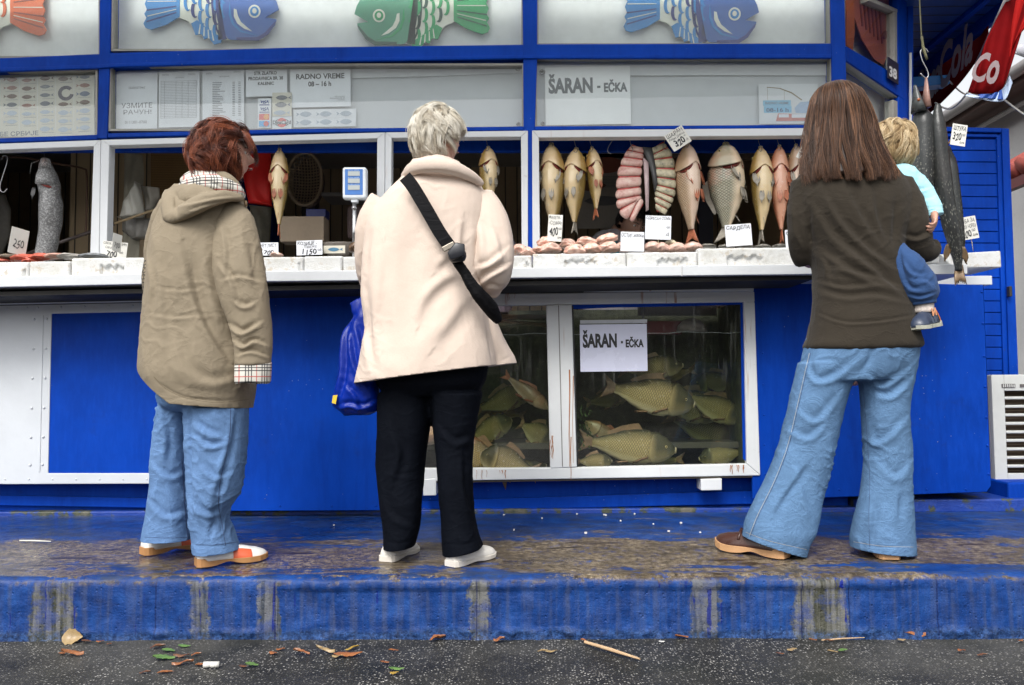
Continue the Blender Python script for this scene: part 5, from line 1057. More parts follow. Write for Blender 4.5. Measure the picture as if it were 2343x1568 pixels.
# rust runs
RU = M('rust', (.36, .13, .035), .75, .4, 30)
rnd = random.Random(5)
for k in range(26):
    if k < 3: x, y0, y1, w_ = [(1303, 846, 1068, 2.6), (1311, 860, 1060, 1.4), (1306, 1000, 1098, 2.2)][k]
    elif k < 9: x = rnd.uniform(1085, 1180); y0 = 1076; y1 = y0 + rnd.uniform(5, 22); w_ = rnd.uniform(.8, 2.4)
    elif k < 14: x = rnd.uniform(1140, 1185); y0 = 669; y1 = y0 + rnd.uniform(12, 30); w_ = rnd.uniform(.6, 1.2)
    elif k < 20: x = rnd.uniform(1660, 1712); y0 = 1064; y1 = y0 + rnd.uniform(5, 22); w_ = rnd.uniform(1, 2.6)
    else: x = rnd.uniform(1258, 1266) ; y0 = rnd.uniform(960, 1060); y1 = y0 + rnd.uniform(20, 60); w_ = rnd.uniform(.8, 2)
    pts = [(x - w_/2 + rnd.uniform(-.4,.4), y0), (x + w_/2, y0)]; seg = 7; Lp = []; Rp = []
    for i in range(seg):
        u = i / (seg-1); xx = x + math.sin(u*7 + k) * .8; ww = w_ * (1 - .6*u) * (.8 + .4*rnd.random()); Lp.append((xx - ww/2, y0 + (y1-y0)*u)); Rp.append((xx + ww/2, y0 + (y1-y0)*u))
    MB().px(Lp + Rp[::-1], TY - .0052, .0012).build('rust_run', RU, TK)
tp('paint_edge', [(1694, 697), (1703, 694), (1708, 1056), (1700, 1050), (1697, 900)], TY + .018, .003, BP, 0)
tp('paint_edge', [(1309, 698), (1702, 692), (1702, 697), (1560, 701), (1400, 704), (1309, 708)], TY + .019, .003, BPD, 0)
tp('rubber_seal', [(1308, 700), (1312, 700), (1323, 1066), (1319, 1066)], TY + .005, .015, INK, 0)
# glass with smears
t = NT('tank_glass'); t.n.remove(t.b)
tr = t.node('ShaderNodeBsdfTransparent'); gl = t.node('ShaderNodeBsdfGlossy'); gl.inputs['Roughness'].default_value = .02; df = t.node('ShaderNodeBsdfDiffuse'); df.inputs[0].default_value = (.35, .36, .33, 1)
fr = t.node('ShaderNodeLayerWeight'); fr.inputs[0].default_value = .5; ff = t.math('ADD', .04, t.math('MULTIPLY', t.math('POWER', fr.outputs['Facing'], 5.0), .95), True); m1 = t.node('ShaderNodeMixShader'); m2 = t.node('ShaderNodeMixShader')
sm = t.noise(1, 5, .65, t.mapping((60, 60, 4))); sp = t.ramp(t.voro(34), [(.035, 1), (.06, 0)]); gate = t.ramp(t.noise(5, 3), [(.55, 0), (.6, 1)])
zz = t.sep()[2]
dirt = t.math('MAXIMUM', t.math('MULTIPLY', t.ramp(sm, [(.55, 0), (.85, .3)]), t.ramp(zz, [(.80, .10), (1.0, 1)])), t.math('MULTIPLY', t.math('MULTIPLY', sp, gate), .9)); dirt = t.math('ADD', dirt, t.math('MULTIPLY', t.noise(4, 6, .7), .02))
t.l.new(ff, m1.inputs[0]); t.l.new(tr.outputs[0], m1.inputs[1]); t.l.new(gl.outputs[0], m1.inputs[2]); t.l.new(dirt, m2.inputs[0]); t.l.new(m1.outputs[0], m2.inputs[1]); t.l.new(df.outputs[0], m2.inputs[2]); t.l.new(m2.outputs[0], t.out.inputs[0])
TG = t.m
MB().px([(900, 700), (1262, 698), (1262, 1076), (900, 1078)], TY + .022, .004).build('glass', TG, TK)
MB().px([(1300, 695), (1712, 690), (1716, 1068), (1310, 1076)], TY + .022, .004).build('glass', TG, TK)
a0, a1 = at(880, 690, TY), at(1725, 1085, TY)
TD = 4.50
mossw = NT('tank_wall'); t = mossw; c = t.ramp(t.noise(8, 6, .7), [(.35, (.03, .038, .022)), (.55, (.08, .09, .05)), (.75, (.20, .20, .12))]); t.bump(t.noise(30, 5), .5, .01); TWM = t.fin(c, .6)
mb = MB(); mb.box(a0.x, a1.x, TD, TD + .02, a1.z, a0.z); mb.build('back_wall', TWM, TK)
MB().box(a0.x, a0.x + .02, TY + .05, TD - .001, a1.z, a0.z).build('end_wall', TWM, TK)
MB().box(a1.x - .02, a1.x, TY + .05, TD - .001, a1.z, a0.z).build('end_wall', TWM, TK)
MB().box(a0.x + .021, a1.x - .021, TY + .05, TD - .001, a1.z - .02, a1.z + .005).build('tank_bottom', TWM, TK)
# water: absorbing body with a real surface
WZ = at(1500, 762, TY).z
t = NT('tank_water'); t.n.remove(t.b); tr = t.node('ShaderNodeBsdfTransparent'); tr.inputs[0].default_value = (1, 1, 1, 1); t.l.new(tr.outputs[0], t.out.inputs[0])
va = t.node('ShaderNodeVolumeAbsorption'); va.inputs[0].default_value = (.60, .70, .50, 1); va.inputs[1].default_value = 3.8; t.l.new(va.outputs[0], t.out.inputs['Volume']); WAT = t.m
MB().box(a0.x + .022, a1.x - .022, TY + .0265, TD - .002, a1.z + .006, WZ).build('water', WAT, TK)
mb = MB(); R = []
for i in range(60):
    x = a0.x + .03 + (a1.x - a0.x - .06) * i / 59; z = WZ + .002 + .003 * math.sin(x * 17) + .002 * math.sin(x * 41); R.append([(x, TY + .028, z - .0015), (x, TY + .031, z + .0015), (x, TY + .034, z - .0015)])
mb.rings(R); mb.build('waterline', M('foam_line', (.30, .34, .32), .3, .3, 30), TK, True)
# junk above the water behind the glass (pump, hoses, red box)
MB().tube([at(1250, 745, 4.2), at(1150, 735, 4.3), at(1020, 740, 4.2)], .010, 8).build('air_hose', M('hose', (.25, .2, .12), .5), TK, True)
MB().tube([at(1470, 700, 4.1), at(1474, 770, 4.1)], .007, 8).build('air_hose', M('hose_grey', (.22, .22, .2), .5), TK, True)
MB().pbox(1470, 735, 1560, 765, 4.25, .08).build('pump_box', M('pump_red', (.16, .02, .02), .5), TK)
mb = MB(); p = at(1583, 760, 4.2); mb.rings([[p + Vector((.085*math.cos(q)*math.cos(h), .05*math.sin(q)*math.cos(h), .075*math.sin(h))) for q in [2*PI*i/16 for i in range(16)]] for h in (0, .5, 1, 1.4)]); mb.build('float', M('float_grey', (.25, .23, .2), .6), TK, True)
MB().pbox(905, 720, 1255, 730, 4.35, .05).build('cross_bar', M('bar_wood', (.22, .17, .1), .6), TK)
MB().pbox(1460, 700, 1640, 722, 4.4, .02).build('back_plate', M('plate_grey', (.13, .12, .11), .6), TK)
# sign on the glass
sheet('fish_sign', 'white sheet in plastic sleeve lettered ŠARAN - EČKA taped to the tank glass', 'sign', 1404, 796, 153, 108, TY + .016, -.2, SL,
      [('ŠARAN', .04, .12, .55, .50, INK, .045), ('-', .61, .36, .64, .41, INK, .05), ('EČKA', .68, .27, .95, .50, INK, .045)])
sheet('sleeve_strip', 'clear punched strip along the top edge of the sheet on the tank', 'plastic sleeve', 1404, 736, 153, 8, TY + .016, -.2, M('sleeve_strip', (.45, .47, .5), .3))
TAPE = M('tape', (.50, .52, .56), .2)
# living carp: lies along x, flank to the camera
def swim(x0, x1, cy, hpx, Y, mat, face, tilt, label, fins=None, wd=.55, dyaw=0):
    s = sc(Y); L = abs(x1 - x0) * s / 1.0; Dp = hpx * s * .90 / 1.04; e = carp('live_carp', label, L, Dp * wd, Dp, mat, fins or FINW, 'live carp swimming in the tank')
    for g_ in [q for q in e.children if q.name.startswith('gill')]: bpy.data.objects.remove(g_)
    hx = x1 if face > 0 else x0; e.location = at(hx, cy, Y)
    # local -Z (towards tail) -> -face * X ; local -Y (belly) -> -Z
    Mx = Matrix(((0, 0, face), (face, 0, 0), (0, 1, 0)))
    rot = Matrix.Rotation(math.radians(-tilt) , 3, 'Y') @ Matrix.Rotation(math.radians(dyaw), 3, 'Z') @ Mx
    e.rotation_euler = rot.to_euler(); return e
swim(1385, 1588, 925, 92, 4.06, 'carp_wet', 1, -12, 'largest live carp under the taped sign, facing right with dark head'.replace('facing right', 'head towards the corner'), FINW)
swim(1335, 1545, 1030, 86, 4.05, 'carp_wet', 1, -6, 'live carp low in the tank with pale bright scales')
swim(1420, 1562, 836, 58, 4.13, 'carp_wet', 1, 4, 'dark carp whose silvery jaw comes out behind the taped sign')
swim(1500, 1650, 945, 84, 4.28, 'carp_wet', 1, -14, 'dim carp deeper in the water behind the largest one')
swim(1340, 1460, 965, 44, 4.20, 'carp_pink', -1, -35, 'pale carp seen from below with red tail fin', FINR)
swim(1520, 1690, 1010, 70, 4.35, 'carp_wet', 1, -20, 'dim carp near the corner of the tank with yellow mouth')
swim(1320, 1400, 1055, 40, 4.02, 'carp_wet', 1, 0, 'carp tail half below the frame at the mullion')
swim(1470, 1590, 872, 46, 4.30, 'carp_gold', -1, 12, 'small golden carp in the background under the silver jaw')
swim(1580, 1700, 880, 56, 4.38, 'carp_wet', -1, 5, 'shadowy carp in the far upper corner of the water')
swim(1018, 1190, 1000, 86, 4.04, 'carp_gold', -1, -33, 'yellow carp diving beside the black trouser leg')
swim(1100, 1232, 1040, 80, 4.00, 'carp_wet', -1, -18, 'scaly carp at the bottom of the first tank window')
swim(1130, 1255, 935, 40, 4.15, 'carp_pink', 1, -38, 'red finned carp crossing in the first window', FINR)
swim(1080, 1220, 890, 60, 4.30, 'carp_wet', 1, 20, 'dim yellow carp below the flared coat hem')
swim(925, 1010, 1010, 110, 4.00, 'carp_pink', 1, -60, 'orange carp glimpsed between the black trouser legs')
swim(1110, 1250, 1065, 40, 4.2, 'carp_wet', 1, 5, 'dark carp lying on the bottom of the first window')
for i, (a, b, c_, h_, y_, m_, f_, t_, lb) in enumerate([(1560, 1700, 960, 66, 4.2, 'carp_wet', 1, -24, 'dusky carp nosing towards the corner of the tank'), (1420, 1560, 1062, 50, 4.16, 'carp_wet', -1, 4, 'dusky carp lying along the tank floor'), (1600, 1705, 1050, 54, 4.14, 'carp_wet', -1, 10, 'dim carp in the bottom corner under the foot'),
    (1060, 1170, 960, 60, 4.22, 'carp_wet', 1, 24, 'yellowish carp behind the diving one'), (1180, 1262, 1010, 60, 4.18, 'carp_wet', 1, -30, 'dim carp pressed to the mullion'), (1095, 1200, 930, 44, 4.36, 'carp_gold', -1, -12, 'small golden carp high in the first window'), (1340, 1440, 900, 50, 4.34, 'carp_wet', 1, 12, 'dim carp tail below the taped sign')]):
    swim(a, b, c_, h_, y_, m_, f_, t_, lb)
# underwater weed
mb = MB(); rnd = random.Random(4)
for k in range(50):
    x = 1322 + rnd.random()*30; y = 935 + rnd.random()*90; p = at(x, y, 4.0 + rnd.random()*.1); a = rnd.random()*6
    mb.add([p, p + Vector((.012*math.cos(a), .004, .012*math.sin(a))), p + Vector((.006*math.cos(a+1.2), 0, .02*math.sin(a+1.2)))], [(0, 1, 2)])
mb.build('algae', M('algae', (.03, .07, .01), .6), TK)['kind'] = 'stuff'
# ================================================================ PIKES ON THE ROPE
t = NT('pike_skin'); uv = t.co('UV'); u, v_, w_ = t.sep(uv); ang = t.math('ABSOLUTE', t.math('SUBTRACT', t.math('MULTIPLY', u, 2), 1))
c = t.ramp(ang, [(.0, (.012, .013, .013)), (.35, (.030, .034, .034)), (.6, (.09, .10, .10)), (.85, (.30, .30, .27))])
spt = t.ramp(t.voro(1, 1, t.mapping((34, 48, 1), src=uv)), [(.22, 1), (.34, 0)]); c = t.mix(t.math('MULTIPLY', spt, t.ramp(v_, [(.3, .05), (.62, .6)])), c, (.26, .26, .22)); c = t.mix(t.ramp(t.noise(70, 4, .7), [(.64, 0), (.78, .35)]), c, (.35, .35, .34))
c = t.mix(t.math('MULTIPLY', t.ramp(t.noise(7, 4), [(.45, 0), (.7, 1)]), .6), c, (.035, .032, .03)); t.bump(t.noise(90, 4), .35, .003); PIKE = t.fin(c, .34, .4)
PPROF = [(0, .13, .10, .09), (.03, .20, .15, .13), (.08, .27, .22, .18), (.13, .34, .30, .28), (.17, .42, .40, .38), (.25, .48, .5, .46), (.45, .5, .52, .5), (.65, .47, .5, .46), (.78, .34, .36, .33), (.85, .24, .25, .24), (.9, .20, .22, .2), (.93, .18, .2, .18)]
def pike(label, path, wpx, Y, rz=0, open_mouth=False, fins=True):
    p0 = at(*path[0], Y); e = empty('hanging_pike', label, 'pike', tuple(p0), 'pikes hung together from one hook'); P = curve(path, 60); s = sc(Y)
    R = []; U = []; K_ = 26
    for i in range(60):
        t_ = i / 59; w_, b_, d_ = interp(PPROF, t_ * .93); row = []; ur = []; c_ = at(P[i][0], P[i][1], Y)
        for j in range(K_ + 1):
            q = 2*PI*j/K_; x = math.sin(q) * w_ * wpx * s; y = -math.cos(q) * (b_ if math.cos(q) > 0 else d_) * wpx * s * 1.1; a = math.radians(rz)
            row.append(c_ + Vector((x*math.cos(a) - y*math.sin(a), x*math.sin(a) + y*math.cos(a), 0))); ur.append((j/K_, t_))
        R.append(row); U.append(ur)
    o = link('body', uvmesh(R, U), PIKE, e, True)
    a_, b_ = P[-4], P[-1]; d_ = (b_ - a_) / np.linalg.norm(b_ - a_)
    for k in range(7):
        sp_ = (k - 3) / 3; n_ = np.array([-d_[1], d_[0]]); q0 = b_ + n_ * sp_ * wpx * .16; q1 = b_ + d_ * (26 + 7 * abs(sp_)) + n_ * sp_ * wpx * .34
        MB().rings([[at(*q0, Y) + Vector((-.007, 0, 0)), at(*q0, Y) + Vector((0, -.004, 0)), at(*q0, Y) + Vector((.007, 0, 0)), at(*q0, Y) + Vector((0, .004, 0))], [at(*(q0*.4 + q1*.6), Y) + Vector((-.006, 0, 0)), at(*(q0*.4 + q1*.6), Y) + Vector((0, -.002, 0)), at(*(q0*.4 + q1*.6), Y) + Vector((.006, 0, 0)), at(*(q0*.4 + q1*.6), Y) + Vector((0, .002, 0))], [at(*q1, Y) + Vector((-.0015, 0, 0)), at(*q1, Y) + Vector((0, -.001, 0)), at(*q1, Y) + Vector((.0015, 0, 0)), at(*q1, Y) + Vector((0, .001, 0))]]).build('tail_fin', M('pike_fin', (.22, .15, .09), .4, .4, 40), e, True)
    if fins:
        for sd, k in ((-1, 47), (1, 48)):
            q = P[k]; f0 = at(q[0] + sd*wpx*.40, q[1], Y); fin_mesh(f0, f0 + Vector((sd*.018, 0, -.080)), .030, (1, 0, 0)).build('fin', M('pike_fin_amber', (.10, .06, .025), .4, .5, 40), e, True)
    return e, P
PY = 3.45
e, P = pike('longest pike with its jaws gaping round the hook', [(2109, 240), (2112, 280), (2112, 360), (2112, 440), (2116, 520)], 48, PY + .02, 195, fins=False)
sk = sc(PY)
mb = MB(); mb.rings([[at(2093 + 9*u, 196 + 60*u, PY) + Vector((math.cos(q)*(.006 + .024*u), math.sin(q)*(.010 + .03*u), 0)) for q in [2*PI*i/14 for i in range(14)]] for u in (0, .08, .3, .6, 1.0)]); mb.build('upper_jaw', M('pike_dark', (.05, .055, .055), .3, .5, 40, .3, 90), e, True)
mb = MB(); mb.rings([[at(2119 + 1*u, 178 + 68*u, PY) + Vector((math.cos(q)*(.004 + .014*u), math.sin(q)*(.008 + .02*u), 0)) for q in [2*PI*i/12 for i in range(12)]] for u in (0, .1, .5, 1.0)]); mb.build('lower_jaw', M('pike_jaw', (.30, .17, .14), .35, .4, 30), e, True)
mb = MB(); c0 = at(2102, 228, PY - .03); mb.rings([[c0 + Vector((.007*math.cos(q)*math.cos(h), -.006*math.sin(h), .007*math.sin(q)*math.cos(h))) for q in [2*PI*i/10 for i in range(10)]] for h in (-.2, .4, 1.0, 1.4)]); mb.build('eye', M('pike_eye', (.35, .10, .03), .2), e, True)
e, P = pike('middle pike, thickest body with head tucked behind the jaws of the first', [(2146, 238), (2146, 290), (2154, 380), (2166, 470), (2185, 560), (2194, 620)], 38, PY, 170)
e, P = pike('third pike with red gill and the price card on it', [(2170, 335), (2172, 370), (2178, 440), (2186, 520), (2192, 570), (2194, 606)], 34, PY + .05, 215, fins=False)
MB().tube([at(2160, 318, PY + .02), at(2168, 330, PY), at(2176, 322, PY + .02)], .006, 8).build('torn_gill', M('pike_gill', (.25, .12, .06), .4), e, True)
rp = M('rope_old', (.16, .15, .08), .8, .4, 60)
RP = empty('rope', 'old frayed rope knotted above the steel hook of the pikes', 'rope', tuple(at(2108, 90, PY)))
MB().tube([at(2103, -70, 3.55), at(2104, 0, 3.52), at(2107, 60, 3.50), at(2109, 92, PY)], .003, 8).build('cord', rp, RP, True)
MB().tube([at(2109, 84, PY), at(2111, 100, PY), at(2114, 122, PY), at(2113, 108, PY - .008), at(2118, 128, PY - .006), at(2121, 136, PY)], .0055, 8).build('knot', rp, RP, True)
tag(MB().tube(curve([tuple(at(*q, PY)) for q in [(2124, 120), (2118, 112), (2111, 112), (2106, 120), (2110, 138), (2120, 158), (2124, 170), (2122, 178), (2116, 178), (2106, 168)]], 40), .0026, 8).build('meat_hook', HOOK, None, True), 'bent S-hook on the rope carrying the pikes', 'hook', 'hooks the fish hang from')
# ================================================================ PEOPLE: TOOLS
R3i = R3.inverted(); R3n = np.array(R3i); EYEn = np.array(EYE)
def proj(a):
    c = (a - EYEn) @ R3n.T; return W/2 + FPX * c[:, 0] / -c[:, 2], H/2 - FPX * c[:, 1] / -c[:, 2]
def rowloft(mb, rows, Y, n=36, ex=2.2):
    R = []
    for (py, xl, xr, dep, yo) in rows:
        a, b = at(xl, py, Y + yo), at(xr, py, Y + yo); m_ = (a + b) / 2; h = (b - a).length / 2; rr = []
        for k in range(n):
            q = 2*PI*k/n; c_, s_ = math.cos(q), math.sin(q); rr.append(m_ + Vector((math.copysign(abs(c_)**(2/ex), c_) * h, math.copysign(abs(s_)**(2/ex), s_) * dep / 2, 0)))
        R.append(rr)
    return mb.rings(R)
def dense(rows, k=4):
    P = curve(rows, (len(rows)-1)*k + 1); return [tuple(p) for p in P]
def ptube(mb, pts, Y, n=20, flat=1.0, k=4):
    P = curve(pts, (len(pts)-1)*k + 1); s = sc(Y); return mb.tube([at(p[0], p[1], Y + p[2]) for p in P], [p[3]*s for p in P], n, True, flat)
def remesh(o, vox=.009, smooth=6, fac=.5):
    m = o.modifiers.new('r', 'REMESH'); m.mode = 'VOXEL'; m.voxel_size = vox; m.use_smooth_shade = True
    if smooth: m = o.modifiers.new('s', 'SMOOTH'); m.iterations = smooth; m.factor = fac
    return bake(o)
def folds(o, strokes=(), amp=.006, sx=9, sz=3, seed=0, fine=.0015, crease=.0022):
    me = o.data; a = verts(me); me.update(); nn = norms(me); px, py = proj(a); d = np.zeros(len(a))
    if amp or fine:
        for i in range(len(a)):
            p = a[i]; w_ = noise.noise(Vector((p[0]*3 + seed, p[1]*3, p[2]*2))) * 1.2
            v_ = noise.noise(Vector((p[0]*sx + w_, p[1]*sx + seed, p[2]*sz + w_))); f = 1 - abs(v_) * 2.6
            d[i] = amp * (f - .45)
            if crease:
                q_ = noise.noise(Vector((p[0]*13 + w_*2, p[1]*13 - seed, p[2]*17 + w_*3))); g_ = max(0, noise.noise(Vector((p[0]*4 - seed, p[1]*4, p[2]*4 + seed))) + .15); d[i] += crease * max(0, 1 - abs(q_)*6)**1.5 * g_ * 2.4
            if fine: d[i] += fine * noise.fractal(Vector((p[0]*28, p[1]*28 + seed, p[2]*22)), .9, 2, 3)
    face = np.clip(-nn[:, 1] * 1.6, 0, 1)
    for st in strokes:
        pts, w_, dep = st[0], st[1], st[2]; ty = st[3] if len(st) > 3 else 'v'
        P = np.array(curve(pts, 24)); best = np.full(len(a), 1e9); sgn = np.zeros(len(a)); uu = np.zeros(len(a))
        bx = (px > P[:, 0].min() - 3*w_) & (px < P[:, 0].max() + 3*w_) & (py > P[:, 1].min() - 3*w_) & (py < P[:, 1].max() + 3*w_)
        ii = np.nonzero(bx)[0]; X_, Yy = px[ii], py[ii]; b = best[ii]; sg = sgn[ii]; u_ = uu[ii]
        for k in range(len(P) - 1):
            ax, ay = P[k]; ex, ey = P[k+1] - P[k]; l2 = ex*ex + ey*ey + 1e-9; t_ = np.clip(((X_-ax)*ex + (Yy-ay)*ey)/l2, 0, 1); dx, dy = X_-ax-t_*ex, Yy-ay-t_*ey; dd = np.hypot(dx, dy); m_ = dd < b
            b[m_] = dd[m_]; sg[m_] = np.sign(ex*dy - ey*dx)[m_]; u_[m_] = ((k + t_)/(len(P)-1))[m_]
        s_ = b / w_; env = np.sin(np.clip(u_, .02, .98) * PI) ** .5
        if ty == 'v': q = -np.exp(-s_**2)
        elif ty == 'r': q = np.exp(-s_**2)
        else: q = sg * s_ * np.exp(-s_**2) * 2.0 - .35 * np.exp(-(s_*2.2)**2)
        d[ii] += dep * q * env * face[ii]
    a += nn * d[:, None]; setverts(me, a); return o
def cloth(name, col, rough=.85, weave=260, var=.12, sheen=.15, bump=.25, spec=.12, wrinkle=1):
    if name in _M: return _M[name]
    t = NT(name); n1 = t.noise(3, 5, .6); n2 = t.noise(weave, 3, .7)
    c = t.ramp(t.math('ADD', t.math('MULTIPLY', n1, .6), t.math('MULTIPLY', n2, .4)), [(.32, tuple(x*(1-var) for x in col)), (.68, tuple(min(1, x*(1+var)) for x in col))])
    wr = t.math('ABSOLUTE', t.math('SUBTRACT', t.noise(1, 4, .6, t.mapping((7, 7, 11)), .6), .5)); wr = t.ramp(wr, [(0, 1), (.05, .25), (.12, 0)]); b1 = t.bump(wr, .22*wrinkle, .005); t.bump(t.math('ADD', n2, t.math('MULTIPLY', t.noise(30, 5), .8)), bump, .003, b1); _M[name] = t.fin(c, rough, spec, Sheen_Weight=sheen*.35); return t.m
def denim(name, col):
    t = NT(name); n2 = t.noise(1, 3, .7, t.mapping((420, 420, 120))); n1 = t.noise(5, 7, .7); f = t.noise(1, 3, .7, t.mapping((120, 120, 420)))
    c = t.ramp(t.math('ADD', t.math('MULTIPLY', n1, .6), t.math('ADD', t.math('MULTIPLY', n2, .25), t.math('MULTIPLY', f, .2))), [(.3, tuple(x*.66 for x in col)), (.5, col), (.70, tuple(min(1, x*1.45) for x in col))])
    wr = t.math('ABSOLUTE', t.math('SUBTRACT', t.noise(1, 5, .65, t.mapping((8, 8, 12)), .8), .5)); wr = t.ramp(wr, [(0, 1), (.04, .3), (.11, 0)]); b1 = t.bump(wr, .32, .006); c = t.mix(t.math('MULTIPLY', wr, .22), c, tuple(min(1, x*1.9) for x in col)); t.bump(t.math('ADD', n2, f), .35, .002, b1); _M[name] = t.fin(c, .9, .1); return t.m
def plaid(name):
    t = NT(name); X, Y_, Z_ = t.sep(); c = (.62, .60, .54)
    def lines(src, off, sc_, w_, per): return t.math('LESS_THAN', t.math('FRACT', t.math('ADD', t.math('MULTIPLY', src, sc_), off)), w_)
    A = t.math('ADD', t.math('MULTIPLY', X, 1), t.math('MULTIPLY', Y_, .6)); col = c
    for src in (A, Z_):
        for off in (0, .17, .34): col = t.mix(t.math('MULTIPLY', lines(src, off, 16, .07, 1), .85), col, (.03, .03, .035))
        col = t.mix(t.math('MULTIPLY', lines(src, .68, 16, .06, 1), .8), col, (.45, .06, .05))
    t.bump(t.noise(60, 4), .2, .003); _M[name] = t.fin(col, .8); return t.m
SKIN = NT('skin'); t = SKIN; c = t.ramp(t.noise(14, 5, .6), [(.3, (.48, .25, .18)), (.7, (.60, .36, .27))]); t.bump(t.noise(120, 4), .12, .002); SKIN = t.fin(c, .48, .4); t.b.inputs['Subsurface Weight'].default_value = .08; t.b.inputs['Subsurface Radius'].default_value = (.02, .008, .005)
def cut(o, a, b, Y, x0=-1e9, x1=1e9):
    """trim a garment along a hem line given by two picture points; closes the cut"""
    A, B_ = at(a[0], a[1], Y), at(b[0], b[1], Y); nrm = (B_ - A).cross(Vector((0, 1, 0))).normalized()
    if nrm.z > 0: nrm = -nrm
    wx0, wx1 = at(x0, a[1], Y).x if x0 > -1e8 else -1e9, at(x1, a[1], Y).x if x1 < 1e8 else 1e9
    bm = bmesh.new(); bm.from_mesh(o.data); vs = [v_ for v_ in bm.verts if wx0 < v_.co.x < wx1 and abs((v_.co - A).dot(nrm)) < .16]; s_ = set(vs); fs = [f for f in bm.faces if all(q in s_ for q in f.verts)]; es = {e_ for f in fs for e_ in f.edges}
    bmesh.ops.bisect_plane(bm, geom=vs + list(es) + fs, plane_co=A, plane_no=nrm, clear_outer=True)
    ed = [e_ for e_ in bm.edges if e_.is_boundary]; bmesh.ops.holes_fill(bm, edges=ed, sides=0)
    for f in bm.faces: f.smooth = len(f.verts) < 8
    bm.to_mesh(o.data); bm.free(); o.data.update(); return o
from mathutils.bvhtree import BVHTree
def seam(o, pts, r, mat, parent, name='seam', dash=0, lift=.0004):
    """a stitched seam laid on the visible face of a garment along a picture polyline"""
    bm = bmesh.new(); bm.from_mesh(o.data); T = BVHTree.FromBMesh(bm); bm.free(); P = curve(pts, 60 if not dash else 160); Q = []
    for p in P:
        d = ray(p[0], p[1]).normalized(); h = T.ray_cast(EYE, d)
        Q.append(h[0] - d*lift if h[0] is not None else None)
    mb = MB(); run = []; runs = []
    for i, q in enumerate(Q + [None]):
        if q is not None and not (dash and (i % dash) == dash - 1): run.append(q)
        else:
            runs.append(run); run = []
    runs = [x for x in runs if len(x) > 1]
    for x in (runs if dash else sorted(runs, key=len)[-1:]): mb.tube(x, r, 5)
    if mb.v:
        s_ = mb.build(name, mat, parent, True); return s_
# ---------------------------------------------------------------- head
def sm(x, a, b): x = np.clip((x - a) / (b - a), 0, 1); return x*x*(3-2*x)
def head_mesh(mb, c, h, theta, nod=0.0, tilt=0.0, young=False):
    nu, nv = 72, 60; Rm = Matrix.Rotation(math.radians(theta), 3, 'Z') @ Matrix.Rotation(math.radians(tilt), 3, 'Y') @ Matrix.Rotation(math.radians(nod), 3, 'X'); R = []
    for j in range(nv + 1):
        ph = PI * (j / nv) ; row = []
        ph = min(max(ph, .03), PI - .03)
        for i in range(nu):
            q = 2*PI*i/nu; x, y, z = math.sin(ph)*math.sin(q), -math.sin(ph)*math.cos(q), math.cos(ph)
            lo = float(sm(np.array(-z), .05, .95)); X = x * (.70 - .22*lo); Y = y * (.86 if y > 0 else .80); Z = z
            if y > 0: Y *= 1 - .35 * lo; 
            Z = z * (1.0 if z > 0 else 1.0); fr = max(0, -y)
            g = lambda cx, cz, sx, sz: math.exp(-((x*.7-cx)/sx)**2 - ((z-cz)/sz)**2) * fr
            Y -= .05*g(0, .18, .35, .10)                              # brow
            Y += .10*g(.24, .02, .13, .10) + .10*g(-.24, .02, .13, .10)  # sockets
            Y -= .27*g(0, -.24, .085, .10) + .15*g(0, -.10, .07, .16)  # nose
            Y += .04*g(0, -.37, .15, .04); Y -= .075*g(0, -.47, .17, .045) + .06*g(0, -.58, .15, .05); Y += .05*g(0, -.67, .16, .045)
            Y -= .13*g(0, -.84, .20, .13); Y -= .03*g(.3, -.25, .14, .16) + .03*g(-.3, -.25, .14, .16)
            v_ = Vector((X, Y, Z)) * (h/2); row.append(c + Rm @ v_)
        R.append(row)
    mb.rings(R)
    for sd in (-1, 1):                                                # ears
        ec = Vector((sd*.70, .06, -.10)) * (h/2); rr = []
        for k, (dx, s_) in enumerate([(-.05, .8), (.02, 1.0), (.07, 1.0), (.085, .8)]):
            rr.append([c + Rm @ (ec + Vector((sd*dx + sd*.05*math.cos(u), .03*0 + .13*s_*math.cos(u) + .05*dx, .26*s_*math.sin(u))) * (h/2)) for u in [2*PI*i/14 for i in range(14)]])
        mb.rings(rr)
    return Rm
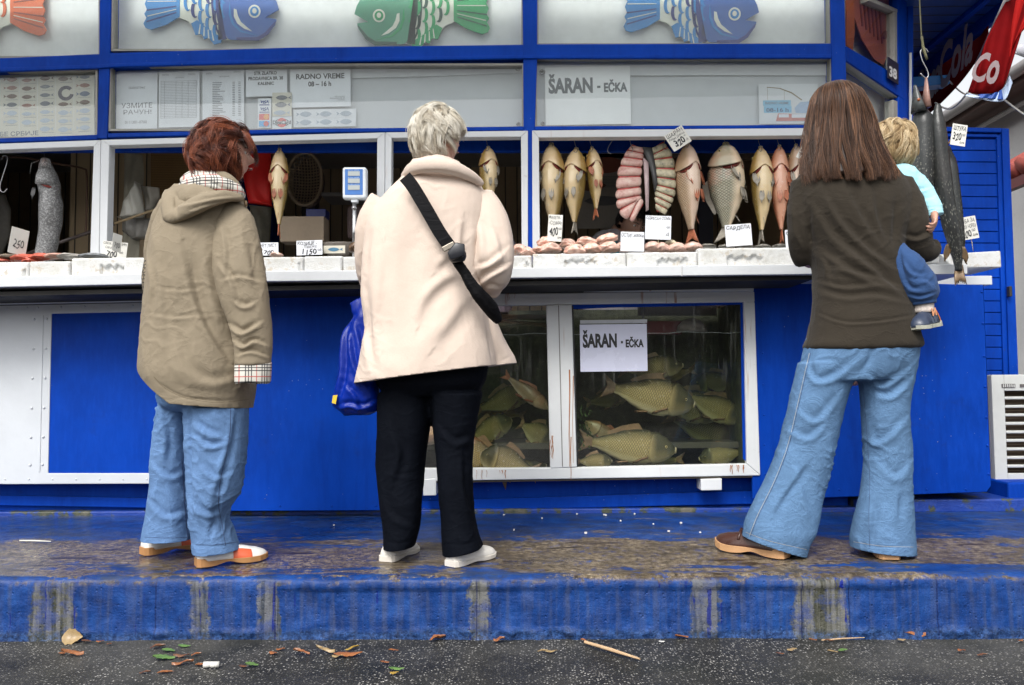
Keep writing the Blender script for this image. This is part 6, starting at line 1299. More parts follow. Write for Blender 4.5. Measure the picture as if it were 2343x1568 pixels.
def hand_mesh(mb, w, d, palm, side=1, size=.085, curl=.5, spread=.18):
    """hand starting at wrist w, running along d, palm facing 'palm'; five separate fingers"""
    w = Vector(w); d = Vector(d).normalized(); pn = Vector(palm).normalized(); pn = (pn - d * pn.dot(d)).normalized(); a = d.cross(pn) * side; s = size
    mb.rings([[w + d*s*t_ + a*math.cos(q)*s*wd + pn*math.sin(q)*s*th for q in [2*PI*i/16 for i in range(16)]] for t_, wd, th in [(-.15, .30, .24), (.1, .34, .24), (.4, .46, .22), (.8, .50, .18), (1.0, .46, .13)]])
    for k, (off, ln, r) in enumerate([(-.36, .78, .10), (-.12, .90, .105), (.12, .84, .10), (.34, .66, .088)]):
        p = w + d*s*.92 + a*s*off; dd = (d + a * off * spread).normalized(); P = [p]; ang = curl * .35
        for m_ in range(3):
            v_ = dd * math.cos(ang) + pn * math.sin(ang); P.append(P[-1] + v_ * s * ln * (.45, .32, .23)[m_]); ang += curl * (.9, .8, .6)[m_]
        mb.tube(curve([tuple(q) for q in P], 9), [s*r*(1 - .3*i/8) for i in range(9)], 9)
    p = w + d*s*.25 + a*s*-.34; tq = (d*.75 - a*.6 + pn*.3).normalized(); P = [p, p + tq*s*.38, p + tq*s*.62 + (pn*.3 + d*.35)*s*.25*(1+curl), p + tq*s*.7 + (pn*.5 + d*.5)*s*.45]
    mb.tube(curve([tuple(q) for q in P], 9), [s*.125*(1 - .3*i/8) for i in range(9)], 9)
# ---------------------------------------------------------------- hair
def hair_mat(name, dark, mid, light, rough=.38):
    t = NT(name); at_ = t.node('ShaderNodeAttribute'); at_.attribute_name = 'strand'; c = t.ramp(at_.outputs['Fac'], [(0, dark), (.5, mid), (1, light)]); t.fin(c, rough, .4); return t.m
def strands_to_mesh(name, paths, tones, mat, parent, taper=.3):
    V = []; F = []; T = []; b = 0; up = np.array([.3, -1, .2]); cs = [(math.cos(q), math.sin(q)) for q in (0, 2.094, 4.189)]
    for (P, rad), tn in zip(paths, tones):
        P = np.asarray(P); m_ = len(P); tan = np.gradient(P, axis=0); tan /= np.linalg.norm(tan, axis=1)[:, None] + 1e-9
        s1 = np.cross(tan, up); s1 /= np.linalg.norm(s1, axis=1)[:, None] + 1e-9; s2 = np.cross(s1, tan); r = rad * (1 - (1 - taper) * np.linspace(0, 1, m_)**2)[:, None]
        V.append(np.stack([P + (s1*c_ + s2*d_)*r for c_, d_ in cs], 1).reshape(-1, 3))
        i = np.arange(m_-1)[:, None]*3; k = np.arange(3)[None]; k2 = (k+1) % 3; F.append((b + np.stack([i+k, i+k2, i+3+k2, i+3+k], -1)).reshape(-1, 4)); T.append(np.full(m_*3, tn)); b += m_*3
    V = np.concatenate(V); F = np.concatenate(F); me = bpy.data.meshes.new(name); me.vertices.add(len(V)); me.vertices.foreach_set('co', V.ravel()); me.loops.add(F.size); me.loops.foreach_set('vertex_index', F.ravel().astype(np.int32)); me.polygons.add(len(F)); me.polygons.foreach_set('loop_start', np.arange(0, F.size, 4, dtype=np.int32)); me.update(calc_edges=True)
    at_ = me.attributes.new('strand', 'FLOAT', 'POINT'); at_.data.foreach_set('value', np.concatenate(T)); return link(name, me, mat, parent, True)
def vec_noise(p, f, seed): return Vector((noise.noise(p*f + Vector((seed, 0, 0))), noise.noise(p*f + Vector((0, seed+9, 0))), noise.noise(p*f + Vector((0, 0, seed+17)))))
def short_hair(name, parent, c, h, Rm, mat, n=2200, ln=.085, keep=lambda u: True, flow=None, lift=.012, wave=.008, wfreq=3.0, seed=0, rad=.0012, scale=(.80, .95, 1.04), swirl=.9, top=.0, cap_mat=None, nlock=150):
    """hair in locks: every lock has one guide path over the skull, its strands start apart and close up towards the tip"""
    rnd = random.Random(seed); paths = []; tones = []; S = Vector(scale) * (h/2); locks = []; m_ = 11
    sph = lambda: (lambda z, q: Vector((math.sqrt(1-z*z)*math.cos(q), math.sqrt(1-z*z)*math.sin(q), z)))(rnd.uniform(-1, 1), rnd.uniform(0, 2*PI))
    tries = 0
    while len(locks) < nlock and tries < 6000:
        tries += 1; u = sph()
        if not keep(u) or any((u - L_[0]).length < 1.5/math.sqrt(nlock) for L_ in locks): continue
        dv = vec_noise(u, 1.8, seed) * swirl + Vector((rnd.uniform(-.4, .4), rnd.uniform(-.4, .4), rnd.uniform(-.3, .3))) * swirl * .6; p = Vector(u); G = []; L = ln * rnd.uniform(.6, 1.15); ph = rnd.uniform(0, 6.28); cu = rnd.choice((-1, 1)) * rnd.uniform(.5, 1.2)
        for i in range(m_):
            s_ = i/(m_-1); d = Vector(flow(p) if flow else (0, .25, -1)) + dv; d = d - p*d.dot(p)
            if d.length > 1e-4: d.normalize()
            sd = d.cross(p); d = (d + sd * cu * math.sin(s_*wfreq) * (wave/.012)).normalized()
            if i: p = (p + d * (L/m_)/(h/2)).normalized()
            G.append((Vector(p), sd.copy(), lift * (.35 + .65*rnd.random()*0 + .5*math.sin(s_*PI*.75)) ))
        locks.append((u, G, rnd.uniform(.55, 1.1), ph, .5 + rnd.uniform(-.32, .32), cu))
    per = n // max(1, len(locks))
    for u, G, lf, ph, tone, cu in locks:
        r0 = 1.25/math.sqrt(nlock)
        for k in range(per):
            off = Vector((rnd.gauss(0, 1), rnd.gauss(0, 1), rnd.gauss(0, 1))) * r0 * .62; dep = rnd.uniform(.25, 1.0); fly = 0 if rnd.random() > .05 else rnd.uniform(1.2, 2.2); dep = dep*1.35 if fly else dep; P = []; stop = rnd.uniform(.8, 1.0); e0 = off.length
            for i in range(m_):
                s_ = i/(m_-1); p, sd, lo = G[i]; q = (p + off * (fly if fly else 1 - .5*s_)).normalized(); rise = lo*lf*dep + wave*.5*math.sin(s_*wfreq*1.6 + ph)*s_ + .004
                if s_ > stop: break
                P.append(tuple(c + Rm @ (Vector((q.x*S.x, q.y*S.y, q.z*S.z)) + q*(rise + top*max(0, q.z)))))
            if len(P) > 3: paths.append((P, rad*rnd.uniform(.7, 1.35))); tones.append(min(1, max(0, tone + (dep-.6)*.35 + rnd.uniform(-.12, .12))))
    o = strands_to_mesh(name, paths, tones, mat, parent)
    nu, nv = 40, 26; V = []; F = []
    for j in range(nv+1):
        for i in range(nu):
            ph = PI*j/nv; q = 2*PI*i/nu; u = Vector((math.sin(ph)*math.cos(q), math.sin(ph)*math.sin(q), math.cos(ph))); b = 1 + .03*noise.noise(u*3.5 + Vector((seed, 0, 0))); V.append(c + Rm @ (Vector((u.x*S.x*b, u.y*S.y*b, u.z*S.z*b)) + u*lift*.3))
    for j in range(nv):
        for i in range(nu):
            f = (j*nu+i, j*nu+(i+1)%nu, (j+1)*nu+(i+1)%nu, (j+1)*nu+i); m2 = Rm.inverted() @ (sum((Vector(V[k]) for k in f), Vector())/4 - c)
            if keep(Vector((m2.x/S.x, m2.y/S.y, m2.z/S.z)).normalized()): F.append(f)
    me = bpy.data.meshes.new('scalp_hair'); me.from_pydata([tuple(v_) for v_ in V], [], F); me.update(); at_ = me.attributes.new('strand', 'FLOAT', 'POINT'); at_.data.foreach_set('value', np.full(len(V), .12)); link('scalp_hair', me, cap_mat or mat, parent, True)
    return o
def long_hair(name, parent, rows, Y, mat, n=2600, seed=0, rad=.0013, back=(.0, 1.0), dep=.22, ends=24, wave=.004):
    """hair falling over an envelope given by picture rows (y, left, right, depth, y offset)"""
    rnd = random.Random(seed); paths = []; tones = []; D_ = dense(rows, 6); m0 = len(D_)
    RW = []
    for (py, xl, xr, dp, yo) in D_:
        a, b = at(xl, py, Y + yo), at(xr, py, Y + yo); RW.append(((a+b)/2, (b-a).length/2, dp/2))
    for k in range(n):
        q = rnd.uniform(-PI, 0) if k % 5 else rnd.uniform(0, PI); lay = rnd.uniform(.84, 1.03) if rnd.random() > .04 else rnd.uniform(1.03, 1.10); t0 = 0 if rnd.random() < .55 else rnd.uniform(0, .5); m_ = 22; P = []; lockn = noise.noise(Vector((math.cos(q)*3, math.sin(q)*3, seed))) ; t1 = 1.0 - rnd.uniform(0, .07)**1 - .10*abs(lockn) - (.16*rnd.random() if rnd.random() < .35 else 0); lk = math.floor(q*14) ; dr = noise.noise(Vector((lk*1.7, seed, 0)))*.18 + rnd.uniform(-.05, .05)
        for i in range(m_):
            s_ = i/(m_-1); tt = t0 + (t1-t0)*s_; f = tt*(m0-1); j = min(int(f), m0-2); f -= j; c_ = RW[j][0].lerp(RW[j+1][0], f); hw = RW[j][1] + (RW[j+1][1]-RW[j][1])*f; hd = RW[j][2] + (RW[j+1][2]-RW[j][2])*f
            qc = (lk + .5)/14; qq = q + (qc - q)*.38*tt**1.5 + dr*tt + .05*math.sin(tt*9 + lk); L_ = lay + .02*math.sin(tt*14 + k) + (.10*max(0, tt-.7)*3*lockn); w_ = wave*math.sin(tt*16 + lk*2.1 + rnd.uniform(-.3, .3))*tt
            p = c_ + Vector((math.cos(qq)*hw*L_ + w_, math.sin(qq)*hd*L_, rnd.uniform(-.001, .001))); P.append(tuple(p))
        paths.append((P, rad*rnd.uniform(.7, 1.4))); tones.append(min(1, max(0, .42 + .5*noise.noise(Vector((q*6, seed, 1))) + rnd.uniform(-.25, .3) + .1)))
    o = strands_to_mesh(name, paths, tones, mat, parent)
    mb = MB(); mb.rings([[c_ + Vector((math.cos(2*PI*i/30)*hw*.92, math.sin(2*PI*i/30)*hd*.92, 0)) for i in range(30)] for c_, hw, hd in RW[:int(m0*.93)]]); ob = mb.build('hair_base', mat, parent, True); at_ = ob.data.attributes.new('strand', 'FLOAT', 'POINT'); at_.data.foreach_set('value', np.full(len(ob.data.vertices), .15)); return o
# ---------------------------------------------------------------- shoes
def shoe(parent, heel, toe, L=None, w=.09, prof=None, upper=None, sole=None, sole_h=.022, zb=STEP_Z, name='shoe', heelrise=0.0, toe_up=.004, panels=(), chunk=0):
    hp, tp_ = Vector(heel), Vector(toe); d = (tp_ - hp); d.z = 0; L = L or d.length; d.normalize(); a = Vector((-d.y, d.x, 0)); hp.z = zb; n = 24
    W_ = [(0, .24), (.03, .34), (.12, .38), (.3, .36), (.5, .40), (.7, .50), (.85, .46), (.95, .30), (1, .10)]; Hh = prof or [(0, .055), (.04, .068), (.2, .075), (.4, .066), (.6, .050), (.8, .038), (.93, .026), (1, .008)]
    up_ = lambda t_: toe_up * max(0, (t_-.75)/.25)**2 + heelrise*(1-t_)
    e = empty(name, None, None, tuple(hp)); e.parent = parent; e.matrix_parent_inverse = Matrix.Translation(parent.location).inverted()
    def ring(t_, k0, kw=1.0, z0=sole_h*.55, grow=0): 
        w_ = interp(W_, t_)[0]*w*kw + grow; h = interp(Hh, t_)[0]*k0 + grow; c0 = hp + d*L*t_ + Vector((0, 0, up_(t_) + z0)); return [c0 + a*math.cos(q)*w_*(1 if math.sin(q) < .2 else (1 - .28*(math.sin(q)-.2))) + Vector((0, 0, max(0, math.sin(q))**.8 * h)) for q in [2*PI*i/n for i in range(n)]]
    ts = np.linspace(0, 1, 22); MB().rings([ring(t_, 1) for t_ in ts]).build('upper', upper, e, True)
    def sring(t_, zt):
        w_ = interp(W_, t_)[0]*w*1.06 + .002; c0 = hp + d*(L*1.015*t_ - .003) + Vector((0, 0, up_(t_))); arch = chunk * math.exp(-((t_-.42)/.12)**2); return [c0 + a*math.cos(q)*w_ + Vector((0, 0, (sole_h*(1 + (.5 if t_ < .12 else 0)) if math.sin(q) > 0 else arch))) for q in [2*PI*(i+.5)/16 for i in range(16)]]
    MB().rings([sring(t_, 0) for t_ in ts]).build('sole', sole, e, False, .002)
    for (t0, t1, q0, q1, mt, nm) in panels:
        R = []; 
        for t_ in np.linspace(t0, t1, 7):
            full = []; w_ = interp(W_, t_)[0]*w + .0015; h = interp(Hh, t_)[0] + .0015; c0 = hp + d*L*t_ + Vector((0, 0, up_(t_) + sole_h*.55))
            R.append([c0 + a*math.cos(q)*w_*(1 if math.sin(q) < .2 else (1 - .28*(math.sin(q)-.2))) + Vector((0, 0, max(0, math.sin(q))**.8*h)) for q in np.linspace(q0, q1, 12)])
        MB().rings(R, False, False).build(nm, mt, e, True)
    return e
# ================================================================ WOMAN IN THE OLIVE JACKET
def person(label, px, py, Yb, group='customers at the kiosk'):
    return empty('person', label, 'person', tuple(at(px, py, Yb).xy) + (STEP_Z,), group)
Y1 = 2.95
P1 = person('woman with wavy auburn hair in an olive jacket with plaid cuffs and pale jeans', 460, 1270, Y1)
OLV = cloth('olive_cotton', (.235, .195, .138), .7, 300, .08, .1, .18); PLD = plaid('plaid_lining'); DEN = denim('denim_pale', (.10, .18, .335)); AUB = hair_mat('auburn_hair', (.016, .004, .003), (.085, .021, .011), (.34, .10, .045), .3)
hc = at(514, 356, Y1 - .02); hh = .215
mb = MB(); Rm = head_mesh(mb, hc, hh, 112, -6)
ptube(mb, [(490, 395, 0, 34), (480, 430, .0, 36), (470, 480, .0, 50)], Y1)
rowloft(mb, dense([(450, 420, 540, .14, .02), (520, 390, 545, .22, 0), (700, 380, 545, .24, 0), (850, 372, 555, .26, 0), (930, 380, 555, .22, 0)]), Y1)
ptube(mb, [(530, 480, -.05, 24), (550, 620, -.10, 24), (575, 740, -.12, 20), (578, 795, -.125, 15)], Y1); hand_mesh(mb, at(574, 772, Y1 - .12), (.1, 0, -1), (-1, 0, 0), 1, .058, .9)
ptube(mb, [(404, 485, .06, 14), (358, 565, .10, 12), (362, 640, .14, 12), (430, 640, .24, 12)], Y1); hand_mesh(mb, at(430, 640, Y1 + .24), (.7, .5, .2), (0, 0, 1), -1, .075, .7)
ptube(mb, [(412, 930, .05, 36), (396, 1080, .06, 30), (388, 1215, .06, 22), (383, 1236, .06, 18)], Y1); ptube(mb, [(490, 920, -.02, 46), (482, 1080, -.03, 32), (478, 1170, -.04, 24), (488, 1220, -.04, 20), (488, 1248, -.04, 18)], Y1)
b = mb.build('body', SKIN, P1); remesh(b, .0052, 2, .4)
# eye and brow on the visible side
def face_bits(c, h, Rm, parent, brow):
    for sd in (-1, 1):
        p = c + Rm @ (Vector((sd*.235, -.66, .02)) * (h/2)); m2 = MB(); m2.rings([[p + Rm @ Vector((.011*math.cos(q)*math.cos(g_), -.008*math.sin(g_), .008*math.sin(q)*math.cos(g_))) for q in [2*PI*i/12 for i in range(12)]] for g_ in (-.6, 0, .6, 1.2)]); m2.build('eye', M('eye_white', (.6, .58, .55), .2), parent, True)
        m2 = MB(); p2 = c + Rm @ (Vector((sd*.235, -.725, .02)) * (h/2)); m2.rings([[p2 + Rm @ Vector((.004*math.cos(q)*r, -.001*r, .004*math.sin(q)*r)) for q in [2*PI*i/10 for i in range(10)]] for r in (1, .1)]); m2.build('iris', EYEM, parent, True)
        m2 = MB(); m2.tube([c + Rm @ (Vector((sd*x, y, z)) * (h/2)) for x, y, z in [(.10, -.82, .17), (.24, -.79, .21), (.38, -.68, .16)]], [.002, .0028, .0012], 6); m2.build('eyebrow', brow, parent, True)
    m2 = MB(); m2.tube([c + Rm @ (Vector((x, y, z)) * (h/2)) for x, y, z in [(-.16, -.76, -.51), (-.06, -.87, -.50), (.06, -.87, -.50), (.16, -.76, -.51)]], [.001, .003, .003, .001], 8); m2.build('lips', M('lips', (.40, .19, .15), .4), parent, True)
face_bits(hc, hh, Rm, P1, M('brow_brown', (.06, .025, .012), .6))
keep = lambda u: not (u.y < -.46 and u.z < .45 - .25*abs(u.x)) and u.z > -.72 and not (u.y < -.05 and u.z < -.62)
short_hair('hair', P1, hc + Vector((-.008, 0, .006)), hh, Rm, AUB, 9500, .125, keep, lambda p: Vector((.25*math.copysign(1, p.x), .55 if p.z > 0 else -.15, -.55 if p.z < .7 else -.1)), .030, .012, 4.2, 11, .00095, (.86, 1.0, 1.03), .55, .0, None, 190)
# flyaway hair is part of the head of hair; collar
mb = MB(); ptube(mb, [(410, 432, -.02, 12), (440, 424, -.09, 17), (490, 420, -.12, 19), (535, 434, -.10, 16), (553, 452, -.06, 12)], Y1, 14, 1.0)
ptube(mb, [(425, 415, .02, 14), (450, 405, -.05, 18), (490, 404, -.08, 18), (520, 412, -.08, 14), (540, 432, -.06, 9)], Y1, 14)
o = mb.build('plaid_collar', PLD, P1); remesh(o, .006, 4); folds(o, [([(420, 425), (470, 415), (530, 440)], 4, .006, 'v')], .003, 10, 10, 2)
mb = MB(); ptube(mb, [(478, 396, -.085, 6), (505, 400, -.095, 11), (532, 418, -.09, 12), (552, 445, -.07, 10)], Y1, 12); o = mb.build('collar', OLV, P1); remesh(o, .005, 3)
# jacket
mb = MB(); rowloft(mb, dense([(428, 430, 520, .12, 0), (446, 398, 548, .20, 0), (470, 380, 562, .25, 0), (505, 366, 566, .28, 0), (560, 352, 560, .31, 0), (640, 342, 560, .33, 0), (720, 337, 566, .35, 0), (790, 333, 574, .37, 0), (840, 331, 582, .38, 0), (862, 336, 580, .38, 0), (893, 345, 578, .36, 0), (916, 352, 574, .35, 0), (945, 356, 570, .34, 0)], 3), Y1, 44, 2.3)
o = mb.build('jacket', OLV, P1)
mb2 = MB(); ptube(mb2, [(524, 470, -.045, 30), (534, 510, -.07, 46), (540, 560, -.09, 54), (546, 620, -.105, 58), (560, 680, -.115, 54), (573, 740, -.12, 47), (579, 790, -.125, 42), (579, 838, -.13, 39)], Y1, 24, .8)
m1 = mb2.build('tmp', OLV); m2 = MB(); ptube(m2, [(392, 470, .05, 28), (364, 520, .08, 25), (352, 575, .11, 22), (358, 625, .13, 21), (395, 645, .20, 20), (424, 642, .24, 18)], Y1, 18); m2 = m2.build('tmp', OLV)
def joinm(a, *bs):
    bm = bmesh.new(); bm.from_mesh(a.data)
    for b_ in bs: bm.from_mesh(b_.data)
    bm.to_mesh(a.data); bm.free()
    for b_ in bs: me = b_.data; bpy.data.objects.remove(b_); bpy.data.meshes.remove(me)
joinm(o, m2); remesh(o, .0056, 5); jacket = o
sl1 = m1; sl1.name = 'sleeve'; sl1.parent = P1; sl1.matrix_parent_inverse = Matrix.Translation(P1.location).inverted(); remesh(sl1, .0056, 5)
SLF = [([(540, 690), (560, 700), (580, 692)], 7, .010, 's'), ([(528, 745), (552, 760), (572, 752), (592, 740)], 7, .013, 's'), ([(540, 782), (558, 792), (580, 780), (606, 788)], 6, .012, 's'), ([(546, 812), (575, 804), (612, 816)], 5, .009, 's'), ([(510, 640), (545, 632), (600, 644)], 6, .006, 's'), ([(500, 600), (530, 640), (545, 690)], 8, .008, 's'), ([(510, 520), (520, 570), (518, 630)], 8, .007, 's'), ([(560, 540), (575, 600), (582, 660)], 12, .005, 's')]
folds(sl1, SLF, .003, 7, 2.5, 5, .0014)
folds(o, [([(468, 560), (474, 640), (492, 720), (505, 780)], 12, .010, 'r'),
          ([(420, 560), (440, 650), (468, 730), (500, 790), (530, 830)], 14, .012, 's'), ([(395, 540), (400, 640), (405, 740)], 16, .008, 'r'), ([(372, 600), (376, 700), (384, 800)], 14, .007, 's'),
          ([(440, 600), (452, 690), (480, 760)], 10, .006, 'v'), ([(400, 760), (430, 840), (480, 870), (540, 860)], 14, .007, 's'), ([(380, 800), (420, 870), (500, 890)], 10, .004, 'r'),
          ([(540, 690), (560, 700), (580, 692)], 8, .008, 's'), ([(530, 748), (552, 760), (570, 752), (585, 742)], 8, .010, 's'), ([(540, 785), (558, 792), (580, 780), (604, 786)], 7, .010, 's'), ([(548, 812), (575, 806), (610, 816)], 6, .006, 's'), ([(545, 640), (575, 632), (600, 640)], 8, .005, 's'),
          ([(384, 915), (430, 912), (500, 918), (566, 912)], 3, .003, 'v'), ([(356, 872), (400, 900), (450, 913), (520, 918)], 2.5, .004, 'v'), ([(470, 500), (500, 520), (520, 560)], 10, .007, 's'), ([(510, 505), (524, 560), (528, 620)], 9, .006, 's'),
          ([(345, 610), (352, 650), (346, 700)], 8, .007, 's'), ([(350, 720), (400, 726), (450, 722)], 6, .004, 's'), ([(360, 660), (420, 666), (470, 655)], 5, .003, 's')], .0035, 7, 2.2, 3, .0016)
cut(o, (343, 856), (440, 926), Y1); cut(o, (420, 920), (566, 933), Y1); cut(o, (500, 930), (580, 888), Y1, 300, 600) if False else None
# hood
mb = MB(); ptube(mb, [(388, 440, -.055, 16), (390, 466, -.10, 22), (396, 492, -.13, 22), (412, 490, -.15, 20), (440, 474, -.165, 24), (478, 458, -.165, 23), (515, 450, -.14, 19), (545, 452, -.10, 12), (556, 458, -.07, 7)], Y1, 18, .7)
ptube(mb, [(398, 440, -.04, 24), (430, 448, -.10, 30), (470, 442, -.12, 28), (510, 440, -.10, 20)], Y1, 16, .6)
o = mb.build('hood', OLV, P1); remesh(o, .006, 4); folds(o, [([(404, 445), (403, 480), (402, 505)], 4, .007, 'v'), ([(410, 470), (450, 462), (500, 452), (545, 450)], 6, .007, 's'), ([(430, 485), (470, 470), (520, 462)], 5, .005, 's')], .003, 9, 9, 5, .001)
mb = MB(); p = at(561, 460, Y1 - .075); mb.tube([p, p - Vector((-.004, 0, .02))], .006, 10); mb.build('cord_toggle', M('toggle', (.20, .13, .07), .4), P1, True)
# cuff
mb = MB(); R = []
for y, r in [(829, 40.5), (832, 42), (850, 42), (872, 41.5), (877, 39.5)]: c_ = at(579.5 + (y-829)*-.03, y, Y1 - .13); R.append([c_ + Vector((math.cos(q)*r*sc(Y1-.13), math.sin(q)*r*.72*sc(Y1-.13), .003*math.sin(q*3))) for q in [2*PI*i/32 for i in range(32)]])
mb.rings(R, False); R2 = [[c_*1 for c_ in r] for r in R]; cu = mb.build('cuff', PLD, P1, True); sd_ = cu.modifiers.new('s', 'SOLIDIFY'); sd_.thickness = .004
# jeans
mb = MB(); rowloft(mb, dense([(880, 365, 575, .30, 0), (908, 368, 568, .28, 0), (928, 372, 564, .24, 0), (940, 385, 556, .16, .0)], 3), Y1)
rowloft(mb, dense([(930, 368, 452, .22, .05), (980, 360, 443, .20, .055), (1050, 351, 435, .18, .06), (1110, 347, 434, .17, .06), (1170, 339, 437, .17, .06), (1215, 331, 438, .18, .06), (1245, 327, 440, .19, .06), (1262, 325, 441, .19, .06)], 3), Y1)
rowloft(mb, dense([(930, 428, 566, .24, -.02), (980, 428, 566, .22, -.03), (1030, 428, 562, .20, -.035), (1080, 430, 556, .19, -.04), (1130, 433, 545, .18, -.04), (1180, 436, 516, .17, -.04), (1220, 440, 530, .18, -.035), (1262, 445, 548, .20, -.03), (1280, 446, 552, .20, -.03)], 3), Y1)
o = mb.build('jeans', DEN, P1); remesh(o, .0056, 6)
folds(o, [([(435, 935), (432, 1000), (433, 1080), (436, 1180)], 5, .014, 'v'), ([(440, 960), (470, 985), (510, 1000)], 10, .009, 's'), ([(450, 1000), (480, 1020), (520, 1010)], 8, .008, 's'), ([(540, 940), (530, 1010), (505, 1090), (488, 1150)], 10, .008, 's'), ([(440, 1150), (470, 1175), (512, 1170)], 9, .009, 's'), ([(505, 1140), (490, 1190), (478, 1240)], 8, .008, 'v'), ([(375, 960), (385, 1010), (378, 1060)], 10, .008, 's'), ([(352, 1060), (385, 1090), (420, 1080)], 9, .007, 's'), ([(345, 1150), (380, 1180), (430, 1170)], 9, .007, 's'), ([(460, 1060), (490, 1090), (530, 1080)], 9, .007, 's'), ([(528, 940), (524, 1010), (512, 1080), (503, 1160), (512, 1240)], 2.0, .0025, 'v'),
          ([(447, 1252), (490, 1250), (545, 1246)], 1.8, .003, 'v')], .0035, 6, 3, 7, .0012, .0034)
STI = M('stitch_dark', (.035, .06, .13), .8); STL = M('stitch_tan', (.38, .36, .32), .8)
cut(o, (445, 1259), (548, 1253), Y1, 441, 600); cut(o, (328, 1240), (439, 1240), Y1, 300, 440.5)
for sp_ in ([(528, 934), (526, 990), (518, 1040), (506, 1090), (500, 1150), (508, 1200), (516, 1248)], [(430, 1238), (422, 1150), (416, 1050)]): seam(o, sp_, .0012, STI, P1)
seam(o, [(447, 1246), (490, 1247), (546, 1240)], .0007, STI, P1, 'hem_stitch'); seam(o, [(330, 1229), (380, 1231), (437, 1229)], .0007, STI, P1, 'hem_stitch')
# shoes
WL = M('leather_white', (.72, .71, .68), .35, .06, 8, .15, 60); OR = M('leather_orange', (.58, .10, .035), .4, .1); GUM = M('gum_sole', (.40, .20, .075), .45, .12)
oz = .0
h1 = atz(449, 1296, STEP_Z); t1 = atz(611, 1276, STEP_Z); s1 = shoe(P1, h1, t1, None, .098, None, WL, GUM, .020, panels=[(.02, .20, 3.2, 6.25, OR, 'heel_panel'), (.50, .74, 3.3, 3.3 + .9, OR, 'side_panel'), (.02, .22, 0.05, .9, OR, 'heel_panel'), (.48, .74, 2.3, 3.05, OR, 'side_panel'), (.46, .72, .1, .85, OR, 'side_panel')], chunk=.012)
h2 = atz(326, 1270, STEP_Z); t2 = h2 + (atz(440, 1252, STEP_Z) - h2).normalized() * .27; shoe(P1, h2, t2, None, .096, None, WL, GUM, .020, panels=[(.02, .20, 3.2, 6.25, OR, 'heel_panel'), (.50, .74, 2.3, 3.05, OR, 'side_panel'), (.46, .72, .1, .85, OR, 'side_panel')], chunk=.012)
# her knitted handbag
seam(jacket, [(352, 862), (380, 890), (430, 912), (500, 921), (570, 914)], .0007, M('stitch_olive', (.12, .09, .05), .8), P1, 'hem_stitch')
hb = MB(); ptube(hb, [(345, 597, .02, 13), (344, 640, .02, 17), (347, 680, .02, 14), (352, 698, .02, 7)], Y1 + .06, 16, 1.6); o = hb.build('handbag', None, None)
t = NT('knit_bag'); c = t.ramp(t.voro(70, .5, feature='DISTANCE_TO_EDGE'), [(.08, (.03, .025, .02)), (.2, (.22, .18, .12))]); t.bump(t.voro(70, .5), .6, .006); remesh(o, .006, 3); o.data.materials.clear(); o.data.materials.append(t.fin(c, .8)); tag(o, 'dark patterned handbag tucked under the arm of the olive jacket', 'handbag')
# ================================================================ WOMAN IN THE CREAM FLEECE
Y2 = 2.93
P2 = person('woman with short silver curls in a cream fleece coat and black trousers', 1000, 1270, Y2)
CRM = cloth('cream_fleece', (.60, .495, .42), .95, 160, .05, .2, .30, .08, 0); BLK = cloth('black_velour', (.003, .004, .007), .8, 200, .3, .0, .2, .06); SIL = hair_mat('silver_hair', (.26, .21, .15), (.62, .56, .45), (.85, .82, .74), .4)
hc = at(1003, 319, Y2); hh = .205; mb = MB(); Rm = head_mesh(mb, hc, hh, 138, -12)
ptube(mb, [(1000, 350, 0, 38), (995, 385, -.01, 40), (990, 430, -.01, 60)], Y2)
rowloft(mb, dense([(420, 920, 1080, .14, 0), (480, 870, 1110, .20, 0), (650, 870, 1100, .24, 0), (830, 870, 1110, .26, 0), (880, 880, 1105, .24, 0)]), Y2)
ptube(mb, [(1100, 480, 0, 24), (1140, 570, -.03, 22), (1140, 630, .05, 18), (1115, 660, .12, 15)], Y2); hand_mesh(mb, at(1112, 662, Y2 + .13), (-.5, .8, .1), (0, 0, -1), 1, .075, .8)
ptube(mb, [(874, 480, .02, 16), (850, 570, .05, 14), (850, 640, .11, 13), (842, 690, .14, 13)], Y2); hand_mesh(mb, at(840, 690, Y2 + .14), (0, .1, -1), (1, 0, 0), -1, .075, 1.1)
ptube(mb, [(930, 880, 0, 50), (925, 1060, 0, 34), (917, 1220, .0, 22), (917, 1242, 0, 18)], Y2); ptube(mb, [(1045, 870, 0, 52), (1045, 1060, 0, 36), (1050, 1220, -.03, 22), (1052, 1250, -.04, 18)], Y2)
b = mb.build('body', SKIN, P2); remesh(b, .0052, 2, .4)
face_bits(hc, hh, Rm, P2, M('brow_grey', (.25, .22, .18), .6))
keep = lambda u: not (u.y < -.05 and u.z < .30) and u.z > -.70 and not (abs(u.x) > .55 and u.z < .20 and u.y < .38) and not (u.y < .1 and u.z < -.1)
short_hair('hair', P2, hc + Vector((-.004, 0, .012)), hh, Rm, SIL, 9000, .085, keep, lambda p: Vector((.15*math.copysign(1, p.x), .2 if p.z > .3 else .0, -1 if p.z < .75 else .1)), .020, .010, 3.6, 23, .00095, (.80, .98, 1.04), .9, .004)
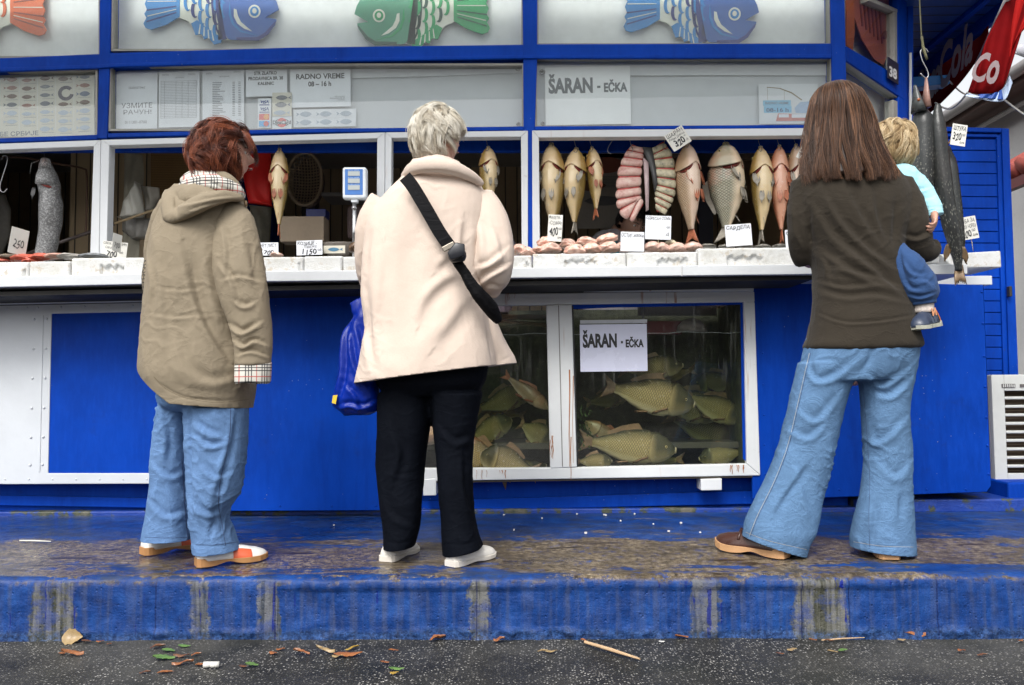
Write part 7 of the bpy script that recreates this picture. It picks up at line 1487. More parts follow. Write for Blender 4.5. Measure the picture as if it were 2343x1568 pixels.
# coat
mb = MB(); rowloft(mb, dense([(392, 930, 1075, .15, .0), (412, 914, 1092, .20, .0), (440, 884, 1108, .25, .0), (480, 856, 1118, .28, .0), (530, 838, 1116, .30, .0), (600, 830, 1106, .32, 0), (680, 829, 1108, .34, 0), (750, 838, 1124, .36, 0), (800, 828, 1135, .38, 0), (838, 822, 1138, .39, 0), (864, 816, 1140, .39, 0), (890, 812, 1140, .39, 0)], 3), Y2, 44, 2.3)
o = mb.build('coat', CRM, P2); mb2 = MB()
ptube(mb2, [(1092, 450, .0, 38), (1110, 500, -.01, 52), (1120, 550, -.03, 55), (1124, 600, -.05, 52), (1128, 632, -.03, 42), (1126, 655, .02, 26), (1122, 672, .05, 20)], Y2, 24, .85)
a_ = mb2.build('tmp', CRM); mb3 = MB(); ptube(mb3, [(880, 460, .02, 36), (852, 510, .03, 36), (840, 570, .05, 28), (838, 620, .09, 24), (846, 652, .13, 20)], Y2, 20, .9); b_ = mb3.build('tmp', CRM)
mb4 = MB(); rowloft(mb4, dense([(700, 1085, 1118, .14, .06), (740, 1090, 1140, .16, .06), (790, 1100, 1162, .16, .06), (820, 1105, 1178, .14, .06), (845, 1108, 1184, .14, .06)], 3), Y2, 24); d_ = mb4.build('tmp', CRM)
joinm(o, b_, d_); a_.name = 'sleeve'; a_.parent = P2; a_.matrix_parent_inverse = Matrix.Translation(P2.location).inverted(); remesh(a_, .0056, 6)
folds(a_, [([(1080, 520), (1082, 580), (1092, 640)], 9, .008, 's'), ([(1092, 650), (1120, 628), (1162, 606)], 8, .012, 's'), ([(1090, 612), (1120, 600), (1156, 572)], 9, .009, 's'), ([(1100, 668), (1118, 655), (1142, 660)], 5, .009, 's'), ([(1130, 520), (1146, 560), (1152, 600)], 12, .007, 's'), ([(1098, 500), (1110, 540), (1112, 590)], 12, .006, 's')], .003, 6, 2.4, 19, .0008, .001)
remesh(o, .0056, 7)
folds(o, [([(1062, 500), (1056, 560), (1060, 620)], 10, .006, 's'), ([(1080, 520), (1082, 580), (1090, 630)], 12, .006, 'r'), ([(1095, 650), (1120, 630), (1160, 600)], 9, .012, 's'), ([(1095, 610), (1120, 600), (1150, 570)], 10, .008, 's'), ([(1060, 560), (1030, 590), (1000, 620)], 14, .008, 's'), ([(1050, 640), (1020, 650), (980, 690), (960, 740)], 18, .010, 's'), ([(1075, 690), (1040, 740), (1000, 790)], 22, .009, 's'),
          ([(880, 560), (870, 680), (872, 800)], 18, .008, 's'), ([(930, 520), (935, 650), (930, 800)], 30, .008, 'v'), ([(830, 640), (836, 700), (842, 780), (850, 840)], 10, .010, 's'), ([(1108, 695), (1122, 760), (1133, 838)], 5, .016, 'v'), ([(822, 868), (900, 871), (1000, 862), (1130, 834)], 2.5, .0035, 'v'), ([(1140, 830), (1176, 812)], 2, .003, 'v'), ([(845, 520), (838, 570), (836, 630)], 8, .008, 'v'), ([(1130, 520), (1145, 560), (1150, 600)], 12, .006, 's'), ([(1100, 668), (1118, 655), (1140, 662)], 5, .008, 's')], .004, 5, 2.2, 13, .0010)
cut(o, (817, 877), (1180, 830), Y2); seam(o, [(823, 866), (900, 869), (1000, 860), (1130, 836)], .0007, M('stitch_cream', (.45, .36, .29), .9), P2, 'hem_stitch')
mb = MB(); ptube(mb, [(922, 404, -.02, 7), (938, 390, -.09, 14), (960, 380, -.125, 17), (1000, 378, -.135, 19), (1040, 386, -.125, 17), (1075, 402, -.10, 13), (1104, 422, -.06, 8)], Y2, 16, .75); ptube(mb, [(945, 380, -.03, 15), (1000, 376, -.06, 22), (1050, 385, -.03, 16)], Y2, 16)
o = mb.build('collar', CRM, P2); remesh(o, .006, 4); folds(o, [([(925, 404), (960, 394), (1010, 392), (1060, 404), (1102, 424)], 3, .004, 'v')], .002, 6, 6, 3, .001)
# strap, pouch and black bag
STR = cloth('strap_black', (.004, .004, .005), .6, 300, .2, .0, .15, .1)
def ribbon(name, pts, Y, w, th, mat, parent, n=40):
    P = curve(pts, n); R = []
    for i in range(n):
        p = P[i]; t_ = P[min(i+1, n-1)] - P[max(i-1, 0)]; l = math.hypot(t_[0], t_[1]); nx_, ny_ = -t_[1]/l, t_[0]/l; c_ = [at(p[0] + nx_*w/2*k, p[1] + ny_*w/2*k, Y + p[2] + o_) for k, o_ in ((-1, 0), (1, 0), (1, th), (-1, th))]; R.append(c_)
    return MB().rings(R).build(name, mat, parent, False, .0012)
BGE = empty('shoulder_bag', 'black shoulder bag on a wide strap slung across the cream fleece', 'bag', tuple(at(1110, 690, 2.75)))
ribbon('strap', [(926, 404, -.185), (945, 428, -.19), (975, 478, -.197), (1005, 530, -.20), (1030, 566, -.20)], Y2, 30, .004, STR, BGE)
MB().px([(1010, 566), (1037, 552), (1042, 562), (1016, 577)], Y2 - .212, .008).build('buckle', M('buckle', (.25, .22, .18), .3, metal=.8), BGE, False, .002)
mb = MB(); ptube(mb, [(1040, 566, -.22, 14), (1046, 585, -.225, 21), (1048, 600, -.22, 15)], Y2, 14, .7); o = mb.build('phone_pouch', M('pouch_leather', (.012, .013, .018), .35), BGE); remesh(o, .005, 4)
MB().px([(1023, 578), (1041, 554), (1063, 558), (1064, 585), (1050, 590), (1030, 596)], Y2 - .262, .012).build('pouch_flap', M('pouch_leather', (.012, .013, .018), .35), BGE, True, .005)
mb = MB(); ptube(mb, [(1040, 590, -.205, 9), (1066, 630, -.205, 12), (1092, 668, -.20, 15), (1118, 700, -.17, 17), (1132, 722, -.15, 14), (1141, 738, -.14, 7)], Y2, 18, .7); o = mb.build('bag_body', STR, BGE); remesh(o, .006, 4); folds(o, [([(1060, 620), (1090, 660), (1125, 705)], 4, .005, 'v')], .004, 14, 9, 3)
# trousers
mb = MB(); rowloft(mb, dense([(820, 862, 1120, .28, 0), (870, 862, 1112, .28, 0), (885, 868, 1104, .26, 0), (905, 880, 1094, .20, 0)], 3), Y2)
rowloft(mb, dense([(900, 866, 990, .22, .01), (960, 863, 986, .21, .01), (1050, 861, 974, .19, .01), (1120, 864, 967, .18, .01), (1180, 872, 964, .18, .01), (1220, 878, 958, .18, .01), (1252, 880, 949, .18, .01), (1270, 880, 948, .18, .01)], 3), Y2)
rowloft(mb, dense([(900, 978, 1104, .23, -.01), (960, 986, 1092, .21, -.01), (1030, 994, 1083, .19, -.015), (1120, 1003, 1082, .18, -.02), (1180, 1009, 1085, .18, -.02), (1220, 1011, 1093, .19, -.02), (1258, 1013, 1106, .20, -.02), (1276, 1014, 1110, .20, -.02)], 3), Y2)
o = mb.build('trousers', BLK, P2); remesh(o, .0056, 6)
folds(o, [([(985, 890), (985, 980), (985, 1060)], 5, .010, 'v'), ([(900, 980), (920, 1040), (900, 1110)], 12, .008, 's'), ([(1010, 980), (1040, 1010), (1078, 1000)], 10, .008, 's'), ([(1060, 1040), (1064, 1120), (1090, 1210)], 9, .008, 's'), ([(880, 1130), (900, 1180), (940, 1200)], 10, .006, 's'), ([(882, 1240), (915, 1243), (950, 1234)], 2, .003, 'v'), ([(1014, 1244), (1060, 1247), (1104, 1232)], 2, .003, 'v')], .004, 6, 2.5, 17, .001)
cut(o, (880, 1255), (950, 1248), Y2, 850, 990); cut(o, (1013, 1266), (1107, 1247), Y2, 990, 1150)
CAN = M('canvas_white', (.66, .63, .58), .7, .08, 10, .3, 200); RB = M('rubber_white', (.62, .58, .52), .5, .12); PS = cloth('pink_sock', (.72, .38, .40), .9, 120, .15)
for (hx, hy, tx, ty, ln) in [(1030, 1297, 1137, 1266, .245), (883, 1286, 963, 1248, .24)]:
    a_ = atz(hx, hy, STEP_Z); b_ = atz(tx, ty, STEP_Z); d = (b_ - a_).normalized(); e = shoe(P2, a_, a_ + d*ln, None, .088, [(0, .050), (.04, .060), (.2, .060), (.4, .052), (.6, .045), (.8, .036), (.93, .026), (1, .008)], CAN, RB, .014, panels=[(.36, .60, .9, 2.2, PS, 'sock')], chunk=.004)
    MB().tube([a_ + d*ln*.30 + Vector((0, 0, .05)), a_ + d*ln*.26 + Vector((0, 0, .12))], [.036, .034], 16).build('sock', PS, e, True)
    for k in (.62, .68, .74): c_ = a_ + d*ln*k + Vector((0, 0, .052 - (k-.6)*.10)); sdv = Vector((-d.y, d.x, 0)); MB().tube([c_ - sdv*.018, c_ + Vector((0, 0, .006)), c_ + sdv*.018], .0016, 6).build('lace', RB, e, True)
# blue plastic bag she carries
t = NT('blue_plastic'); t.bump(t.math('ADD', t.noise(9, 6, .7), t.math('MULTIPLY', t.noise(1, 4, .6, t.mapping((26, 26, 6))), .8)), .5, .008); PLB = t.fin(t.ramp(t.noise(3, 4), [(.3, (.001, .012, .17)), (.7, (.002, .026, .32))]), .32, .2)
mb = MB(); rowloft(mb, dense([(690, 828, 846, .03, 0), (720, 812, 850, .05, 0), (750, 790, 854, .07, 0), (790, 781, 856, .10, 0), (850, 776, 860, .13, 0), (900, 766, 868, .14, 0), (925, 763, 870, .13, 0), (942, 780, 866, .10, 0), (951, 792, 835, .05, 0)], 3), Y2 + .02, 30)
rowloft(mb, [(676, 832, 842, .012, 0), (692, 798, 840, .012, 0), (730, 808, 842, .03, 0)], Y2 + .02, 20)
o = mb.build('plastic_bag', PLB, None); remesh(o, .0065, 3); folds(o, [([(806, 720), (790, 760), (785, 860), (770, 920)], 6, .012, 's'), ([(800, 760), (812, 830), (836, 880)], 6, .012, 's'), ([(815, 740), (830, 800), (838, 860)], 7, .010, 's'), ([(775, 930), (800, 925), (830, 930), (860, 915)], 6, .010, 's'), ([(790, 880), (815, 905), (822, 930)], 6, .010, 's')], .005, 12, 5, 5, .002)
tag(o, 'crumpled shiny blue plastic bag carried beside the black trousers', 'bag')
MB().px([(762, 905), (772, 904), (768, 925), (759, 922)], Y2 - .045, .004).build('yellow_print', M('print_yellow', (.6, .42, .03), .4), o)
# ================================================================ WOMAN IN BROWN WITH CHILD
Y3 = 3.0
P3 = person('woman with long straight brown hair in a dark brown sweater and flared jeans', 1930, 1270, Y3)
BRN = cloth('brown_knit', (.034, .028, .021), .9, 180, .12, .2, .3); HB = hair_mat('brown_hair', (.010, .005, .003), (.055, .026, .015), (.26, .13, .07), .3); DEN3 = denim('denim_flared', (.088, .165, .285))
hc = at(1915, 282, Y3); hh = .222; mb = MB(); Rm = head_mesh(mb, hc, hh, 186, 0)
ptube(mb, [(1925, 330, 0, 36), (1935, 370, 0, 38), (1940, 420, 0, 60)], Y3)
rowloft(mb, dense([(400, 1860, 2030, .14, 0), (480, 1860, 2060, .20, 0), (600, 1880, 2060, .22, 0), (740, 1870, 2080, .25, 0), (800, 1870, 2080, .25, 0)]), Y3)
ptube(mb, [(1852, 425, 0, 18), (1836, 520, 0, 17), (1845, 590, .06, 18), (1880, 600, .22, 15)], Y3); hand_mesh(mb, at(1882, 600, Y3 + .22), (.6, .7, .1), (0, 0, 1), -1, .075, .6)
ptube(mb, [(2048, 425, 0, 18), (2084, 520, -.01, 17), (2108, 566, .04, 15), (2080, 590, .24, 15)], Y3); hand_mesh(mb, at(2078, 590, Y3 + .25), (-.7, .5, .1), (0, 0, 1), 1, .075, .6)
ptube(mb, [(1905, 810, 0, 42), (1850, 1020, .02, 32), (1790, 1220, .02, 20), (1780, 1250, .02, 17)], Y3); ptube(mb, [(2030, 800, 0, 52), (2030, 1030, 0, 36), (2035, 1230, 0, 22), (2036, 1262, 0, 18)], Y3)
b = mb.build('body', SKIN, P3); remesh(b, .0055, 2, .4)
face_bits(hc, hh, Rm, P3, M('brow_brown', (.06, .025, .012), .6))
long_hair('hair', P3, [(191, 1898, 1915, .03, 0), (198, 1881, 1938, .12, 0), (215, 1866, 1958, .19, 0), (245, 1857, 1976, .23, 0), (285, 1850, 1992, .24, 0), (325, 1845, 2004, .24, -.01), (365, 1840, 2022, .24, -.02), (400, 1838, 2042, .24, -.03), (432, 1842, 2048, .23, -.04)], Y3, HB, 9500, 5, .0009)
mb = MB(); rowloft(mb, dense([(378, 1860, 2010, .16, 0), (392, 1838, 2046, .20, 0), (412, 1822, 2066, .23, 0), (450, 1818, 2082, .26, 0), (500, 1826, 2080, .27, 0), (560, 1850, 2062, .26, 0), (620, 1862, 2062, .26, 0), (680, 1864, 2078, .27, 0), (730, 1858, 2090, .29, 0), (770, 1850, 2100, .30, 0), (796, 1842, 2102, .30, 0), (804, 1870, 2040, .26, 0)], 3), Y3, 44, 2.3)
o = mb.build('sweater', BRN, P3); m2 = MB(); ptube(m2, [(1846, 420, 0, 36), (1836, 470, 0, 33), (1834, 530, .01, 31), (1835, 575, .04, 28), (1842, 598, .07, 24)], Y3, 20, .9); a_ = m2.build('tmp', BRN)
m3 = MB(); ptube(m3, [(2048, 420, 0, 40), (2070, 470, -.02, 42), (2086, 520, -.03, 40), (2102, 558, -.02, 34), (2120, 575, .0, 27), (2138, 566, .02, 22)], Y3, 20, .9); b_ = m3.build('tmp', BRN)
joinm(o, a_, b_); remesh(o, .0058, 6)
folds(o, [([(1870, 480), (1910, 540), (1970, 590), (2030, 640), (2060, 670)], 12, .010, 's'), ([(1890, 440), (1930, 510), (1990, 570), (2045, 610)], 11, .009, 's'), ([(1862, 560), (1920, 600), (1990, 640), (2050, 660)], 11, .008, 's'), ([(1940, 430), (1970, 490), (2020, 560)], 12, .007, 's'), ([(2000, 440), (2010, 500), (2030, 550)], 11, .008, 's'), ([(1850, 480), (1852, 530), (1862, 575)], 6, .012, 'v'), ([(2052, 460), (2050, 520), (2046, 560)], 8, .012, 'v'), ([(2070, 540), (2100, 545), (2135, 528)], 7, .007, 's'), ([(1866, 660), (1930, 680), (2000, 676), (2076, 690)], 9, .006, 's'), ([(1862, 714), (1930, 738), (2010, 736), (2090, 724)], 4, .006, 's'), ([(1864, 640), (1930, 656), (2020, 650)], 7, .005, 's'), ([(1868, 580), (1890, 600), (1900, 640)], 9, .006, 's'), ([(1900, 610), (1980, 628), (2050, 650)], 8, .006, 's'), ([(1818, 470), (1824, 530), (1836, 560)], 7, .006, 's')], .003, 6, 3, 31, .0010)
mb = MB(); rowloft(mb, dense([(770, 1850, 2098, .27, 0), (800, 1842, 2098, .28, 0), (840, 1838, 2092, .27, 0), (870, 1840, 2084, .24, 0)], 3), Y3)
rowloft(mb, dense([(830, 1830, 1975, .23, .0), (880, 1818, 1944, .21, .01), (950, 1801, 1925, .19, .015), (1047, 1773, 1904, .17, .02), (1135, 1732, 1886, .17, .02), (1190, 1707, 1872, .19, .02), (1222, 1702, 1862, .21, .02), (1250, 1697, 1850, .21, .02), (1285, 1690, 1842, .21, .02)], 3), Y3)
rowloft(mb, dense([(830, 1960, 2092, .23, 0), (880, 1972, 2082, .21, 0), (950, 1976, 2074, .19, 0), (1047, 1981, 2083, .17, 0), (1120, 1972, 2086, .17, 0), (1180, 1957, 2088, .18, 0), (1225, 1949, 2091, .19, 0), (1252, 1950, 2093, .20, 0), (1280, 1948, 2095, .20, 0)], 3), Y3)
o = mb.build('jeans', DEN3, P3); remesh(o, .0058, 6)
folds(o, [([(2000, 795), (1985, 830), (1965, 860)], 7, .012, 'v'), ([(1850, 840), (1870, 870), (1910, 860), (1960, 820)], 10, .009, 's'), ([(1990, 860), (2020, 880), (2070, 850)], 9, .010, 's'), ([(2000, 900), (2040, 905), (2080, 870)], 9, .008, 's'), ([(1830, 940), (1870, 960), (1920, 900)], 10, .008, 's'), ([(1800, 980), (1850, 1000), (1890, 960)], 10, .007, 's'), ([(1990, 970), (2000, 1010), (2030, 1000), (2070, 960)], 10, .009, 's'), ([(1850, 1060), (1800, 1130), (1770, 1180)], 10, .008, 's'), ([(1820, 1040), (1840, 1120), (1860, 1190)], 12, .006, 's'), ([(2010, 1060), (2050, 1090), (2080, 1060)], 12, .006, 's'), ([(2000, 1150), (1996, 1200), (1990, 1250)], 9, .008, 's'), ([(2060, 1120), (2056, 1190)], 10, .006, 's'), ([(1852, 805), (1838, 860), (1822, 930), (1800, 1020), (1770, 1100), (1730, 1180), (1712, 1228)], 2.0, .003, 'v'),
          ([(1704, 1218), (1760, 1240), (1846, 1256)], 1.8, .003, 'v'), ([(1952, 1242), (2020, 1252), (2090, 1246)], 1.8, .003, 'v')], .0035, 6, 3, 37, .0012, .0034)
cut(o, (1702, 1229), (1838, 1272), Y3, 1600, 1900); cut(o, (1951, 1252), (2094, 1266), Y3, 1900, 2200)
for dx in (0, 3): seam(o, [(1852+dx, 808), (1840+dx, 860), (1824+dx, 930), (1802+dx, 1020), (1772+dx, 1100), (1733+dx, 1180), (1714+dx, 1228)], .0009, STI if dx else STL, P3)
seam(o, [(1706, 1218), (1760, 1238), (1846, 1258)], .0007, STL, P3, 'hem_stitch'); seam(o, [(1953, 1240), (2020, 1250), (2090, 1252)], .0007, STL, P3, 'hem_stitch'); seam(o, [(1990, 1256), (1988, 1180), (1990, 1100), (1984, 1000), (1976, 900)], .0008, STI, P3)
# clogs
LB = M('leather_brown', (.055, .022, .016), .3, .2, 10, .15, 80); CORK = M('cork_sole', (.48, .27, .13), .6, .15, 20, .2, 120)
a_ = atz(1800, 1277, STEP_Z); b_ = atz(1640, 1252, STEP_Z); d = (b_ - a_).normalized(); e = shoe(P3, a_, b_, None, .10, [(0, .03), (.05, .045), (.2, .062), (.4, .066), (.6, .062), (.8, .052), (.93, .036), (1, .012)], LB, CORK, .026, toe_up=.016, chunk=.012)
MB().tube([a_ + d*.10 + Vector((0, -.02, .06)), a_ + d*.11 + Vector((0, -.02, .14))], [.034, .032], 14).build('sock', M('sock_white', (.6, .58, .56), .8), e, True)
sdv = Vector((-d.y, d.x, 0)); MB().tube([a_ + d*.185 - sdv*.038 + Vector((0, 0, .05)), a_ + d*.18 + Vector((0, 0, .085)), a_ + d*.175 + sdv*.038 + Vector((0, 0, .05))], .006, 8).build('strap', LB, e, True)
for k in range(5): MB().rings([[a_ + d*(.07 + .025*k) - Vector((0, .049 - .002*k, -.036 - .001*k)) + Vector((.003*math.cos(q)*r, -.001*(1-r), .003*math.sin(q)*r)) for q in [2*PI*i/8 for i in range(8)]] for r in (1, .1)]).build('stud', M('brass', (.35, .28, .15), .3, metal=.8), e, True)
a_ = atz(2038, 1281, STEP_Z); d = Vector((.12, 1, 0)).normalized(); shoe(P3, a_, a_ + d*.26, None, .098, [(0, .03), (.05, .045), (.2, .062), (.4, .066), (.6, .062), (.8, .052), (.93, .036), (1, .012)], LB, CORK, .026, chunk=.012)
# ---------------------------------------------------------------- child on her arm
KD = empty('person', 'blond toddler in a light blue jacket and blue trousers carried on the woman\'s arm', 'person', tuple(at(2080, 560, 3.1)), 'customers at the kiosk')
YK = 3.08; LBJ = cloth('pale_blue_fleece', (.36, .66, .74), .9, 140, .06, .3, .3); KBL = cloth('blue_jersey', (.032, .072, .18), .9, 200, .1, .2, .25); BLD = hair_mat('blond_hair', (.22, .13, .055), (.50, .36, .19), (.80, .66, .44), .38)
hc = at(2047, 334, YK); hh = .172; mb = MB(); Rm = head_mesh(mb, hc, hh, 150, -8)
ptube(mb, [(2045, 370, 0, 22), (2045, 400, 0, 26)], YK); rowloft(mb, dense([(400, 2010, 2090, .10, 0), (450, 2005, 2098, .13, 0), (520, 2010, 2090, .14, .02), (570, 2020, 2090, .14, .02)]), YK)
ptube(mb, [(2090, 412, -.03, 13), (2115, 445, -.05, 12), (2133, 480, -.08, 10), (2135, 496, -.10, 9)], YK)
hand_mesh(mb, at(2138, 492, YK - .135), (-.25, -.45, -.75), (-1, .25, 0), -1, .054, 1.1)
ptube(mb, [(2056, 560, -.12, 8), (2078, 612, -.165, 16), (2096, 655, -.165, 15), (2109, 700, -.16, 13)], YK)
ptube(mb, [(2030, 560, .06, 26), (1990, 600, .2, 22), (1980, 690, .24, 18)], YK)
b = mb.build('body', SKIN, KD); remesh(b, .0038, 1, .4)
face_bits(hc, hh, Rm, KD, M('brow_blond', (.4, .28, .14), .6))
keep = lambda u: not (u.y < -.25 and u.z < .40) and u.z > -.72 and not (u.y < .0 and u.z < -.4)
short_hair('hair', KD, hc + Vector((0, 0, .004)), hh, Rm, BLD, 3200, .080, keep, lambda p: Vector((.3, .15, -1 if p.z < .8 else 0)), .016, .006, 2.4, 41, .0010, (.86, 1.0, 1.06), .7, .004)
mb = MB(); rowloft(mb, dense([(382, 2030, 2076, .10, 0), (398, 2010, 2096, .15, 0), (430, 2005, 2104, .17, 0), (500, 2008, 2100, .18, .01), (560, 2014, 2096, .18, .02)], 3), YK, 30); ptube(mb, [(2078, 405, -.02, 22), (2100, 428, -.04, 25), (2121, 455, -.065, 22), (2134, 475, -.09, 19), (2138, 488, -.10, 17)], YK, 18)
o = mb.build('jacket', LBJ, KD); remesh(o, .0055, 4); folds(o, [([(2085, 440), (2105, 436), (2125, 430)], 5, .006, 's'), ([(2105, 462), (2120, 456), (2138, 450)], 5, .006, 's'), ([(2118, 482), (2134, 476), (2152, 476)], 3, .005, 's')], .003, 12, 10, 3, .0008)
mb = MB(); ptube(mb, [(2136, 484, -.10, 18.5), (2139, 494, -.102, 18.5)], YK, 18); cu = mb.build('cuff', LBJ, KD, True)
mb = MB(); ptube(mb, [(2050, 540, -.08, 9), (2054, 562, -.13, 14), (2062, 582, -.16, 21), (2077, 606, -.17, 31), (2094, 638, -.17, 36), (2105, 668, -.165, 37), (2109, 688, -.16, 28)], YK, 22); ptube(mb, [(2030, 560, .06, 34), (1990, 600, .2, 28), (1980, 690, .24, 22)], YK, 18)
o = mb.build('trousers', KBL, KD); remesh(o, .0055, 4); folds(o, [([(2052, 570), (2062, 620), (2080, 660)], 7, .006, 's'), ([(2090, 640), (2115, 640), (2136, 655)], 7, .006, 's'), ([(2080, 676), (2105, 680), (2138, 672)], 4, .006, 's'), ([(2070, 600), (2090, 625), (2120, 630)], 6, .007, 's'), ([(2064, 640), (2085, 660), (2110, 664)], 6, .006, 's'), ([(2056, 580), (2058, 610), (2066, 640)], 5, .006, 's')], .0035, 10, 8, 3, .0008)
mb = MB(); ptube(mb, [(2108, 684, -.16, 30), (2110, 697, -.16, 28)], YK, 20); mb.build('trouser_cuff', KBL, KD, True)
mb = MB(); ptube(mb, [(2111, 692, -.16, 22), (2112, 716, -.16, 22)], YK, 16); mb.build('sock', M('sock_print', (.62, .55, .50), .9, .35, 60), KD, True)
NV = M('navy_leather', (.030, .042, .075), .35, .15, 10, .1, 80)
zs = at(2118, 748, YK - .16).z; a_ = at(2142, 754, YK - .15); d = Vector((-.86, -.50, -.02)).normalized(); sh = shoe(KD, a_, a_ + d*.135, .135, .076, [(0, .060), (.05, .078), (.2, .084), (.4, .072), (.6, .056), (.8, .044), (.93, .030), (1, .010)], NV, M('sole_pale', (.34, .34, .28), .5), .014, zs, toe_up=.006, panels=[(.0, .14, 3.2, 6.2, M('orange_patch', (.5, .16, .05), .4), 'heel_patch'), (.0, .12, .1, .8, M('orange_patch', (.5, .16, .05), .4), 'heel_patch')])
sh.rotation_euler = (0, math.radians(-10), 0)
for k in (.30, .42):
    w_ = .031; c_ = Vector((a_.x, a_.y, zs)) + d*.135*k; sv = Vector((-d.y, d.x, 0)); MB().rings([[c_ + sv*math.cos(q)*w_ + d*o_ + Vector((0, 0, .012 + math.sin(q)*(.084 - k*.06))) for q in np.linspace(.1, PI - .1, 12)] for o_ in (-.006, .006)], False, False).build('strap', M('strap_navy', (.05, .065, .10), .4), sh, False).modifiers.new('s', 'SOLIDIFY').thickness = .003
me = textmesh('N', .06); v = verts(me); v -= v.mean(0); v *= .036; sv = Vector((-d.y, d.x, 0)) ; c_ = Vector((a_.x, a_.y, zs)) + d*.040 + Vector((0, 0, .058)); nrm = Vector((sv.x, sv.y, 0)) * (1 if sv.y < 0 else -1)
setverts(me, np.array([tuple(c_ + d*q[0]*-1*(-1 if d.x < 0 else 1)*1.0 + Vector((0, 0, q[1])) + nrm*.0302) for q in v])); link('lettering', me, M('letter_orange', (.62, .28, .14), .5), sh)
tag(MB().tube([at(2131, 500, YK - .15), at(2139, 512, YK - .155)], .0055, 8).build('toy_car', M('toy_dark', (.05, .05, .055), .3), None, True), 'small dark toy gripped in the toddler\'s fist', 'toy')
o = lump('plastic_bag', 'small pinkish plastic bag hanging in front of the flared jeans', 'bag', 1957, 868, 22, 40, 3.25, M('bag_pinkish', (.45, .25, .20), .3, .3), 20, .03, None, 95, .3)
# ================================================================ SELLERS INSIDE
YS_ = 4.62
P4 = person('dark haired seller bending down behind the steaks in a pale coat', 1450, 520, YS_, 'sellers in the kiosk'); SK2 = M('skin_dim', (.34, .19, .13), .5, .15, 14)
hc = at(1449, 508, YS_); hh = .22; mb = MB(); Rm = head_mesh(mb, hc, hh, 25, 34, 8); ptube(mb, [(1425, 525, .04, 24), (1405, 560, .08, 30)], YS_); rowloft(mb, dense([(545, 1360, 1470, .2, .1), (600, 1340, 1490, .24, .1), (700, 1340, 1480, .24, .1)]), YS_)
ptube(mb, [(1370, 570, .05, 18), (1380, 640, -.1, 16), (1450, 640, -.2, 13)], YS_); hand_mesh(mb, at(1455, 640, YS_ - .22), (1, -.3, 0), (0, 0, -1), 1, .085, .6); ptube(mb, [(1475, 570, .05, 18), (1500, 640, -.1, 16), (1480, 640, -.2, 13)], YS_)
b = mb.build('body', SK2, P4); remesh(b, .0055, 1, .4); face_bits(hc, hh, Rm, P4, M('brow_black', (.01, .01, .01), .6))
short_hair('hair', P4, hc, hh, Rm, hair_mat('black_hair', (.006, .005, .005), (.014, .012, .012), (.04, .035, .035)), 1600, .05, lambda u: not (u.y < -.25 and u.z < .45) and u.z > -.55 and not (u.y < 0 and u.z < -.1), None, .012, .004, 2, 51, .0012, (.80, .95, 1.06))
mb = MB(); rowloft(mb, dense([(530, 1372, 1440, .16, .08), (548, 1350, 1470, .24, .08), (600, 1335, 1490, .27, .08), (720, 1335, 1490, .28, .08)], 3), YS_); ptube(mb, [(1365, 560, .04, 26), (1375, 620, -.06, 23), (1420, 645, -.14, 19)], YS_); o = mb.build('coat', cloth('seller_coat', (.36, .34, .36), .8), P4); remesh(o, .008, 4); folds(o, (), .006, 9, 4, 3)
mb = MB(); ptube(mb, [(1398, 535, -.04, 7), (1404, 560, -.06, 9), (1410, 600, -.06, 10)], YS_); mb.build('apron_strap', M('teal_strap', (.02, .22, .26), .6), P4, True)
P5 = person('second seller mostly hidden by the fleece coat, pale shiny sleeve showing', 1155, 520, 4.5, 'sellers in the kiosk')
hc = at(1118, 500, 4.55); mb = MB(); Rm = head_mesh(mb, hc, .22, 30, 25); ptube(mb, [(1115, 525, .0, 26), (1110, 570, .02, 34)], 4.55); rowloft(mb, dense([(545, 1070, 1160, .2, .02), (600, 1060, 1170, .24, .02), (700, 1060, 1165, .24, .02)]), 4.55); ptube(mb, [(1150, 555, 0, 17), (1175, 620, -.1, 15), (1200, 640, -.2, 12)], 4.5); hand_mesh(mb, at(1202, 640, 4.3), (1, -.3, 0), (0, 0, -1), 1, .085, .6); b = mb.build('body', SK2, P5); remesh(b, .0055, 1, .4)
face_bits(hc, .22, Rm, P5, M('brow_black', (.01, .01, .01), .6))
short_hair('hair', P5, hc, .22, Rm, hair_mat('dark_hair', (.012, .006, .005), (.03, .012, .010), (.08, .03, .02)), 1200, .05, lambda u: not (u.y < -.25 and u.z < .45) and u.z > -.55, None, .012, .004, 2, 61, .0012, (.80, .95, 1.06))
mb = MB(); rowloft(mb, dense([(530, 1085, 1140, .16, .02), (548, 1066, 1164, .24, .02), (620, 1058, 1172, .27, .02), (720, 1058, 1170, .28, .02)], 3), 4.55); ptube(mb, [(1150, 535, -.03, 16), (1164, 570, -.08, 18), (1180, 610, -.14, 17)], 4.5); o = mb.build('coat', M('sleeve_mauve', (.26, .21, .26), .35, .25, 10), P5); remesh(o, .008, 4); folds(o, (), .008, 14, 10, 3)
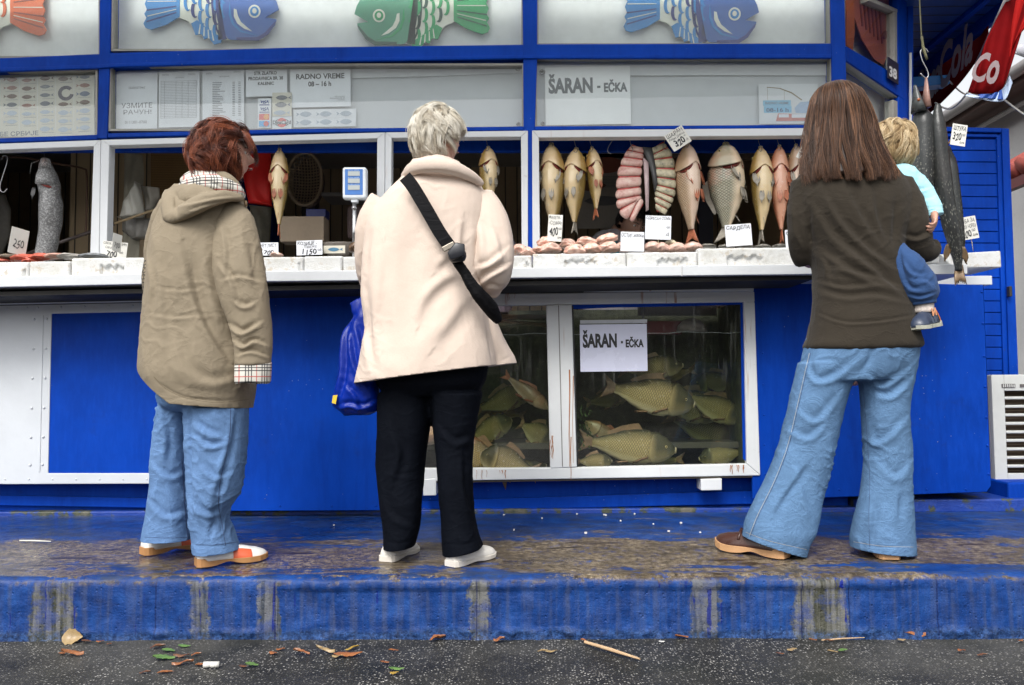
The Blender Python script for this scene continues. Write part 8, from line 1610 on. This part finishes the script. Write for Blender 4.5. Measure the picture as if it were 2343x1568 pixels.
# ================================================================ LEAVES AND LITTER
def leafobj(label, px, py, lpx, wpx, rot, col, curlv=.3, z=0.0, seed=0, name='fallen_leaf', grp='leaves and scraps on the wet ground'):
    p = atz(px, py, z + .003); s = sc(p.y); L = lpx*s; Wd = max(wpx*s*1.6, .012); rnd = random.Random(seed); n = 12; V = []; F = []
    lobes = seed % 3
    for k in (0, 1):
        for i in range(n+1):
            u = i/n; w_ = Wd/2 * math.sin(PI*min(.98, max(.02, u**.8)))**.8 * (1 + .22*math.sin(u*24 + seed) * (1 if lobes else .4))
            for v_ in (-1, -.5, 0, .5, 1): V.append(((u-.5)*L, v_*w_, .002 + k*-.0008 + curlv*L*.25*(v_*v_)*math.sin(u*3 + seed) + abs(curlv)*L*.10*math.sin(u*5 + seed)**2))
    m_ = 5*(n+1)
    for i in range(n):
        for j in range(4): a = i*5+j; F.append((a, a+5, a+6, a+1)); F.append((m_+a, m_+a+1, m_+a+6, m_+a+5))
    zmin = min(v_[2] for v_ in V); V = [(x, y, z_ - zmin + .001) for x, y, z_ in V]
    me = bpy.data.meshes.new(name); me.from_pydata(V, [], F); me.update(); o = link(name, me, col, None, True); o.location = p; o.rotation_euler = (0, 0, math.radians(rot)); return tag(o, label, 'leaf', grp)
LT = M('leaf_tan', (.30, .21, .10), .4, .2, 30, .3, 90); LO = M('leaf_orange', (.27, .10, .035), .35, .35, 30); LBr = M('leaf_brown', (.14, .06, .028), .35, .3, 30); LG = M('leaf_green', (.10, .19, .05), .5, .3, 30); LGy = M('leaf_yellow', (.34, .22, .04), .5, .2, 30); PW2 = M('litter_white', (.65, .64, .6), .6)
L_ = [(166, 1456, 46, 22, 8, LT, .6, 'large curled tan leaf upright against the foot of the step'), (197, 1459, 22, 7, 10, LBr, .3, 'small brown leaf touching the large tan leaf'), (166, 1499, 50, 12, 4, LO, .5, 'orange curled leaf below the large tan leaf'), (142, 1496, 14, 10, 60, LO, .6, 'stub of orange leaf by the curled one'), (229, 1459, 18, 5, 0, LO, .3, 'thin orange leaf scrap a little way from the tan leaf'), (250, 1465, 12, 5, -20, LO, .4, 'tiny orange scrap near the step'),
      (361, 1482, 32, 9, 20, LBr, .5, 'folded rust leaf above the green scraps'), (385, 1490, 34, 10, -10, LG, .2, 'pale green leaf scrap nearest the rust leaf'), (375, 1508, 48, 16, 10, LG, .3, 'largest green leaf scrap on the asphalt'), (422, 1479, 30, 9, -5, LG, .2, 'bright green leaf scrap alone near the step'), (415, 1503, 40, 7, -8, LBr, .4, 'long brown leaf beside the green scraps'), (418, 1520, 46, 8, 14, LO, .4, 'long orange brown leaf slanting up'), (449, 1499, 22, 6, 25, LO, .4, 'short orange twig leaf'), (458, 1523, 22, 8, 10, LO, .4, 'orange leaf beside the white filter'), (576, 1523, 30, 11, 0, LG, .3, 'yellow green leaf lying alone past the white filter'), (556, 1526, 18, 7, 0, LBr, .3, 'brown leaf touching the yellow green one'), (625, 1496, 24, 8, -30, LO, .4, 'curled orange leaf beyond the green one'), (642, 1487, 20, 6, 5, LO, .3, 'small orange leaf close to the step'),
      (332, 1540, 24, 6, 15, LBr, .3, 'small brown stalk near the picture bottom'), (378, 1540, 36, 7, 15, LO, .3, 'pale orange stalk near the green scraps'), (690, 1497, 40, 7, -12, LO, .5, 'long curled tan leaf before the fallen big leaf'), (745, 1492, 48, 8, -18, LT, .5, 'twisted tan stalk joined to the big leaf'), (796, 1499, 64, 16, 5, LO, .25, 'largest flat orange leaf on the asphalt'), (772, 1504, 26, 6, -10, LT, .4, 'small tan bud under the largest orange leaf'), (806, 1485, 34, 4, 40, LGy, .3, 'thin yellow stem on the largest orange leaf'), (1002, 1463, 40, 9, 30, LO, .6, 'orange leaf leaning on the step foot under the middle'), (900, 1490, 22, 6, 5, LO, .3, 'orange scrap in the middle of the pavement'), (880, 1517, 20, 5, 0, LO, .3, 'little orange oval scrap under the middle leaves'), (907, 1532, 36, 9, -5, LG, .3, 'green and yellow stalk piece'), (902, 1541, 20, 9, 0, LGy, .3, 'yellow leaf scrap under the green stalk'), (1142, 1466, 26, 10, 10, LO, .6, 'curled orange leaf at the step foot beyond the middle'), (1242, 1491, 24, 5, 5, LT, .3, 'pale tan scrap alone on the wet pavement'),
      (1335, 1467, 16, 6, -30, LO, .5, 'small curled leaf near the wooden stick'), (1560, 1460, 30, 6, 5, LO, .4, 'orange brown leaf touching the step above the stick'), (1514, 1469, 14, 6, 0, PW2, .1, 'white paper scrap above the stick'), (1261, 1492, 26, 6, 5, LT, .3, 'pale scrap left of the stick'.replace('left of', 'before')), (1812, 1488, 22, 9, 0, LT, .3, 'small cream scrap before the grey bare patch'), (1929, 1489, 22, 8, 10, LG, .2, 'bright green paper like scrap'), (1897, 1467, 20, 6, -20, LBr, .3, 'brown leaf scrap near the step foot'), (1860, 1466, 18, 5, 0, LO, .3, 'orange scrap near the step foot'), (2085, 1456, 60, 7, -12, LO, .5, 'long curled brown leaf against the foot of the step'), (2063, 1465, 18, 8, -10, LT, .3, 'cream scrap beneath the long curled brown leaf'), (2200, 1490, 16, 9, -50, LO, .5, 'orange leaf curl alone on the pavement'), (2248, 1500, 24, 5, 0, LBr, .3, 'dark red scrap lying near the curled leaf'), (2370, 1470, 20, 6, 0, LO, .3, 'orange scrap at the far end'), (1905, 1493, 22, 4, -8, LT, .3, 'thin tan husk under the straw'), (1785, 1497, 18, 5, 0, LBr, .3, 'brown scrap beside the cream one'),
      (2335, 1467, 14, 5, 20, LO, .4, 'orange crumb near the step end'), (2442, 1480, 14, 5, 20, LO, .4, 'orange crumb out by the end')]
for i, q in enumerate(L_):
    if q[0] < 2360:
        if q[0] < 500 and q[1] < 1470: q = (q[0], q[1] + 10) + q[2:]
        lf = leafobj(q[7], q[0], q[1], q[2], q[3], q[4], q[5], q[6], 0, i)
        if i == 0: lf.rotation_euler = (math.radians(58), 0, math.radians(6)); lf.location.z += .010
def stick(a, b, r, label, z=.004, m_=None): return tag(MB().tube([atz(*a, z), (atz(*a, z) + atz(*b, z))/2 + Vector((0, 0, .001)), atz(*b, z)], [r*.8, r, r*.5], 7).build('stick', m_ or M('stick_pine', (.50, .34, .20), .7, .2, 20), None, False), label, 'stick', 'sticks on the ground')
stick((1338, 1469), (1464, 1508), .006, 'long pale wooden stick lying slantwise on the asphalt', .008)
stick((1880, 1465), (1978, 1459), .0025, 'thin straw lying along the foot of the step')
stick((158, 1441), (166, 1456), .003, 'short twig propped at the foot of the step')
stick((45, 1237), (116, 1239), .003, 'pale straw in the puddle on the step', STEP_Z + .004, PW2)
for i, (x, y) in enumerate([(475, 1521), (492, 1521)]):
    p = atz(x, y, .012); tag(MB().tube([p - Vector((.012, 0, 0)), p + Vector((.012, .002, 0))], .009, 10).build('filter_stub', PW2, None, True), ['white filter stub beside an orange leaf', 'white filter stub further from the orange leaf'][i], 'litter')
pos = [(1063, 1188), (1176, 1213), (1340, 1220), (1420, 1192), (1495, 1199), (1530, 1216), (1558, 1197), (1602, 1218), (1698, 1220), (1645, 1226), (1320, 1176), (1382, 1178), (1386, 1179), (1452, 1176), (764, 1202), (1153, 1178), (1240, 1186)]
g = 'white crumbs on the blue step'
for i, (x, y) in enumerate(pos):
    p = atz(x, y, STEP_Z + .002); rnd = random.Random(i); w_ = rnd.uniform(.003, .006); MBx = MB().box(p.x - w_, p.x + w_, p.y - .004, p.y + .004, p.z - .003, p.z + rnd.uniform(.002, .005)); tag(MBx.build('crumb', PW2, None, False, .001), 'white crumb of foam lying on the blue step behind the feet', 'crumb', g)
# ================================================================ BACKGROUND BUILDINGS
B = empty('white_house', 'low white plastered house with brown eaves and gutter beyond the kiosk', 'house', (5.6, 8, 0))
wallm = M('plaster', (.62, .61, .60), .8, .1, 3, .3, 40); brown = M('eaves_wood', (.09, .05, .04), .7, .3, 8); gut = M('zinc', (.33, .31, .30), .45, .2, 6, metal=.3)
MB().box(5.75, 5.95, 3.2, 14, -.02, 4.3).build('wall', wallm, B)
MB().add([(5.20, 2, 4.10), (5.20, 14, 4.10), (8.5, 14, 5.6), (8.5, 2, 5.6), (5.20, 2, 4.16), (5.20, 14, 4.16), (8.5, 14, 5.66), (8.5, 2, 5.66)], [(0,1,2,3),(4,7,6,5),(0,4,5,1),(2,6,7,3),(0,3,7,4),(1,5,6,2)]).build('roof', M('roof_sheet', (.6, .6, .57), .5, .15, 5), B)
MB().box(5.24, 5.76, 2, 14, 4.0, 4.06).build('eaves', brown, B, bevel=.004)
MB().box(5.20, 5.235, 2, 14, 3.96, 4.10).build('fascia', brown, B, bevel=.004)
MB().tube([(5.13, 2, 4.06), (5.13, 14, 4.06)], .065, 12).build('gutter', gut, B, True)
MB().tube([(5.5, 2, 3.90), (5.5, 14, 3.90)], .03, 10).build('pipe', gut, B, True)
aw = M('tile_red', (.40, .09, .07), .6, .25, 6)
mb = MB()
for k in range(24):
    y = 3.4 + k * .2; mb.tube([(5.0, y, 3.0), (5.75, y, 3.42)], .10, 8)
mb.build('awning_tiles', aw, B, True)
MB().box(5.02, 5.10, 3.3, 8.3, 2.82, 2.92).build('awning_beam', M('red_wood', (.12, .03, .03), .6), B)
MB().box(5.70, 5.745, 3.4, 8.2, .9, 2.8).build('shop_front', M('shop_dark', (.10, .07, .04), .35, .4, 2), B)
MB().box(5.3, 5.65, 3.4, 8.2, .05, 1.0).build('display_case', M('case_white', (.55, .57, .6), .3), B)
MB().box(5.28, 5.295, 3.4, 8.2, .66, .86).build('trim', M('case_blue', (.12, .18, .3), .3), B)
MB().box(5.45, 5.70, 3.4, 8.2, 1.55, 1.70).build('shelf', M('case_grey', (.25, .22, .18), .4), B)
for k in range(10):
    MB().box(5.44, 5.52, 3.6 + k*.45, 3.75 + k*.45, 1.36, 1.46).build('goods', M('orange_goods', (.55, .18, .03), .5), B)
mh = empty('market_hall', 'long market hall facing the kiosk with dark stalls, seen only mirrored in glass', 'building', (0, -10, 0))
MB().box(-22, 22, -14, -10, -.02, 2.3).build('stall_wall', M('hall_wall', (.16, .14, .12), .8, .5, .8), mh)
MB().box(-22, 22, -14, -9.4, 2.3, 2.6).build('roof_edge', M('hall_edge', (.30, .30, .32), .7), mh)
# distant street lamp between awning and roof
def lamp(name, pts, head, label):
    e = empty(name, label, 'street lamp', tuple(pts[0])); m = M('lamp_grey', (.38, .38, .42), .5)
    MB().tube(pts, .07, 8).build('pole', m, e, True); MB().tube(head[0], .03, 6).build('arm', m, e, True)
    a, b = head[1]; MB().rings([[Vector(a) + (Vector(b) - Vector(a)) * t_ + Vector((0, math.cos(q) * r * .6, math.sin(q) * r)) for q in [2*PI*i/10 for i in range(10)]] for t_, r in [(0, .03), (.2, .09), (.6, .13), (1, .04)]]).build('lamp_head', m, e, True)
p = at(2242, 200, 22); p0 = Vector((p.x, 22, 0)); p1 = at(2243, 132, 22)
lamp('street_lamp', [p0, p1], ([at(2243, 136, 22), at(2225, 127, 22)], (at(2226, 128, 22), at(2206, 125, 22))), 'thin double street lamp on grey pole seen under the red awning')
q0 = at(2420, 130, 14); lamp('street_lamp', [Vector((q0.x, 14, 0)), q0], ([at(2418, 128, 14), at(2300, 119, 14)], (at(2315, 112, 14), at(2365, 118, 14))), 'street lamp with a big dark head on a long arm above the house roof')
# overhead wires
def wire(a, b, label):
    P = [Vector(a) + (Vector(b) - Vector(a)) * (i / 12) - Vector((0, 0, .06 * math.sin(PI * i / 12))) for i in range(13)]
    tag(MB().tube(P, .006, 5).build('wire', M('wire_grey', (.35, .34, .32), .6)), label, 'wire')
wire(at(2172, 186, 5.0), at(2236, 208, 7), 'short thin wire from the blue beam end towards the street lamp')
wire(at(2140, 236, 4.7), at(2214, 212, 4.2), 'pale cord tied from the corner post to the red flag tip')
wire(at(2290, 222, 4.2), at(2460, 285, 4.2), 'cord running from the red flag tip down across the eaves')
# ================================================================ AIR CONDITIONER
A = empty('air_conditioner', 'pale grey outdoor air conditioner unit with wide slots standing beside the kiosk', 'air conditioner', tuple(at(2330, 1100, 4.2)))
acm = M('ac_grey', (.50, .51, .49), .4, .08, 3); Ya = 4.15
p0 = at(2264, 858, Ya); p1 = at(2271, 1101, Ya)
x0, x1 = p0.x + .01, p0.x + .82; z1 = p0.z; z0 = p1.z
cols = [(x0 + .065, x0 + .235), (x0 + .27, x0 + .44), (x0 + .475, x0 + .645)]
nrow = 10; rows = [(z1 - .115 - k * .0445, z1 - .085 - k * .0445) for k in range(nrow)]
mb = MB(); mb.box(x0, cols[0][0], Ya, Ya + .03, z0, z1)
for (a, b), nx in zip(cols, [cols[1][0], cols[2][0], x1]): mb.box(b, nx, Ya, Ya + .03, z0, z1)
for a, b in cols:
    zt = z1
    for r0, r1 in rows: mb.box(a, b, Ya, Ya + .03, r1, zt); zt = r0
    mb.box(a, b, Ya, Ya + .03, z0, zt)
mb.build('front_grille', acm, A, bevel=.004)
MB().box(x0 + .002, x0 + .03, Ya + .031, Ya + .30, z0 + .002, z1 - .002).build('side_panel', acm, A, bevel=.004)
MB().box(x0 + .031, x1, Ya + .031, Ya + .30, z1 - .03, z1 - .002).build('top_panel', acm, A, bevel=.004)
MB().box(x0 + .031, x1, Ya + .15, Ya + .17, z0, z1 - .031).build('coil', M('coil', (.10, .065, .04), .5, .3, 20), A)
mb = MB()
for k in range(22): mb.box(x0 + .04, x1 - .05, Ya + .10, Ya + .104, z0 + .02 + k*.02, z0 + .023 + k*.02)
mb.build('fins', M('fin_metal', (.2, .15, .1), .35), A)
mb = MB().box(x0 + .05, x0 + .12, Ya - .004, Ya - .001, z1 - .068, z1 - .048)
mb.build('vent_plate', M('vent_dark', (.1, .09, .09), .5), A, bevel=.0)
mb = MB()
for k in range(6): mb.box(x0 + .055 + k*.011, x0 + .060 + k*.011, Ya - .006, Ya - .0045, z1 - .066, z1 - .050)
mb.build('vent_slats', acm, A)
MB().box(x0 + .145, x0 + .19, Ya - .004, Ya - .001, z1 - .066, z1 - .05).build('vent_plate', M('vent_dark', (.1, .09, .09), .5), A)
for x in (x0 + .08, x1 - .12): MB().box(x, x + .05, Ya + .02, Ya + .26, STEP_Z + .135, z0 - .002).build('foot', M('dark_steel', (.03, .025, .02), .5), A)
